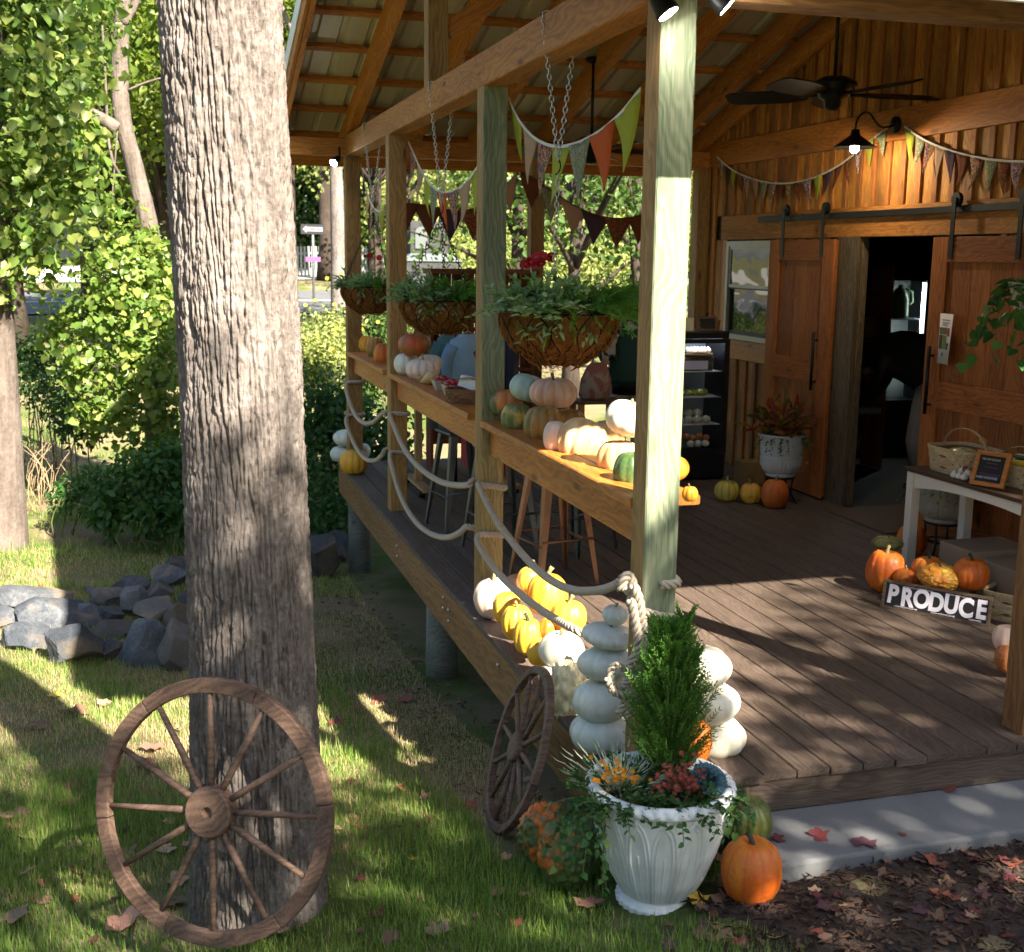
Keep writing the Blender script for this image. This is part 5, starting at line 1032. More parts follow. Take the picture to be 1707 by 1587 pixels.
bg = aty(992, 615, 6.1); s = empty('cloth_bag', (bg[0], 6.1, .78), 'beige cloth bag with faded red print in front of the person', 'bag')
mb = MB(); loft(mb, [(0, 0, 0, .12, .07), (0, 0, .04, .15, .10), (.01, 0, .18, .145, .10), (.02, 0, .30, .10, .06), (.02, 0, .34, .06, .03)]); mb.build('sack', cloth('sack_cloth', (.40, .33, .27), [(.34, .15, .13)], 7), s); mb = MB(); mb.tube([(-.03, 0, .33), (0, 0, .45), (.06, 0, .46), (.09, 0, .33)], .01, 6); mb.build('strap', M['scarf'], s)
sd = empty('side_table', (bg[0], 6.12, 0), 'small wooden stand under the cloth bag', 'table'); board('top', (bg[0]-.2, 6.12, .765), (bg[0]+.25, 6.12, .765), .3, .03, M['jamb'], sd)
for x in (-.16, .2):
    for y in (6.0, 6.24): board('leg', (bg[0]+x, y, 0), (bg[0]+x, y, .75), .05, .05, M['beam'], sd, up=(1, 0, 0))
# second person, bending inside the doorway
q = atx(1520, 640, 4.75); P1 = np.array([4.75, q[1], 0.]); p2 = empty('person', P1, 'person in black top and grey trousers bending over inside the doorway', 'person'); p2.rotation_euler = (0, 0, 3.9)
J2 = dict(pel=((0, .18, .95), .15), sp=((0, .02, 1.10), .135), ch=((0, -.20, 1.20), .15), ne=((0, -.36, 1.20), .06), hd=((0, -.46, 1.16), .09), cr=((0, -.53, 1.13), .075), sl=((-.18, -.20, 1.20), .06), el=((-.22, -.28, .95), .045), wl=((-.18, -.40, .78), .033), sr=((.18, -.20, 1.20), .06), er=((.22, -.28, .95), .045), wr=((.18, -.40, .78), .033), hl=((-.09, .18, .90), .10), kl=((-.10, .10, .48), .07), al=((-.10, .16, .08), .05), tl=((-.10, 0, .035), .04), hr=((.09, .18, .90), .10), kr=((.10, .10, .48), .07), ar=((.10, .16, .08), .05), tr=((.10, 0, .035), .04))
skinned('body', J2, EDG[:19], p2, plain('black_top', (.008, .008, .009), .9), (0, 0, 0)); mb = MB(); mb.tube(smooth([(0, .30, 1.0), (0, .05, 1.2), (0, -.18, 1.24), (0, -.38, 1.16)], 10)[0], [.16, .22, .235, .24, .24, .23, .22, .2, .17, .1], 18); mb.build('jacket', plain('black_jacket', (.008, .008, .009), .9), p2)
mb = MB()
for sg in (-1, 1): mb.tube([(sg*.085, .20, .98), (sg*.10, .16, .78), (sg*.105, .10, .48), (sg*.10, .16, .12)], [.135, .13, .10, .085], 16)
mb.build('trousers', plain('grey_trousers', (.20, .20, .22), .9), p2)
# ------------------------------------------------------------------ glass door cooler
fx0, fx1, fy = 2.72, 3.34, 6.02; fr = empty('drinks_cooler', ((fx0+fx1)/2, fy+.25, 0), 'black glass-door cooler with lit shelves of eggs and produce', 'cooler')
def bx(name, lo, hi, mat, par, bev=0.): 
    o = MB().box(rel(par, lo), rel(par, hi)).build(name, mat, par)
    if bev: b = o.modifiers.new('b', 'BEVEL'); b.width = bev; b.segments = 2
    return o
M['coolblk'] = plain('cooler_black', (.010, .010, .012), .3); M['coolin'] = plain('cooler_inside', (.30, .33, .38), .5)
bx('cabinet', (fx0, fy+.06, 0), (fx0+.03, fy+.5, 1.33), M['coolblk'], fr); bx('cabinet', (fx1-.03, fy+.06, 0), (fx1, fy+.5, 1.33), M['coolblk'], fr); bx('cabinet_top', (fx0, fy+.02, 1.331), (fx1, fy+.5, 1.40), M['coolblk'], fr, .01); bx('base', (fx0, fy+.01, .02), (fx1, fy+.5, .24), M['coolblk'], fr, .01); bx('back', (fx0+.03, fy+.46, .24), (fx1-.03, fy+.49, 1.33), M['coolin'], fr)
dr_ = MB(); 
for lo, hi in (((fx0, fy, .25), (fx0+.05, fy+.04, 1.33)), ((fx1-.05, fy, .25), (fx1, fy+.04, 1.33)), ((fx0+.05, fy, .25), (fx1-.05, fy+.04, .30)), ((fx0+.05, fy, 1.29), (fx1-.05, fy+.04, 1.33))): dr_.box(rel(fr, lo), rel(fr, hi))
dr_.build('door_frame', M['coolblk'], fr); n = NT('cooler_glass'); n.b.inputs['Transmission Weight'].default_value = 1.; n.b.inputs['IOR'].default_value = 1.1; M['clear'] = n.end((.93, .96, .98), .02)
bx('door_glass', (fx0+.05, fy+.018, .30), (fx1-.05, fy+.022, 1.29), M['clear'], fr)
M['coolled'] = emit('cooler_led', (.80, .88, 1.), 9.); bx('led_strip', (fx0+.06, fy+.06, 1.30), (fx1-.06, fy+.08, 1.318), M['coolled'], fr)
for z in (.52, .78, 1.02):
    mb = MB()
    for yy in np.arange(fy+.08, fy+.45, .03): mb.tube([rel(fr, (fx0+.032, yy, z)), rel(fr, (fx1-.032, yy, z))], .003, 4)
    mb.build('wire_shelf', M['shade_in'], fr)
    for xx in np.arange(fx0+.06, fx1-.05, .012): pass
bx('price_card', (fx0+.05, fy-.004, 1.05), (fx0+.40, fy-.001, 1.13), plain('price_card_lilac', (.42, .42, .62), .7), fr)
g = np.random.default_rng(9)
def blob(name, c, r, mat, label, cat, grp=None, sq=.8):
    o = MB().lathe([(r*.15, -r*sq), (r*.7, -r*sq*.75), (r, 0), (r*.72, r*sq*.7), (r*.12, r*sq)], 14).build(name, mat); o.location = c; return tag(o, label, cat, grp)
M['egg'] = plain('egg_shell', (.62, .52, .42), .5); M['sq'] = plain('squash_pale', (.55, .52, .40), .5); M['limec'] = plain('lime_fruit', (.40, .42, .08), .5); M['oran'] = plain('orange_fruit', (.55, .16, .04), .5)
for i in range(14): blob('egg', (fx0+.26+.035*(i % 7)+.01*(i//7), fy+.13+.05*(i//7), 1.215+.012*(i//7)), .019, M['egg'], 'speckled egg in the tray on the cooler top shelf', 'egg', 'eggs in the cooler', 1.2)
tr_ = MB().lathe([(.10, 0), (.16, .01), (.165, .02), (.10, .008)], 28).build('egg_tray', M['palewood']); tr_.location = (fx0+.36, fy+.2, 1.165); tag(tr_, 'round wooden tray under the eggs in the cooler', 'tray')
bw = MB().box((fx0+.1, fy+.1, 1.025), (fx0+.5, fy+.35, 1.16)).build('egg_crate', M['jamb']); tag(bw, 'dark crate below the egg tray in the cooler', 'crate')
for i in range(6): blob('lime', (fx0+.17+.055*i, fy+.14+.02*(i % 2), .823), .04, M['limec'], 'yellow-green fruit on the second cooler shelf', 'fruit', 'limes in the cooler')
for i in range(9): blob('pale_squash', (fx0+.10+.09*(i % 5)+.03*(i//5), fy+.12+.07*(i//5), .565+.055*(i//5)), .047, M['sq'], 'pale squash heaped on the third cooler shelf', 'squash', 'squash in the cooler')
for i in range(5): blob('orange_fruit', (fx0+.18+.07*i, fy+.10, .395+.02*(i % 2)), .035, M['oran'], 'orange fruit low in the cooler', 'fruit', 'oranges in the cooler')
for i in range(3): blob('onion', (fx0+.30+.075*i, fy+.09, .30+.04), .04, M['sq'], 'white onion on the cooler floor', 'onion', 'onions in the cooler')
bkt = woven((fx0+.50, fy+.2, 1.40), .16, .12, .09, .4, M['wick'], 'small handled basket on top of the cooler', strips=4)
def pframe(c, w, h, rot, lean, mat_f, mat_i, label, t=.018, name='framed_chalkboard', cat='chalkboard'):
    s = empty(name, c, label, cat); s.rotation_euler = (-lean, 0, rot); mb = MB()
    for lo, hi in (((-w/2, -.01, 0), (w/2, .01, t)), ((-w/2, -.01, h-t), (w/2, .01, h)), ((-w/2, -.01, t), (-w/2+t, .01, h-t)), ((w/2-t, -.01, t), (w/2, .01, h-t))): mb.box(lo, hi)
    mb.build('frame', mat_f, s); MB().box((-w/2+t, -.002, t), (w/2-t, .004, h-t)).build('panel', mat_i, s); return s
M['slate'] = plain('chalkboard_black', (.012, .012, .014), .8)
pframe((fx0+.42, fy+.08, 1.402), .19, .13, 0, .15, M['jamb'], M['slate'], 'small framed chalkboard on top of the cooler'); bx2 = MB().box((fx0+.12, fy+.08, 1.402), (fx0+.28, fy+.16, 1.52)).build('leaflet_box', M['sq']); tag(bx2, 'leaflet box on top of the cooler by the post', 'box')
bxo = MB().box((3.40, 5.75, 0), (3.62, 5.95, .20)).build('produce_box', plain('printed_box', (.24, .15, .05), .8, 0, .5, 14)); tag(bxo, 'printed cardboard box on the deck right of the cooler', 'box')
# ------------------------------------------------------------------ stone urns on stands
n = NT('urn_white'); v = n.coord(); n.bump(n.noise(v, 40, 4), .3, .01); M['urn'] = n.end(n.mix(n.noise(v, 9, 5, .7), (.40, .41, .42), (.62, .62, .62)), .7)
n = NT('urn_stone'); v = n.coord(); n.bump(n.noise(v, 60, 4), .3, .01); M['urng'] = n.end(n.mix(n.noise(v, 14, 5, .7), (.24, .22, .18), (.40, .37, .31)), .85)
def urn(c, zb, R_, H_, mat, label):
    s = empty('fluted_urn', (c[0], c[1], 0), label, 'urn', 'fluted urns on iron stands'); nt = 160; nz = 60; th = np.linspace(0, 2*math.pi, nt, endpoint=False); zz = np.linspace(0, 1, nz)
    Rz = np.interp(zz, [0, .05, .07, .12, .25, .42, .44, .46, .8, .93, .95, 1], [.62, .64, .60, .74, .86, .90, .94, .89, .92, .98, 1.03, 1.0])*R_; TH, ZZ = np.meshgrid(th, zz); RZ = np.repeat(Rz[:, None], nt, 1)
    fl = ((ZZ > .08) & (ZZ < .43)); RZ += fl*.006*np.abs(np.sin(TH*16))*np.sin(np.clip((ZZ-.08)/.35, 0, 1)*math.pi)**.4; u = (TH*7/(2*math.pi)) % 1-.5; t = (ZZ-.48)/.4; fa = ((t > 0) & (t < 1)); RZ += fa*.005*np.cos(np.arctan2(u, t+.05)*18)*(np.hypot(u*1.1, t) < .8)
    V = np.c_[(RZ*np.cos(TH)).ravel(), (RZ*np.sin(TH)).ravel(), (zb+ZZ*H_).ravel()]; F = [(i*nt+j, i*nt+(j+1) % nt, (i+1)*nt+(j+1) % nt, (i+1)*nt+j) for i in range(nz-1) for j in range(nt)]+[tuple(range(nt))[::-1]]
    pot = link('urn_body', npmesh('urn', V, F, True), mat, s); MB().lathe([(R_*.97, zb+H_*.93), (.001, zb+H_*.95)], 24, cap=False).build('soil', M['soil'], s)
    mb = MB(); mb.tube([(R_*.62*math.cos(a), R_*.62*math.sin(a), zb-.01) for a in np.linspace(0, 6.283, 33)[:-1]], .009, 6, closed=True); mb.tube([(R_*.55*math.cos(a), R_*.55*math.sin(a), zb*.45) for a in np.linspace(0, 6.283, 33)[:-1]], .006, 6, closed=True)
    for a in (.6, 2.2, 3.75, 5.3): mb.tube([(R_*.62*math.cos(a), R_*.62*math.sin(a), zb-.01), (R_*.55*math.cos(a), R_*.55*math.sin(a), zb*.4), (R_*.8*math.cos(a), R_*.8*math.sin(a), 0)], .008, 6)
    mb.build('stand', M['dark'], s); return s
u1 = atz(1294, 832, 0); u1 = np.array([3.36, 5.0, 0]); urn(u1, .22, .195, .37, M['urn'], 'white fluted urn on an iron stand before the left door'); u2 = np.array([3.50, 2.92, 0]); urn(u2, .26, .20, .36, M['urng'], 'grey stone urn on a stand behind the produce table')
shrub('croton_plant', u1+(0, 0, .57), .12, .26, 1.45, .2, 38, 6, .13, .048, 'lance', M['redleaf'], M['stem'], 'croton with red, green and yellow leaves in the white urn', seed=61, stem_r=.004)
shrub('urn_trailer', u1+(0, -.02, .575), .17, .12, .5, 1.2, 40, 9, .026, .018, 'lance', M['ivyl'], M['stem'], 'small green trailing plant round the rim of the white urn', seed=62)
shrub('urn_trailer', u2+(0, 0, .60), .15, .2, .7, 1.3, 30, 10, .022, .014, 'lance', M['ivyl'], M['stem'], 'small green plant in the grey urn behind the table', seed=63)
# ------------------------------------------------------------------ produce table
n = NT('white_table_paint'); v = n.coord(); M['twhite'] = n.end(n.mix(n.ramp(n.noise(v, 25, 5, .7), [(.6, 0.), (.75, 1.)]), (.62, .60, .55), (.45, .42, .37)), .55); M['ttop'] = wood('dark_table_top', (.02, .012, .009), (.045, .025, .017), (.07, .04, .028), knots=False, rough=.4)
TX0, TX1, TY0, TY1, TZ = 2.90, 3.42, 1.15, 2.56, .735; tb = empty('produce_table', ((TX0+TX1)/2, (TY0+TY1)/2, 0), 'white painted table with dark top holding baskets', 'table'); board('top', ((TX0+TX1)/2, TY0, TZ-.0125), ((TX0+TX1)/2, TY1, TZ-.0125), TX1-TX0, .025, M['ttop'], tb)
for x in (TX0+.05, TX1-.05):
    for y in (TY0+.05, TY1-.05): board('leg', (x, y, 0), (x, y, TZ-.0255), .065, .065, M['twhite'], tb, up=(1, 0, 0))
for x in (TX0+.04, TX1-.04):
    y0, y1 = TY0+.084, TY1-.084; V = []; k = 14
    for i in range(k+1):
        t = i/k; y = y0+(y1-y0)*t; dz = .085+.05*abs(2*t-1)**2.5
        V += [(x-.01, y, TZ-.0256), (x+.01, y, TZ-.0256), (x+.01, y, TZ-dz), (x-.01, y, TZ-dz)]
    F = [(4*i+j, 4*i+(j+1) % 4, 4*i+4+(j+1) % 4, 4*i+4+j) for i in range(k) for j in range(4)]+[(3, 2, 1, 0), (4*k, 4*k+1, 4*k+2, 4*k+3)]; MB().add([rel(tb, p_) for p_ in V], F).build('apron', M['twhite'], tb)
for y in (TY0+.04, TY1-.04): board('end_apron', (TX0+.084, y, TZ-.08), (TX1-.084, y, TZ-.08), .02, .105, M['twhite'], tb)
M['chip'] = wood('basket_splint', (.34, .24, .13), (.48, .36, .21), (.58, .46, .30), var=.12, knots=False, bump=.1)
wb1 = np.array([3.14, 2.27, TZ]); woven(wb1, .29, .38, .16, .0, M['chip'], 'pale woven splint basket at the left end of the table', strips=8, group='woven baskets'); wb2 = np.array([3.24, 1.82, TZ]); woven(wb2, .27, .36, .13, .1, M['chip'], 'woven splint basket of zucchini behind the chalkboard', strips=8, group='woven baskets'); wb3 = atz(1692, 1028, 0); woven(wb3, .26, .30, .16, .5, M['chip'], 'woven splint basket on the deck right of the sign', strips=8, handle=False, group='woven baskets')
def veg(name, c, L, r, rot, mat, label, cat, bend=.2, tip=.3, grp=None):
    s = empty(name, c, label, cat, grp); s.rotation_euler = (0, R.uniform(-.15, .15), rot); t = np.linspace(-1, 1, 12); mb = MB(); mb.tube([(L/2*u, bend*L*.25*u*u, 0) for u in t], r*np.sqrt(np.clip(1-np.abs(t)**3, .03, 1))*(1-tip*.3*t), 10); mb.build('flesh', mat, s); mb = MB(); mb.tube([(L/2*.97, bend*L*.25, 0), (L/2*1.1, bend*L*.28, .004)], [r*.3, r*.22], 6); mb.build('stem', M['pstem'], s)
M['zuc'] = plain('zucchini_green', (.025, .075, .015), .3, 0, .4, 30); M['ysq'] = plain('yellow_squash', (.60, .38, .03), .35); M['purp'] = plain('sweet_potato', (.20, .08, .09), .6); M['onion'] = plain('glassy_bag_greens', (.40, .42, .22), .25, 0, .4, 25)
for i, (dx, dy, m_, lb) in enumerate(((-.05, .07, 'zuc', 'dark zucchini on the left in the right basket'), (.02, .03, 'zuc', 'dark zucchini in the middle of the right basket'), (-.07, -.07, 'ysq', 'yellow squash in front in the right basket'), (.06, -.08, 'zuc', 'zucchini at the right end of the right basket'), (.08, .08, 'purp', 'purple sweet potato at the back of the right basket'), (.1, -.02, 'purp', 'dusky sweet potato behind the zucchini'))): veg('zucchini' if m_ == 'zuc' else ('yellow_squash' if m_ == 'ysq' else 'sweet_potato'), wb2+(dx, dy, .135+.02*(i % 2)), .19, .026, 1.4+.3*i % 2, M[m_], lb, 'vegetable', grp='vegetables in the right basket')
blob('bag_of_greens', wb1+(0, .02, .11), .11, M['onion'], 'pale green produce filling the left woven basket', 'produce', None, .45); veg('yellow_squash', wb1+(.12, -.02, .20), .12, .022, .7, M['ysq'], 'yellow squash standing behind the left woven basket', 'vegetable'); veg('yellow_squash', wb1+(.02, .26, .12), .10, .02, 2.0, M['ysq'], 'yellow squash left of the left woven basket', 'vegetable')
for i, dz in enumerate((.03, .075)): blob('orange_gourd', wb1+(.05, .27, dz), .045, PM['wartyellow'], ['small orange gourd lower left behind the woven basket', 'small orange gourd upper left behind the woven basket'][i], 'gourd')
M['garlic'] = plain('garlic_skin', (.70, .66, .60), .5, 0, .2, 40); M['rustb'] = plain('dried_garlic_leaf', (.30, .09, .03), .8)
gb = np.array([2.985, 2.06, TZ]); ga = empty('garlic_bunch', gb, 'bunch of white garlic bulbs on the front of the table', 'garlic')
for i, (dx, dy, dz) in enumerate(((-.03, .05, .02), (-.03, .0, .02), (-.03, -.05, .022), (.01, .03, .045), (.01, -.03, .045), (-.005, .075, .022), (.02, -.07, .024))): MB().lathe([(.006, -.02), (.02, -.014), (.024, 0), (.016, .014), (.006, .022), (.004, .032)], 12, cen=(dx, dy, dz)).build('bulb', M['garlic'], ga)
mb = MB()
for i in range(9): a = R.uniform(-1.2, 1.2); mb.tube([(0, 0, .05), (.03*math.cos(a), .05*math.sin(a), .07), (.06*math.cos(a), .11*math.sin(a), .05)], [.006, .008, .003], 5)
mb.build('dried_stalks', M['rustb'], ga)
# text -> mesh
def text_mesh(txt, size, off=0., ext=.001):
    cu = bpy.data.curves.new('lettering', 'FONT'); cu.body = txt; cu.size = size; cu.offset = off; cu.extrude = ext; cu.align_x = 'CENTER'; cu.align_y = 'CENTER'; ob = bpy.data.objects.new('lettering', cu); COL.objects.link(ob)
    dg = bpy.context.evaluated_depsgraph_get(); me = bpy.data.meshes.new_from_object(ob.evaluated_get(dg)); bpy.data.objects.remove(ob); me.materials.clear(); return me
def letters(txt, size, off, mat, parent, loc, sx=1., name='lettering'):
    o = link(name, text_mesh(txt, size, off), mat, parent, loc); o.rotation_euler = (math.pi/2, 0, 0); o.scale = (sx, 1, 1); return o
chk = pframe(np.array([2.955, 1.80, TZ+.003]), .215, .215, -1.15, .35, M['shelf'], M['slate'], 'orange-brown framed chalkboard price list on the table', .026)
for txt, z, sz, col, x in (('YELLOW SQUASH', .165, .017, (.35, .38, .22), -.01), ('SWEET POTATOES', .052, .019, (.45, .55, .60), -.012)): letters(txt, sz, .0004, plain('chalk_'+txt[:3], col, .9), chk, (x, -.0035, z), .85)
for z, w in ((.142, .07), (.118, .075), (.076, .135), (.068, .12)):
    mb = MB(); mb.tube([(-w*.5+w*i/24, -.003, z+.0035*math.sin(i*2.3)) for i in range(25)], .0013, 4); mb.build('chalk_scrawl', plain('chalk_purple_%.3f' % z, (.28, .07, .36), .9), chk)
# PRODUCE sign
A = atz(1467, 1012, 0); B2 = atz(1650, 1046, 0); ang = math.atan2(B2[1]-A[1], B2[0]-A[0]); Lg = float(np.linalg.norm(B2-A))*.985
M['sframe'] = wood('sign_frame_wood', (.07, .045, .03), (.14, .09, .06), (.21, .14, .10), knots=False); M['sblack'] = plain('sign_black', (.010, .009, .014), .7); M['swhite'] = plain('sign_white_paint', (.72, .70, .78), .7, 0, .08)
sg = pframe((A+B2)/2, Lg, .172, ang, .22, M['sframe'], M['sblack'], 'black framed PRODUCE sign leaning on the pumpkins', .016, 'produce_sign', 'sign')
for i, ch in enumerate('PRODUCE'):
    o = letters(ch, .148, .0062, M['swhite'], sg, (-Lg/2+.062+i*(Lg-.115)/6, -.004, .084+.003*(-1)**i), .80); o.rotation_euler = (math.pi/2, R.uniform(-.03, .03), 0)
for z, x0, x1 in ((.147, -.20, -.02), (.147, .06, .2), (.024, -.24, -.1), (.024, -.02, .12), (.024, .2, .27)):
    mb = MB(); k = int((x1-x0)*90)
    for ph in (0, math.pi): mb.tube([(x0+(x1-x0)*i/k, -.0035, z+.0035*math.sin(i*.9+ph)) for i in range(k+1)], .0012, 4)
    mb.build('painted_twist', M['swhite'], sg)
M['kraft'] = plain('cardboard', (.30, .22, .15), .85, 0, .1, 8)
for i, (lo, hi) in enumerate((((3.0, 1.92, 0), (3.45, 2.26, .30)), ((3.02, 1.45, 0), (3.45, 1.90, .27)))):
    o = MB().box(lo, hi).build('cardboard_box', M['kraft']); o.modifiers.new('b', 'BEVEL').width = .004; tag(o, ['left cardboard box under the table behind the pumpkins', 'right cardboard box with a hand hole under the table'][i], 'box')
h_ = MB(); h_.tube([(3.017, 1.74, .16), (3.0185, 1.74, .16)], .028, 16); 
mt = MB().box((3.52, 3.62, .0), (4.6, 4.55, .012)).build('door_mat', plain('mat_brown', (.11, .07, .045), .95, 0, .2, 60, .5)); tag(mt, 'flat brown mat lying in the shop doorway', 'mat')
# leaflet pinned on the right door
lf = atx(1576, 565, WX-.13); le = empty('leaflet', lf, 'white printed leaflet with photos pinned to the right door', 'leaflet'); le.rotation_euler = (0, 0, -math.pi/2-.15)
V = []
for i in range(9):
    x = -.095+.19*i/8; V += [(x, -.002-.02*max(0, i-5)**1.5*.2, -.18), (x, -.002, .18)]
o = MB().add(V, [(2*i, 2*i+2, 2*i+3, 2*i+1) for i in range(8)], 0, True).build('sheet', plain('leaflet_paper', (.66, .62, .62), .7, 0, .04), le); o.modifiers.new('s', 'SOLIDIFY').thickness = .001
for x0, x1, z0, z1, cc_ in ((-.085, .02, .03, .08, (.16, .17, .05)), (-.085, -.04, -.075, .025, (.06, .05, .05)), (-.035, .02, -.075, .025, (.16, .19, .04)), (.025, .06, .02, .08, (.35, .06, .04)), (.025, .055, -.075, -.03, (.03, .03, .05)), (-.045, -.015, -.13, -.10, (.10, .16, .22))): MB().box((x0, -.0045, z0), (x1, -.0035, z1)).build('printed_picture', plain('print_%.2f_%.2f' % (x0, z0), cc_, .6, 0, .4, 30), le)
for z, x0, x1 in ((.135, -.06, .06), (.115, -.05, .05), (.10, -.05, .02), (-.14, -.07, .0)): MB().box((x0, -.0045, z-.003), (x1, -.0035, z+.003)).build('print_line', plain('print_grey_%.2f' % z, (.35, .30, .33), .7), le)
# ------------------------------------------------------------------ inside the shop: a lit fridge, shelves
iy = 6.9; ixc = aty(1502, 545, iy)[0]; fg = empty('shop_fridge', (ixc, iy+.3, 0), 'lit glass-front fridge with milk jugs inside the dark shop', 'fridge')
bx('body', (ixc-.36, iy+.32, 0), (ixc+.36, iy+.7, 2.0), M['coolblk'], fg)
for lo, hi in (((ixc-.36, iy, 0), (ixc-.31, iy+.31, 2.0)), ((ixc+.28, iy, 0), (ixc+.36, iy+.31, 2.0)), ((ixc-.31, iy, 1.86), (ixc+.28, iy+.31, 2.0)), ((ixc-.31, iy, 0), (ixc+.28, iy+.31, .6))): bx('side', lo, hi, M['coolblk'], fg)
bx('liner', (ixc-.31, iy+.29, .6), (ixc+.28, iy+.315, 1.86), plain('fridge_liner', (.05, .06, .06), .5), fg)
M['fled'] = emit('fridge_led', (.85, 1., .97), 9.); bx('led_tube', (ixc+.255, iy+.02, .7), (ixc+.267, iy+.035, 1.84), M['fled'], fg)
for z in (1.02, 1.45): bx('shelf', (ixc-.305, iy+.03, z), (ixc+.24, iy+.29, z+.015), M['coolin'], fg)
def jug(c, mat, label, s_=1.):
    s = empty('milk_jug', c, label, 'jug'); MB().lathe([(.07*s_, 0), (.075*s_, .02*s_), (.075*s_, .15*s_), (.05*s_, .22*s_), (.022*s_, .25*s_), (.022*s_, .27*s_)], 16).build('body', mat, s); MB().tube([(.07*s_, 0, .1*s_), (.12*s_, 0, .13*s_), (.11*s_, 0, .21*s_), (.05*s_, 0, .23*s_)], .012*s_, 6).build('handle', mat, s)
M['milk'] = plain('jug_white', (.6, .6, .56), .4); jug((ixc-.20, iy+.14, 1.465), M['milk'], 'white milk jug on the upper fridge shelf'); jug((ixc+.06, iy+.14, 1.465), plain('jug_dark_green', (.05, .09, .04), .3), 'dark green jug on the upper fridge shelf', 1.3); jug((ixc-.24, iy+.16, 1.035), M['milk'], 'white milk jug on the lower fridge shelf'); pframe((ixc-.13, iy+.06, 1.037), .17, .20, 0, .1, M['chip'], M['slate'], 'small framed chalkboard inside the lit fridge'); blob('wrapped_loaf', (ixc+.08, iy+.15, 1.09), .09, M['chip'], 'wrapped loaf on the lower fridge shelf', 'loaf', None, .6)
sx_ = aty(1440, 600, 6.3)[0]
shf = empty('shop_shelf', (sx_, 6.4, 0), 'dark shelf rack inside the shop left of the fridge', 'shelf')
for z in (.55, .92, 1.28, 1.7): board('shelf_board', (sx_-.5, 6.4, z), (sx_+.22, 6.4, z), .35, .025, M['door'], shf)
for x in (sx_-.5, sx_+.22): board('upright', (x, 6.4, 0), (x, 6.4, 2.0), .03, .35, M['door'], shf, up=(0, 1, 0))
for i, (dx, lb) in enumerate(((.03, 'white jar left on the shop shelf'), (.14, 'white jar right on the shop shelf'))): blob('white_jar', (sx_+dx, 6.29, .9325+.055), .045, M['milk'], lb, 'jar', None, 1.2)
blob('bread_bag', (sx_+.05, 6.32, 1.41), .13, plain('bread_bag', (.30, .15, .07), .5), 'brown bread bag on the dark shop shelf', 'bread', None, .9); nb = MB().box((sx_-.1, 6.24, .563), (sx_+.2, 6.4, .62)).build('paper_stack', plain('paper_stack', (.45, .44, .52), .7)); tag(nb, 'stack of pale papers on the low shop shelf', 'papers')
# hanging plant at the right edge
hp = atx(1720, 470, 2.6); hp_ = empty('hanging_pot', hp, 'small hanging pot with a trailing plant at the right edge', 'pot'); MB().lathe([(.07, -.16), (.11, -.02), (.115, 0), (.10, -.01)], 20, cap=False).build('pot', M['urng'], hp_); mb = MB(); chain(mb, (0, 0, .0), (0, 0, zrb(hp[1])-hp[2]+.02)); mb.build('chain', M['chain'], hp_)
shrub('trailing_pothos', hp+(0, 0, -.02), .09, .26, .9, 1.9, 22, 9, .075, .055, 'heart', M['ivyl'], M['stem'], 'green trailing pothos in the hanging pot at the right edge', seed=71)
# ------------------------------------------------------------------ trees
def barkmat(name, c0, c1, c2, sc=1.):
    n = NT(name); v = n.coord(); a = n.noise(n.mapv(v, (9*sc, 9*sc, 1.6*sc)), 3, 6, .7); b = n.noise(v, 40*sc, 5, .7); c = n.noise(v, 2.2, 3)
    col = n.ramp(n.math('ADD', n.math('MULTIPLY', a, .55), n.math('MULTIPLY', b, .45)), [(.33, c0), (.5, c1), (.68, c2)]); col = n.mix(n.math('MULTIPLY', n.ramp(c, [(.5, 0.), (.7, 1.)]), .5), col, tuple(x*1.15 for x in c2))
    n.bump(n.math('ADD', a, b), .8, .012); return n.end(col, .95, 0, .1)
M['bark'] = barkmat('bark_grey_brown', (.065, .054, .049), (.16, .135, .122), (.28, .246, .226)); M['bark2'] = barkmat('bark_smooth_grey', (.07, .055, .045), (.125, .10, .085), (.19, .16, .14), .6); M['bark3'] = barkmat('bark_shade_dark', (.02, .015, .012), (.045, .034, .028), (.08, .062, .052))  # third bark darkened to stand in for shade on the far trunks
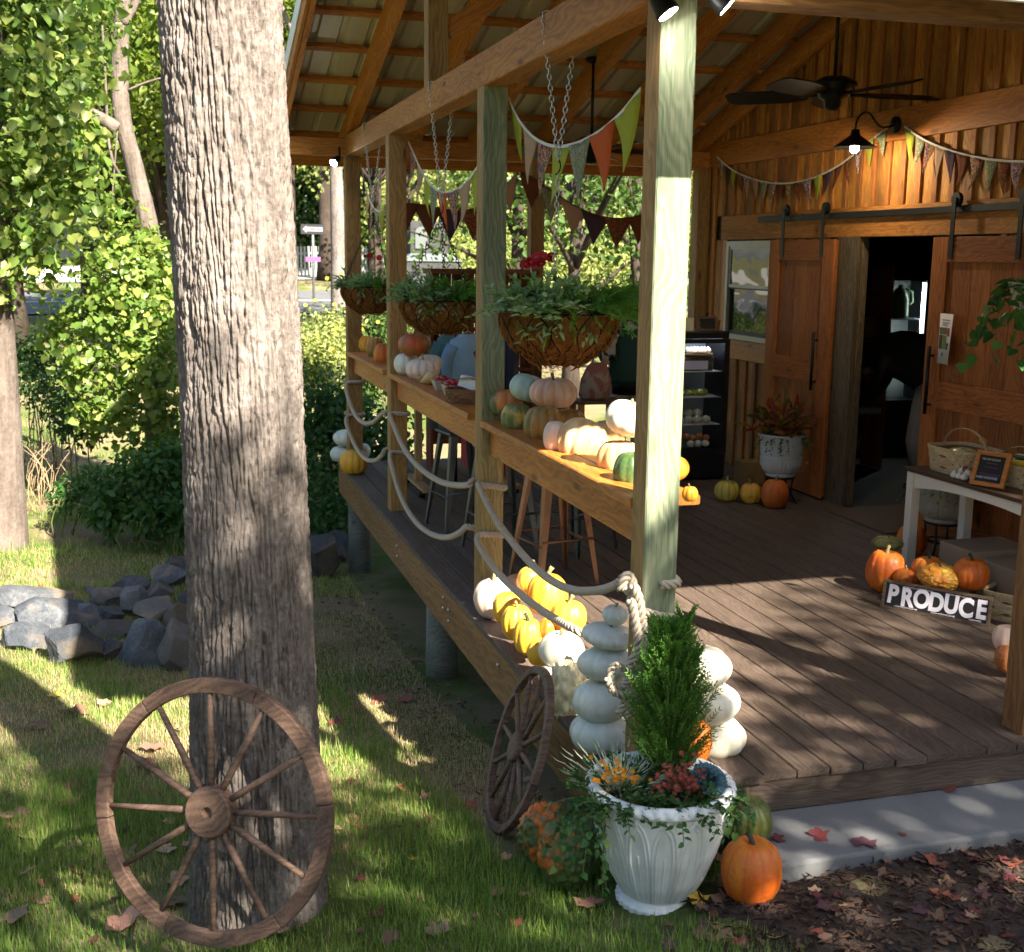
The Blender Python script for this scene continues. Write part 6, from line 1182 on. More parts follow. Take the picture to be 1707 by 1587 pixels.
def bark_trunk(name, path, radii, mat, parent, nt=260, dz=.012, amp=.014, fa=26., fz=2.6, seed=0):
    P, L = smooth(path, 40); k = int(L/dz); P, L = smooth(path, k); t0 = np.linspace(0, 1, len(radii)); rr = np.interp(np.linspace(0, 1, k), t0, radii); th = np.linspace(0, 2*math.pi, nt, endpoint=False)
    TH, I_ = np.meshgrid(th, np.arange(k)); Rr = rr[I_]; Z = P[:, 2][I_]; wob = .12*noise3(np.c_[np.cos(TH).ravel()*2, np.sin(TH).ravel()*2, Z.ravel()*1.3+seed]).reshape(TH.shape)
    q = np.c_[((Rr+.0)*np.cos(TH+wob*.25)*fa).ravel(), (Rr*np.sin(TH+wob*.25)*fa).ravel(), (Z*fz).ravel()+seed*3.1]; n1 = noise3(q); n2 = noise3(q*(1.7, 1.7, 4.5)+7); n3 = noise3(q*(3, 3, 12)+3); n4 = noise3(q*(.9, .9, 9)+11)
    rid = 1-np.clip(np.abs(n1)*4.6, 0, 1); rid2 = 1-np.clip(np.abs(n2)*4.5, 0, 1); h = (-rid*1.25-.6*rid2+.3*n3-.22*(1-np.clip(np.abs(n4)*4, 0, 1))*(1-rid)).reshape(TH.shape)*amp
    big = (fbm(np.c_[np.cos(TH).ravel()*1.2, np.sin(TH).ravel()*1.2, Z.ravel()*.8+seed], 2)).reshape(TH.shape)*.03
    Rn = Rr*(1+big)+h; X_ = P[:, 0][I_]+Rn*np.cos(TH); Y_ = P[:, 1][I_]+Rn*np.sin(TH); V = np.c_[X_.ravel(), Y_.ravel(), Z.ravel()]; I0 = (np.arange(k-1)[:, None]*nt+np.arange(nt)[None]).ravel(); I1 = (np.arange(k-1)[:, None]*nt+(np.arange(nt)[None]+1) % nt).ravel()
    F = np.c_[I0, I1, I1+nt, I0+nt]; off = np.array(parent.location) if parent is not None else 0; return link(name, npmesh(name, V-off, F, True), mat, parent)
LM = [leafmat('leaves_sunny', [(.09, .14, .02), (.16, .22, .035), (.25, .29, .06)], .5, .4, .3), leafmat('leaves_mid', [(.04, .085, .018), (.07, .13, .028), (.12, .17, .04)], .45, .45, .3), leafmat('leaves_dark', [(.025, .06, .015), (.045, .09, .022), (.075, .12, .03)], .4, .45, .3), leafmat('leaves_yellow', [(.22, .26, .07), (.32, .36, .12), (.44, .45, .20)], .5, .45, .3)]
def crown_pts(blobs, n, seed, shell=.55):
    """blobs: (centre, radii) -> leaf positions, thicker towards the outside of each clump"""
    g = np.random.default_rng(seed); B = [(np.asarray(c, float), np.asarray(r, float)*np.ones(3)) for c, r in blobs]; w = np.array([np.prod(r)**.72 for _, r in B]); w /= w.sum(); idx = g.choice(len(B), n, p=w)
    d = unit(g.normal(size=(n, 3))); rad = (shell+(1-shell)*g.uniform(0, 1, n)**.6)*(1+.18*g.normal(size=n)); C = np.array([B[i][0] for i in idx]); Rr = np.array([B[i][1] for i in idx]); P = C+d*Rr*rad[:, None]
    D = unit(d*.5+g.normal(size=(n, 3))*.7+np.array([0, 0, -.35])); N = unit(d*.8+np.array([0, 0, .7])+g.normal(size=(n, 3))*.55); return P, D, N
def blobs_round(c, r, k, seed, flat=.8):
    g = np.random.default_rng(seed); out = []
    for i in range(k):
        d = unit(g.normal(size=3))*g.uniform(.35, .95)*r; out.append((np.asarray(c)+d*(1, 1, flat), r*g.uniform(.26, .48)*np.array([1, 1, .75])))
    return out
def tree(name, x, y, h, tr, blobs, n, L, lm, label, bark='bark3', lean=(0, 0), seed=0, shape='lance', wr=.62, group=None, limbs=True):
    z = zg1(x, y); root = empty(name, (x, y, z), label, 'tree', group); top = np.array([lean[0], lean[1], h]); mb = MB(); tt = np.linspace(0, 1, 9); g = np.random.default_rng(seed)
    pth = np.array([top*(1, 1, 1)*t+np.array([.05*h*.3*math.sin(3*t+seed), .03*h*.3*math.cos(2.5*t+seed), 0])*t for t in tt]); pth[0, 2] = -.15; mb.tube(pth, tr*(1.25*np.exp(-tt*14)*.4+1-.72*tt), 12)
    if limbs:
        for c, r in blobs[:14]:
            e = np.asarray(c)-(x, y, z); s_ = pth[min(8, max(2, int(8*np.clip(e[2]/h*.7, .25, .95))))]; m_ = (s_+e)/2+np.array([0, 0, .1*h*.3]); mb.tube(smooth([s_, m_, e], 8)[0], np.linspace(tr*.38, tr*.1, 8), 6)
    mb.build('trunk', M[bark], root)
    P, D, N = crown_pts(blobs, n, seed); Lr = L*g.uniform(.65, 1.25, n); o = cards_obj('crown', P-np.array([x, y, z]), D, N, Lr, Lr*wr, shape, lm, root); o['kind'] = 'stuff'; return root
# ---- the big trunk in front
tb_ = ongr(432, 1500); bx0, by0 = -1.46, .47; gz = zg1(bx0, by0)
big = empty('oak_tree', (bx0, by0, gz), 'tall tree with furrowed grey-brown bark beside the porch', 'tree')
tp = [aty(434, 1560, by0), aty(434, 1480, by0), aty(424, 1200, by0), aty(410, 800, by0), aty(392, 420, by0), aty(366, 0, by0), aty(366, 0, by0)+np.array([-.02, .02, 1.6]), aty(366, 0, by0)+np.array([.1, .1, 3.8]), aty(366, 0, by0)+np.array([.3, .2, 6.5])]
bark_trunk('trunk', tp, [.285, .247, .230, .222, .215, .212, .20, .18, .15, .10], M['bark'], big, 460, .007, .0145, 40., 2.3)
cb_ = []
g = np.random.default_rng(77)
for i in range(16): a = i*2.4; cb_.append((np.array([bx0+.4+1.8*math.cos(a)*(.4+.6*(i % 3)/2), by0+.3+1.8*math.sin(a)*(.4+.6*(i % 3)/2), 8.8+.22*i]), .75))
mb = MB()
for c_, r_ in cb_: s_ = np.array([bx0+.35, by0+.3, 7.6+.1*(c_[2]-7.6)]); mb.tube(rel(big, smooth([s_, (s_+c_)/2+(0, 0, .3), c_], 8)[0]), np.linspace(.07, .02, 8), 6)
mb.build('limbs', M['bark'], big); P, D, N = crown_pts(cb_, 4000, 78); o = cards_obj('crown', P-np.array(big.location), D, N, .13, .08, 'lance', LM[1], big); o['kind'] = 'stuff'
# ---- left trunk
lt = ongr(2, 912); lx, ly = lt[0], lt[1]; t2 = empty('tree', (lx, ly, zg1(lx, ly)), 'smooth grey tree trunk at the left edge of the lawn', 'tree'); s_ = 1/ppm(lt)
bark_trunk('trunk', [aty(2, 940, ly), aty(0, 880, ly), aty(-6, 700, ly), aty(-14, 500, ly), aty(-22, 250, ly), aty(-30, 0, ly), aty(-40, -300, ly), aty(-40, -700, ly)], [.26, .22, .19, .18, .165, .15, .13, .08], M['bark2'], t2, 120, .03, .004, 18, 2)
M['vine'] = leafmat('vine_leaves', [(.08, .15, .025), (.15, .23, .045), (.24, .31, .07), (.34, .37, .10)], .45, .35, .4); M['vined'] = leafmat('undergrowth_leaves', [(.03, .09, .02), (.05, .13, .03), (.09, .17, .04)], .4, .4, .5)
def pxblob(px, py, y, r): return (aty(px, py, y), r)
P, D, N = crown_pts([pxblob(-20, 40, ly, .6), pxblob(60, 30, ly+.2, .5), pxblob(110, 100, ly+.6, .55), pxblob(40, 140, ly-.2, .55), pxblob(90, 230, ly+.1, .55), pxblob(20, 260, ly-.3, .5), pxblob(80, 330, ly, .5), pxblob(30, 400, ly-.2, .36), pxblob(130, 300, ly+.5, .42), pxblob(-10, 480, ly-.2, .3), pxblob(150, 20, ly+1.2, .5), pxblob(70, 440, ly-.3, .24), pxblob(60, -80, ly, .7)], 5200, 80, .05)
Lr = .035+.10*rng.uniform(0, 1, len(P))**2.2; o = cards_obj('crown', P-np.array(t2.location), D, N, Lr, Lr*.9, 'heart', M['vine'], t2); o['kind'] = 'stuff'
# big single vine leaves in front of the left tree
hm = {}
def leaf_objs(parent, P, D, N, L, shape, mats, name='leaf'):
    for i in range(len(P)):
        m_ = mats[i % len(mats)]
        if (shape, m_.name) not in hm: V, F = cards(np.zeros((1, 3)), np.array([[1., 0, 0]]), np.array([[0, 0, 1.]]), 1., .92, shape); hm[(shape, m_.name)] = npmesh('leaf', V, F, True); hm[(shape, m_.name)].materials.append(m_)
        o = bpy.data.objects.new(name, hm[(shape, m_.name)]); COL.objects.link(o); o.parent = parent; Mx = orient(D[i], N[i]).to_4x4()@Matrix.Scale(float(L[i]), 4); Mx.translation = Vector(P[i]-np.array(parent.location)); o.matrix_basis = Mx
def leafcol(nm, c): 
    n = NT(nm); col = n.mix(n.noise(n.coord(), 3, 3), tuple(x*.8 for x in c), c); n.end(col, .4, 0, .3); tr = n.n('BsdfTranslucent'); n.put(tr.inputs[0], col); mx = n.n('MixShader'); mx.inputs[0].default_value = .45; o = n.t.nodes['Material Output']; n.t.links.new(n.b.outputs[0], mx.inputs[1]); n.t.links.new(tr.outputs[0], mx.inputs[2]); n.t.links.new(mx.outputs[0], o.inputs[0]); return n.m
VL = [leafcol('vine_leaf_a', (.16, .24, .05)), leafcol('vine_leaf_b', (.10, .18, .035)), leafcol('vine_leaf_c', (.24, .29, .07))]
g = np.random.default_rng(81)
def scatter_px(rects, y, n, seed):
    g = np.random.default_rng(seed); out = []
    w = np.array([(b-a)*(d-c) for a, b, c, d, *_ in rects], float); w /= w.sum()
    for i in g.choice(len(rects), n, p=w): a, b, c, d = rects[i][:4]; out.append(aty(g.uniform(a, b), g.uniform(c, d), y+g.normal()*.25))
    return np.array(out)
LP = scatter_px([(0, 150, 0, 260), (20, 170, 240, 400), (0, 60, 400, 470)], ly-.45, 150, 82); leaf_objs(t2, LP, unit(g.normal(size=(150, 3))*.6+(0, -.3, -.7)), unit(g.normal(size=(150, 3))*.5+(.2, -.8, .6)), g.uniform(.055, .115, 150), 'heart', VL)
# ---- bent slender tree wrapped in vines
yb = 10.6; bz = ongr(262, 760); bb = aty(262, 700, yb); t3 = empty('tree', (bb[0], yb, zg1(bb[0], yb)), 'slender bent tree wrapped in heart-leaved vines', 'tree')
bark_trunk('trunk', [aty(262, 780, yb), aty(258, 640, yb), aty(264, 500, yb), aty(250, 380, yb), aty(222, 270, yb), aty(200, 190, yb), aty(200, 90, yb), aty(206, 0, yb), aty(214, -160, yb)], [.13, .125, .12, .115, .105, .095, .08, .06], M['bark2'], t3, 80, .03, .004, 18, 2)
mb = MB()
for pts, r0 in (([(196, 215), (165, 195), (135, 180)], .085), ([(206, 40), (222, 15), (240, -30)], .05), ([(214, 150), (240, 138), (268, 130)], .014), ([(205, 300), (180, 260), (176, 120), (168, 20), (172, -60)], .018), ([(196, 210), (188, 320), (178, 420)], .01)): mb.tube(rel(t3, smooth([aty(a, b, yb-.05) for a, b in pts], 12)[0]), np.linspace(r0, r0*.6, 12), 8)
mb.build('branches', M['bark2'], t3)
B_ = [pxblob(a, b, yb+dy, r) for a, b, dy, r in ((170, 430, -.3, .42), (230, 400, -.2, .35), (215, 460, -.6, .42), (265, 440, -.5, .35), (285, 480, -.3, .38), (240, 520, -.7, .45), (180, 510, -.6, .4), (120, 520, -.5, .33), (90, 545, -.6, .25), (285, 560, -.3, .35), (230, 600, -.8, .5), (160, 600, -.7, .38), (200, 680, -.7, .45), (280, 640, -.4, .4), (120, 620, -.7, .25), (180, 350, -.2, .25), (275, 700, -.5, .4), (150, 690, -.7, .3), (255, 780, -.5, .45))]
P, D, N = crown_pts(B_, 5200, 84, .05); Lr = .035+.09*rng.uniform(0, 1, len(P))**2.2; o = cards_obj('crown', P-np.array(t3.location), D, N, Lr, Lr*.95, 'heart', M['vine'], t3); o['kind'] = 'stuff'
LP = scatter_px([(150, 300, 380, 560), (60, 290, 470, 600), (120, 290, 600, 690), (270, 300, 400, 700)], yb-1.0, 150, 85); leaf_objs(t3, LP, unit(g.normal(size=(150, 3))*.6+(0, -.3, -.7)), unit(g.normal(size=(150, 3))*.5+(.2, -.8, .6)), g.uniform(.055, .11, 150), 'heart', VL)
# ---- undergrowth along the back of the lawn
def thicket(name, blobs, n, L, lm, label, shape='lance', wr=.55, seed=0, shell=.25, stalks=0):
    c0 = np.mean([b[0] for b in blobs], 0); root = empty(name, (c0[0], c0[1], zg1(c0[0], c0[1])), label, 'shrub', 'shrubs and thickets'); P, D, N = crown_pts(blobs, n, seed, shell); zz = zg(P[:, 0], P[:, 1]); P[:, 2] = np.maximum(P[:, 2], zz+.02); g = np.random.default_rng(seed); Lr = L*g.uniform(.6, 1.25, n)
    o = cards_obj('foliage', P-np.array(root.location), D, N, Lr, Lr*wr, shape, lm, root); o['kind'] = 'stuff'; mb = MB()
    for c, r in blobs:
        for q in range(3): b = np.array([c[0]+g.normal()*.1, c[1]+g.normal()*.1, zg1(c[0], c[1])-.03]); mb.tube(rel(root, smooth([b, (b+c)/2+g.normal(size=3)*.08, np.asarray(c)+g.normal(size=3)*.1], 6)[0]), np.linspace(.012, .004, 6), 5)
    mb.build('stems', M['stem'], root)['kind'] = 'stuff'; return root
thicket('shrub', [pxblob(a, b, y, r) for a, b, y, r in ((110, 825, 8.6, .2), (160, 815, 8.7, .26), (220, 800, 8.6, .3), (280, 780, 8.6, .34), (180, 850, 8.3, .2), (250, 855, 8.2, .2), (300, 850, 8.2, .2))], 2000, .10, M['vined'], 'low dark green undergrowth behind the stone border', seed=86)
thicket('shrub', [pxblob(a, b, y, r) for a, b, y, r in ((60, 650, 11.8, .4), (105, 665, 11.5, .42), (85, 610, 12.2, .42), (130, 700, 10.6, .35), (45, 590, 12.6, .35))], 1900, .085, LM[2], 'dark loose bush added for the shaded lawn between the left trunk and the vines', seed=85, shell=.05)  # added bush, its dark leaves stand in for shade on open lawn
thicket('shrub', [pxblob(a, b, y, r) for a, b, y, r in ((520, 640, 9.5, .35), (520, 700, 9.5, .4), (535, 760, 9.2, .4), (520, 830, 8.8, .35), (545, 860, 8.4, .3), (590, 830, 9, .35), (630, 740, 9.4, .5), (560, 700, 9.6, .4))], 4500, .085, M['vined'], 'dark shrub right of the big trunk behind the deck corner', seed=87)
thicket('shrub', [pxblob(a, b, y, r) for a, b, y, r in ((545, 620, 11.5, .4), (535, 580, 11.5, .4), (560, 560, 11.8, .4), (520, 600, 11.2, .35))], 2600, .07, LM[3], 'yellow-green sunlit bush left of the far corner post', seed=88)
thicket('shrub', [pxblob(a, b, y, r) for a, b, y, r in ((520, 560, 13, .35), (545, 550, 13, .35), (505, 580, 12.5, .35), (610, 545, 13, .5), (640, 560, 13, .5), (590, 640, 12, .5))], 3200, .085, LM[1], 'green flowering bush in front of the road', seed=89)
g = np.random.default_rng(90); flowers('yellow_flowers', [aty(540+g.normal()*35, 570+g.normal()*45, 11.0+g.normal()*.2) for _ in range(22)], .028, 7, leafmat('yellow_petals', [(.55, .38, .03), (.7, .5, .06)], .3), M['yc'], 'yellow flowers on the bush by the far corner post', seed=8)
# tall dry weeds
dw = empty('dry_weeds', ongr(75, 760), 'tall dry straw-coloured weeds right of the left trunk', 'weeds'); mb = MB(); g = np.random.default_rng(91)
for i in range(60): b = ongr(g.uniform(50, 120), g.uniform(760, 870)); h = g.uniform(.3, .9); mb.tube(rel(dw, smooth([b, b+(g.normal()*.08, 0, h*.6), b+(g.normal()*.2, g.normal()*.1, h)], 5)[0]), np.linspace(.006, .002, 5), 4)
o = mb.build('stalks', plain('dry_straw', (.36, .26, .15), .9), dw); o['kind'] = 'stuff'
# ---- trees further back
gT = 'trees beyond the lawn'
def bgtree(px, y, top_py, cw, tw, lm, label, n=3800, L=.22, base=None, seed=0, bark='bark3', cz=.62, lean=0., low=.0, k=18):
    """tree whose trunk stands at pixel column px at distance y; crown centre/size in metres from its height"""
    p = aty(px, 430, y); z = zg1(p[0], y); h = aty(px, top_py, y)[2]-z; c = np.array([p[0]+lean, y, z+h*cz]); rr = cw
    bl = blobs_round(c, rr, k, seed, min(1.2, h*(1-cz)/rr*.9)); return tree('tree', p[0], y, h*.86, tw, bl, n, L, lm, label, bark, (lean, 0), seed, group=gT)
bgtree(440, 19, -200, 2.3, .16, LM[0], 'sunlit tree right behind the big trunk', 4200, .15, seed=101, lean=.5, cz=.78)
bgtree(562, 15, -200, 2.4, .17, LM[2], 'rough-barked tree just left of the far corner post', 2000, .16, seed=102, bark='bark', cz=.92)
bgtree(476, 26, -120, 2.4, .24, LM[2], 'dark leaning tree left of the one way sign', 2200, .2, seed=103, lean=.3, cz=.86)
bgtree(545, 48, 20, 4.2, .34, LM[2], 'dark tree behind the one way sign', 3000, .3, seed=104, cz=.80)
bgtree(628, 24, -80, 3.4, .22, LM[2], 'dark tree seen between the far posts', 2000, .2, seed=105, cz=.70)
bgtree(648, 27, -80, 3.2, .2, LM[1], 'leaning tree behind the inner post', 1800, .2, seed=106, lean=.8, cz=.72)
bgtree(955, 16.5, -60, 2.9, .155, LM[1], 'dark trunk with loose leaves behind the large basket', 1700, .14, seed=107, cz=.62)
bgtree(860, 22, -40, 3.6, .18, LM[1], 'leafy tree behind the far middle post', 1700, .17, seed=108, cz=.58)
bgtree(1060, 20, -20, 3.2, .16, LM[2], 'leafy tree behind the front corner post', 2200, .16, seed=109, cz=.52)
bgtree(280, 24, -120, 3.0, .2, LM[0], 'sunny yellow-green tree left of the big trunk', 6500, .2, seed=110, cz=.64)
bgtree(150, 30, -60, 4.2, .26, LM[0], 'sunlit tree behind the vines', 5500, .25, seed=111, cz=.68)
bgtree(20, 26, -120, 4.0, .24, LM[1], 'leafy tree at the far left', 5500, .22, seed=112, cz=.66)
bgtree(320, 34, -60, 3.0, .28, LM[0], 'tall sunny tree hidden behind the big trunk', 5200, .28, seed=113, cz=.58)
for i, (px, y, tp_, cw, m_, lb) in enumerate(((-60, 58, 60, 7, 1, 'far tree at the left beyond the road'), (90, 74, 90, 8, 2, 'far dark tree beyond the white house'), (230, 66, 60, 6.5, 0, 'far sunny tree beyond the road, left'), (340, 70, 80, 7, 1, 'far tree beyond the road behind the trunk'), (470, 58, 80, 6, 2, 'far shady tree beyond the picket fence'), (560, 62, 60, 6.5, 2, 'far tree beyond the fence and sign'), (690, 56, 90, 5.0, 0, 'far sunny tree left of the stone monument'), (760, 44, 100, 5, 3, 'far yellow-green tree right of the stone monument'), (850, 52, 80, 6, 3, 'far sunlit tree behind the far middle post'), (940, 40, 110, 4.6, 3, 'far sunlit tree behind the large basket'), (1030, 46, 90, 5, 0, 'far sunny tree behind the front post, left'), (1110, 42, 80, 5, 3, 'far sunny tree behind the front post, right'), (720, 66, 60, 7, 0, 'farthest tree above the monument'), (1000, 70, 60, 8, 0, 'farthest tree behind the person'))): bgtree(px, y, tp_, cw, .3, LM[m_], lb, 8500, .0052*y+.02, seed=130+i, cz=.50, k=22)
# hedge masses that close the view under the crowns
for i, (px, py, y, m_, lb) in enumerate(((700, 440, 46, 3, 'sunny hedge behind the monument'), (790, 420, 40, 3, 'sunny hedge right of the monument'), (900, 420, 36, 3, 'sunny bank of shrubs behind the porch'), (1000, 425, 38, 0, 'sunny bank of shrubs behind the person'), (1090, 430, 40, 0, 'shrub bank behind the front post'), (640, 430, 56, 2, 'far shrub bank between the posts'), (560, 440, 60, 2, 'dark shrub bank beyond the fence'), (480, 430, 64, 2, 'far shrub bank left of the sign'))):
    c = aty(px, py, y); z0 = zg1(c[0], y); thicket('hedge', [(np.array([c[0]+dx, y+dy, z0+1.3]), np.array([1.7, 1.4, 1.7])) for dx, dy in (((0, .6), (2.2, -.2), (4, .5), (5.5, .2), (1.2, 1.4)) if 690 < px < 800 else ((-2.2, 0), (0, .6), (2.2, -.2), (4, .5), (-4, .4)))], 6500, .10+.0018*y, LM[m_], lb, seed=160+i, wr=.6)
# ---- tall trees behind the viewpoint: they throw the shade over the near lawn, the planter and the walk
hx_ = np.array([-1.9, -1.6, -1., -.7, -.5, -.25, -.06, .10, .2, .35, .7, 1., 1.3, 1.7, 2.2, 3., 6.]); hh_ = np.array([1.40, 1.75, 1.25, .65, .4, .5, 1.2, 1.1, .45, -.25, -.1, .4, .7, 1.0, 1.25, 2.1, 2.6])
tbl = {0: [], 1: [], 2: []}; g = np.random.default_rng(400)
for xs_ in np.arange(-6, 6, .34):
    hz_ = float(np.interp(xs_, hx_, hh_))-.30
    for z_ in np.arange(hz_, -2.6, -.42):
        if not -1.75 < xs_ < -1.1 and g.uniform() < (.10 if z_ > -1 else .16): continue
        p_ = np.array([xs_+g.normal()*.05, .25, z_+g.normal()*.04])+SUNV*(11+g.uniform(-1, 1)); tbl[0 if xs_ < -2 else (1 if xs_ < 2 else 2)].append((p_, np.array([.36, .30, .32])))
for i_, (tx, lb) in enumerate(((.2, 'tall leafy tree out of view behind the lawn'), (3.4, 'tall leafy tree out of view behind the camera'), (6.6, 'tall leafy tree out of view in front of the walk'))):
    tree('tree', tx, -8.6, 8.0, .2, tbl[i_], len(tbl[i_])*62, .15, LM[1], lb, seed=410+i_, group='shade trees behind the viewpoint', wr=.75)
# unseen trees added round the clearing to block low sky light
for i_, (tx, ty, rr_) in enumerate(((-13, -9, 4.5), (-9, -16, 5), (-2, -19, 5), (7, -20, 5), (14, -15, 5), (17, -7, 4.5), (-15, -1, 4.5), (-14, 7, 4.5), (12, -24, 5.5), (1, -26, 5.5))):
    z_ = zg1(tx, ty); tree('tree', tx, ty, 7.5, .25, blobs_round((tx, ty, z_+4.4), rr_, 20, 500+i_, .85), 2600, .42, LM[2], 'dark tree added out of view, number %s' % ['one', 'two', 'three', 'four', 'five', 'six', 'seven', 'eight', 'nine', 'ten'][i_] if 0 else 'dark broadleaf tree added out of view round the clearing to block sky light', seed=500+i_, group='unseen trees added round the clearing')
# ------------------------------------------------------------------ street things
sp_ = aty(523, 482, 37); sp_[2] = zg1(sp_[0], 37); zt = aty(523, 374, 37)[2]; ow = empty('one_way_sign', sp_, 'black and white ONE WAY arrow sign on a steel pole by the road', 'sign'); hh = zt-sp_[2]
MB().tube([(0, 0, -.1), (0, 0, hh)], .045, 8).build('pole', plain('sign_pole_shade_grey', (.12, .12, .13), .6, .3), ow); w_ = .40; MB().box((-w_, -.06, hh-.32), (w_, -.05, hh)).build('panel', M['sblack'], ow)  # pole grey lowered, shade on the sign put into its colour
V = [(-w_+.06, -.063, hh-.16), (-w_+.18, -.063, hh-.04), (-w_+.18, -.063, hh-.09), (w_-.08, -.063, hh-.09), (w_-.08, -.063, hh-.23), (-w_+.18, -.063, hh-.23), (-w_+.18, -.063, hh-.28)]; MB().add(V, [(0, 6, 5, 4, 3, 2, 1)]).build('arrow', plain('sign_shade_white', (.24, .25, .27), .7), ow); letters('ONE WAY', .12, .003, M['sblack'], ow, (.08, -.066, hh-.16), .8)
MB().box((-.26, -.06, hh*.52), (.24, -.05, hh*.52+.16)).build('small_sign', plain('pink_sticker', (.18, .06, .18), .7), ow)
pf = empty('picket_fence', aty(520, 448, 50)*(1, 1, 0)+(0, 0, zg1(aty(520, 448, 50)[0], 50)), 'white picket fence behind the one way sign', 'fence'); x0 = aty(484, 440, 50)[0]
M['fwhite'] = plain('fence_shade_white', (.26, .28, .27), .8)  # white toned down to stand in for shade over the fence
for i in range(46): x = x0+i*.16; board('picket', (x, 50, zg1(x, 50)), (x, 50, zg1(x, 50)+1.35), .09, .025, M['fwhite'], pf, up=(0, 1, 0))
for z in (.35, 1.05): board('fence_rail', (x0-.1, 50.04, zg1(x0, 50)+z), (x0+7.4, 50.04, zg1(x0+7.3, 50)+z), .04, .09, M['fwhite'], pf)
# stone monument: stone and tablet darkened to stand in for shade
mc = aty(712, 447, 34); kz = 1/ppm(mc); ms = empty('stone_monument', mc-(0, 0, 1.2), 'stone monument with a pale arched tablet seen between the inner posts', 'monument'); n = NT('monument_shade_stone'); v = n.coord(); M['mstone'] = n.end(n.mix(n.vor(n.mapv(v, (1, 1, 1.6)), 5), (.015, .018, .02), (.05, .05, .05)), .9); M['mpale'] = plain('tablet_shade_marble', (.085, .10, .105), .6, 0, .12, 3)
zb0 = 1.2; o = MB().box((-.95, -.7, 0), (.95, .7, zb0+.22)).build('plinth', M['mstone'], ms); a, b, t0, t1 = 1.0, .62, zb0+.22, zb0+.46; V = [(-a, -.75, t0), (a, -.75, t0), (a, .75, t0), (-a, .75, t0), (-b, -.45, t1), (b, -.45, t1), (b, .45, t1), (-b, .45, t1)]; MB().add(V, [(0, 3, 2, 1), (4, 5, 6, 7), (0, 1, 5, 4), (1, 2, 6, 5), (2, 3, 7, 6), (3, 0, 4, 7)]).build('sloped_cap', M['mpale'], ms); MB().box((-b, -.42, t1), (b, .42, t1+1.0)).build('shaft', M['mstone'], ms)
V = []; tz = t1+.15
for y in (-.47, -.425): V += [(-.48, y, tz), (-.10, y, tz)]+[(-.29+.19*math.cos(q), y, tz+.48+.19*math.sin(q)) for q in np.linspace(0, math.pi, 11)]
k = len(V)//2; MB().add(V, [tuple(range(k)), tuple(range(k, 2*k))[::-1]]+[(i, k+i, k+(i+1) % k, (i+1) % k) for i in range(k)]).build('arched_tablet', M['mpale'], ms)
# white house beyond the road
hx = aty(180, 400, 72); hz = zg1(hx[0], 72); hs = empty('white_house', (hx[0], 72, hz), 'white clapboard house glimpsed beyond the road at left', 'house'); M['hwhite'] = plain('house_white', (.72, .72, .70), .8)
MB().box((-5, 0, 0), (6, 7, 4.4)).build('wall', M['hwhite'], hs); rf = MB().add([(-5.4, -.4, 4.3), (6.4, -.4, 4.3), (6.4, 7.4, 4.3), (-5.4, 7.4, 4.3), (-5.4, 3.5, 7), (6.4, 3.5, 7)], [(0, 1, 5, 4), (2, 3, 4, 5), (0, 4, 3), (1, 2, 5), (0, 3, 2, 1)]).build('roof', plain('house_roof', (.14, .13, .13), .8), hs)
for x in (-3.6, -1.2, 3.4): w = MB().box((x-.45, -.05, 1.2), (x+.45, .0, 2.7)).build('window', M['glass'], hs); MB().box((x-.55, -.08, 1.08), (x+.55, -.02, 1.18)).build('sill', M['hwhite'], w)
# ------------------------------------------------------------------ stone border
n = NT('slate_rock'); v = n.coord(); off = n.n('VectorMath', operation='ADD'); n.put(off.inputs[0], v); cx_ = n.n('CombineXYZ'); n.put(cx_.inputs[0], n.math('MULTIPLY', n.rnd(), 30.)); n.put(off.inputs[1], cx_.outputs[0]); p_ = off.outputs[0]; a = n.noise(p_, 4, 6, .7); b = n.noise(p_, 45, 5, .75); n.bump(n.math('ADD', a, n.math('MULTIPLY', b, .6)), .7, .02)
col = n.ramp(n.math('ADD', n.math('MULTIPLY', a, .6), n.math('MULTIPLY', b, .4)), [(.32, (.022, .027, .035)), (.5, (.055, .062, .075)), (.7, (.15, .155, .16))]); col = n.mix(n.math('MULTIPLY', n.ramp(n.noise(p_, 2.5, 4), [(.52, 0.), (.66, 1.)]), .6), col, (.22, .16, .10)); col = n.mix(n.math('MULTIPLY', n.ramp(n.rnd(), [(.6, 0.), (.85, 1.)]), .45), col, (.17, .135, .095)); M['rock'] = n.end(n.hsv(col, v=n.mrange(n.math('FRACT', n.math('MULTIPLY', n.rnd(), 7.3)), .65, 1.5)), .85, 0, .3)
import bmesh
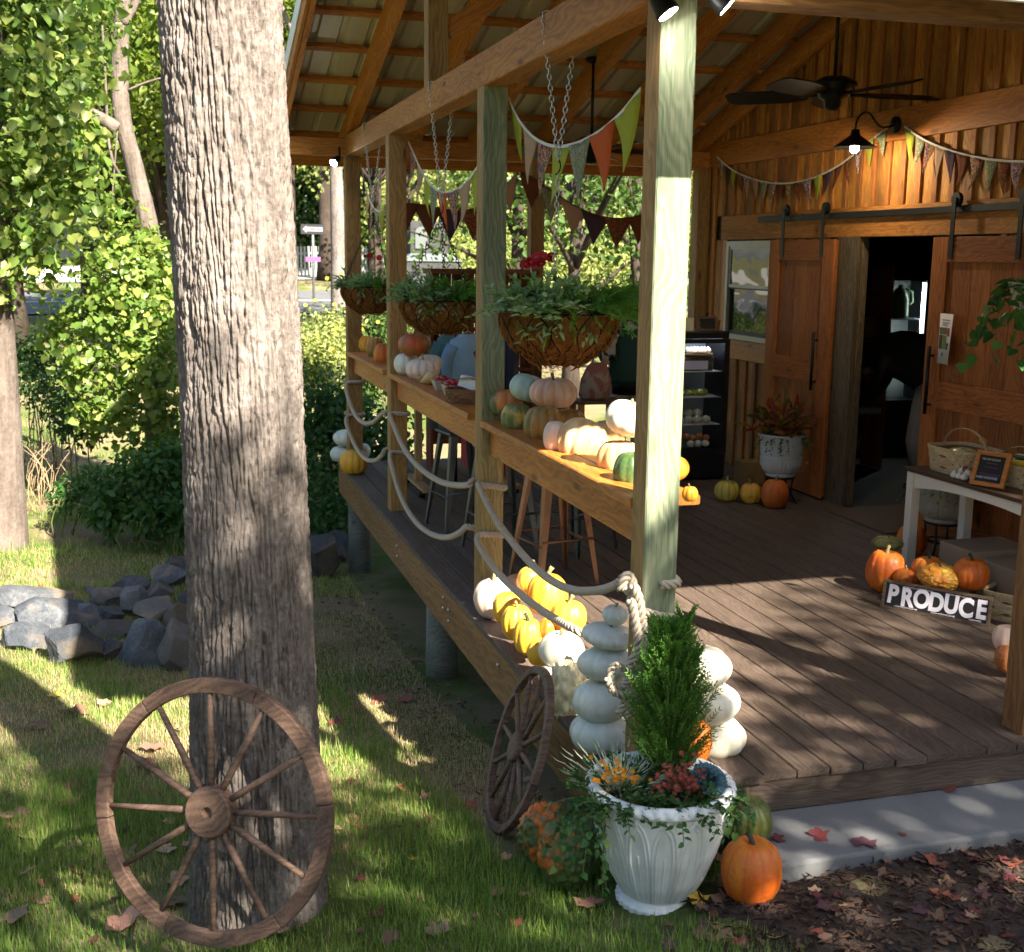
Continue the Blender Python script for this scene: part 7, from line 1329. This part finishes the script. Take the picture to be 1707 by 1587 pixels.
def rock(x0, y0, x1, y1, label, seed):
    cx, cy = (x0+x1)/2, (y0+y1)/2; b = ongr(cx, y1-(y1-y0)*.12); k = ppm(b); rx = (x1-x0)/2/k*1.14; rz = (y1-y0)/2/k*1.12; c = aty(cx, cy, b[1]+rx*.35); bm = bmesh.new(); bmesh.ops.create_icosphere(bm, subdivisions=4, radius=1); V = np.array([v.co[:] for v in bm.verts]); g = np.random.default_rng(seed)
    for _ in range(16): d = unit(g.normal(size=3)*(1, 1, .8)); h = g.uniform(.42, .8); s = V@d; V -= np.outer(np.clip(s-h, 0, None)*1.0, d)
    V *= (1+.035*fbm(V*3.2+seed, 5))[:, None]; ext = np.ptp(V, axis=0)/2; V = (V-(V.max(0)+V.min(0))/2)/ext*np.array([rx, max(rx, rz)*.8, rz*1.05])
    for v, q in zip(bm.verts, V): v.co = q
    me = bpy.data.meshes.new('rock'); bm.to_mesh(me); bm.free(); me.polygons.foreach_set('use_smooth', [False]*len(me.polygons)); o = link('rock', me, M['rock'], None, c); o.rotation_euler = (0, 0, 0); md = o.modifiers.new('w', 'WEIGHTED_NORMAL') if 0 else None; tag(o, label, 'rock', 'slate rocks of the lawn border'); return o
RK = [(100, 1010, 165, 1050, 'dark wedge rock behind the flat-topped one'), (228, 1000, 292, 1045, 'dark rock behind the pointed one'), (-20, 1010, 40, 1050, 'rock cut by the left edge of the picture'), (300, 980, 345, 1030, 'dark rock half hidden by the trunk'), (3, 977, 112, 1030, 'long slate rock at the back left of the border'), (39, 992, 164, 1054, 'large flat-topped slate rock at the left'), (8, 1037, 90, 1088, 'tan-tinged rock lowest at the left'), (82, 1044, 172, 1116, 'angular pale rock at the front left of the border'), (152, 1036, 232, 1072, 'flat dark rock left of the pointed one'), (197, 1034, 287, 1120, 'big pointed slate rock at the front of the border'), (172, 1068, 206, 1108, 'small dark rock left below the pointed one'), (154, 978, 212, 1014, 'brown-streaked rock in the middle row'), (203, 983, 243, 1034, 'dark upright rock in the middle row'), (187, 963, 246, 994, 'flat dark rock at the back of the middle row'), (236, 971, 288, 1015, 'dark blocky rock right in the middle row'), (255, 943, 316, 982, 'pale-faced rock high at the back right'), (270, 925, 323, 964, 'dark rock at the top of the border by the trunk'), (277, 1009, 330, 1076, 'rounded slate rock beside the trunk'), (266, 1038, 332, 1126, 'tall pale rock low beside the trunk'), (142, 976, 163, 996, 'tiny dark stone on the flat-topped rock'), (160, 1010, 205, 1046, 'dark rock filling the middle of the border'), (504, 896, 562, 968, 'blue-black rock right of the big trunk'), (540, 888, 584, 944, 'dark rock beside the far deck pile'), (505, 876, 528, 904, 'small dark rock behind the blue-black one')]
for i, r_ in enumerate(RK): rock(*r_, seed=200+i)
# ------------------------------------------------------------------ lawn, mulch bed, leaves
g = np.random.default_rng(300)
def blades(name, x0, x1, y0, y1, n, hmin, hmax, lm, label, keep, seed, w=.0042, dens=None):
    g = np.random.default_rng(seed); x = g.uniform(x0, x1, n); y = y0+(y1-y0)*g.uniform(0, 1, n)**1.35; k = keep(x, y); pn = fbm(np.c_[x*1.1, y*1.1, x*0+seed], 3)
    k &= g.uniform(size=n) < np.clip(.62+pn*dens, .04, 1); x, y, pn = x[k], y[k], pn[k]; m = len(x); P = np.c_[x, y, zg(x, y)+.018*fbm(np.c_[x*2.1, y*2.1, x*0+3], 3)-.004]; a = g.uniform(0, 6.283, m); le = g.uniform(.15, .75, m); D = np.c_[np.cos(a)*le, np.sin(a)*le, np.ones(m)]; N = np.c_[np.cos(a), np.sin(a), -.2*np.ones(m)]
    L = g.uniform(hmin, hmax, m)*np.clip(.8+.5*pn, .5, 1.3); o = cards_obj(name, P, D, N, L, w, 'blade', lm); return tag(o, label, 'grass', None, 'stuff')
M['grass'] = leafmat('grass_blades', [(.09, .19, .03), (.17, .30, .05), (.30, .39, .09), (.50, .48, .18)], .45, .5, 1.2); M['straw'] = leafmat('dry_grass_blades', [(.34, .26, .13), (.52, .42, .23), (.68, .57, .35)], .35, .7, 1.)
def lawn(x, y): return ~((x > -.06) & (y > -.15)) & ~((x > .05+.2*np.sin(y*5)) & (y < -.38+.08*np.sin(x*7))) & ~((np.hypot(x-pb[0], y-pb[1]) < RR*.7)) & (np.hypot(x-bx0, y-by0) > .24)
def nearw(x, y): return lawn(x, y) & ((y < 2.4-.5*x*0) | (x < -1.2))
blades('lawn_grass', -4.6, .25, -1.4, 6.8, 150000, .035, .085, M['grass'], 'short green lawn grass in patches of shade and sun', lambda x, y: lawn(x, y) & ((x < -.45-.06*y) | (y < .4)), 301, .0046, 1.0)
blades('near_grass', -2.9, .3, -1.3, 2.2, 70000, .045, .105, M['grass'], 'taller grass in the shade in front of the wheel', lambda x, y: lawn(x, y) & ((x < -.45) | (y < .3)), 305, .0042, .9)
blades('dry_grass', -4.4, .0, .8, 8.0, 170000, .025, .07, M['straw'], 'thin dry straw-coloured grass near the deck and border', lawn, 302, .0036, -.9)
blades('far_grass', -9, 2, 6.5, 17, 45000, .05, .11, M['grass'], 'lawn grass behind the stone border', lambda x, y: lawn(x, y), 303, .010, .8)
gx2 = np.linspace(.0, 5.2, 70); gy2 = np.linspace(-2.2, -.40, 34); XX, YY = np.meshgrid(gx2, gy2, indexing='ij'); XX = XX+np.where(XX < .3, .07*np.sin(YY*9), 0); ZZ_ = zg(XX, YY)+.012+.012*fbm(np.c_[XX.ravel()*4, YY.ravel()*4, XX.ravel()*0], 3); I = (np.arange(69)[:, None]*34+np.arange(33)[None]).ravel(); mbd = link('mulch_bed', npmesh('mulch_bed', np.c_[XX.ravel(), YY.ravel(), ZZ_], np.c_[I, I+34, I+35, I+1], True), M['mulch']); tag(mbd, kind='structure')
n_ = 5200; x = g.uniform(.02, 2.6, n_); y = g.uniform(-1.5, -.42, n_); P = np.c_[x, y, zg(x, y)+.018+g.uniform(0, .012, n_)]; M['chips'] = leafmat('mulch_chips', [(.035, .02, .014), (.07, .04, .025), (.12, .065, .04), (.02, .013, .01)], .05, .9)
o = cards_obj('bark_mulch', P, unit(g.normal(size=(n_, 3))*(1, 1, .25)), unit(g.normal(size=(n_, 3))*.4+(0, 0, 1)), g.uniform(.015, .05, n_), g.uniform(.004, .014, n_), 'lance', M['chips']); tag(o, 'dark bark mulch and leaf litter in front of the walk', 'mulch', None, 'stuff')
n_ = 900; x = g.uniform(-.3, 0, n_)+np.where(g.uniform(size=n_) < .5, .25, 0); y = g.uniform(.2, 7.4, n_); P = np.c_[x-.15, y, zg(x-.15, y)+.012]; o = cards_obj('leaf_litter', P, unit(g.normal(size=(n_, 3))*(1, 1, .3)), unit(g.normal(size=(n_, 3))*.5+(0, 0, 1)), g.uniform(.02, .05, n_), g.uniform(.008, .022, n_), 'lance', leafmat('dead_leaf_litter', [(.10, .055, .03), (.20, .115, .065), (.30, .19, .11)], .1, .9)); tag(o, 'dark leaf litter along the foot of the deck', 'leaf litter', None, 'stuff')
# single fallen leaves: five-lobed curled leaves
def leaf_mesh(seed):
    g = np.random.default_rng(seed); V = [(0, 0, .05)]; k = 15
    for i in range(k): a = -2.6+5.2*i/(k-1); r = (1. if i % 3 == 1 else (.80 if i % 3 == 0 else .74))*(1-.25*abs(a)/2.6)*g.uniform(.85, 1.1); V.append((r*math.cos(a), r*math.sin(a), .28*r*r*g.uniform(.2, 1)))
    if seed % 2:
        V = [(0, 0, .03)]
        for i in range(k): a = -2.9+5.8*i/(k-1); r = .78*(1-.42*abs(math.sin(a)))*g.uniform(.92, 1.06)+(.25 if i == k//2 else 0); V.append((r*math.cos(a), r*math.sin(a)*.8, .55*(r*math.sin(a))**2*g.uniform(.6, 1.4)+.1*r))
    V.append((-.12, 0, .05)); F = [(0, i, i+1) for i in range(1, k)]+[(0, k, k+1), (0, k+1, 1)]; V += [(-.12, .012, .05), (-.75, .03, .12), (-.75, -.01, .12)]; F += [(k+1, k+2, k+3), (k+1, k+3, k+4)]; return npmesh('fallen_leaf', V, F, True)
LC = {'russet': (.20, .055, .03), 'dark red': (.12, .02, .022), 'tan': (.34, .22, .13), 'brown': (.14, .075, .045), 'yellow': (.55, .36, .04), 'pinkish': (.36, .17, .12), 'plum': (.07, .025, .035), 'green': (.10, .17, .03)}; LMs = {}
for nm, c in LC.items():
    m_ = plain('fallen_leaf_'+nm.replace(' ', '_'), c, .7, 0, .35, 7, .3)
    for q in range(2): me = leaf_mesh(len(LMs)*3+q); me.materials.append(m_); LMs[(nm, q)] = me
def fallen(px, py, s, nm, where, i, grp):
    p = ongr(px, py) if where != 'walk' else atz(px, py, -.172); z = p[2]+(.022 if where != 'walk' else .004); o = bpy.data.objects.new('fallen_leaf', LMs[(nm, i % 2)]); COL.objects.link(o); k = s/ppm(p)/1.5; o.location = (p[0], p[1], z); o.scale = (k, k, k); o.rotation_euler = (R.uniform(-.35, .35), R.uniform(-.35, .35), R.uniform(0, 6.28)); tag(o, {'lawn': f'{nm} fallen leaf lying on the lawn', 'bed': f'{nm} fallen leaf lying on the mulch bed', 'walk': f'{nm} fallen leaf on the concrete walk'}[where], 'leaf', grp)
cols = list(LC); i = 0
for px, py, s, nm in ((600, 1385, 34, 'russet'), (585, 1372, 26, 'pinkish'), (655, 1384, 34, 'pinkish'), (565, 1388, 20, 'tan'), (635, 1170, 28, 'russet'), (675, 1172, 26, 'russet'), (760, 1045, 26, 'brown'), (30, 1368, 40, 'brown'), (52, 1405, 44, 'tan'), (12, 1365, 36, 'pinkish'), (112, 1348, 40, 'dark red'), (140, 1465, 46, 'dark red'), (120, 1450, 40, 'brown'), (205, 1540, 60, 'pinkish'), (18, 1540, 60, 'brown'), (250, 1285, 40, 'brown'), (238, 1280, 34, 'dark red'), (255, 1250, 40, 'pinkish'), (175, 1178, 26, 'pinkish'), (110, 1190, 30, 'brown'), (205, 1390, 34, 'dark red'), (120, 1320, 30, 'russet'), (290, 1515, 44, 'brown'), (730, 1555, 46, 'tan'), (985, 1516, 54, 'pinkish'), (700, 1380, 26, 'brown'), (690, 1440, 20, 'yellow'), (560, 1275, 20, 'pinkish'), (640, 1120, 20, 'brown'), (540, 1080, 18, 'russet'), (720, 1370, 26, 'dark red'), (70, 980, 14, 'russet'), (270, 1100, 20, 'russet'), (255, 1111, 22, 'russet'), (90, 1165, 22, 'yellow'), (770, 1408, 20, 'tan'), (860, 1545, 24, 'russet'), (300, 1470, 36, 'tan'), (420, 1470, 30, 'russet'), (480, 1330, 22, 'pinkish')): fallen(px, py, s, nm, 'lawn', i, 'fallen leaves on the lawn'); i += 1
for q in range(70): fallen(R.uniform(20, 900), R.uniform(1150, 1580), R.uniform(14, 34), R.choice(['russet', 'brown', 'tan', 'pinkish', 'dark red', 'brown']), 'lawn', q, 'fallen leaves on the lawn')
for px, py, s, nm in ((1362, 1395, 36, 'dark red'), (1440, 1408, 44, 'plum'), (1580, 1318, 26, 'russet'), (1300, 1400, 26, 'dark red')): fallen(px, py, s, nm, 'walk', i, 'fallen leaves on the walk'); i += 1
for px, py, s, nm in ((1160, 1508, 34, 'yellow'), (1340, 1448, 34, 'tan'), (1372, 1440, 26, 'green'), (1430, 1445, 24, 'yellow'), (1400, 1425, 40, 'plum'), (1560, 1445, 40, 'russet')): fallen(px, py, s, nm, 'bed', i, 'fallen leaves on the mulch bed'); i += 1
for q in range(110): fallen(R.uniform(1110, 1707), R.uniform(1430, 1587), R.uniform(12, 34), R.choice(['russet', 'brown', 'plum', 'dark red', 'brown', 'brown', 'brown', 'tan']), 'bed', q, 'fallen leaves on the mulch bed')
for q in range(5): fallen(R.uniform(1300, 1707), R.uniform(1310, 1400), R.uniform(8, 16), 'russet', 'walk', q, 'fallen leaves on the walk')
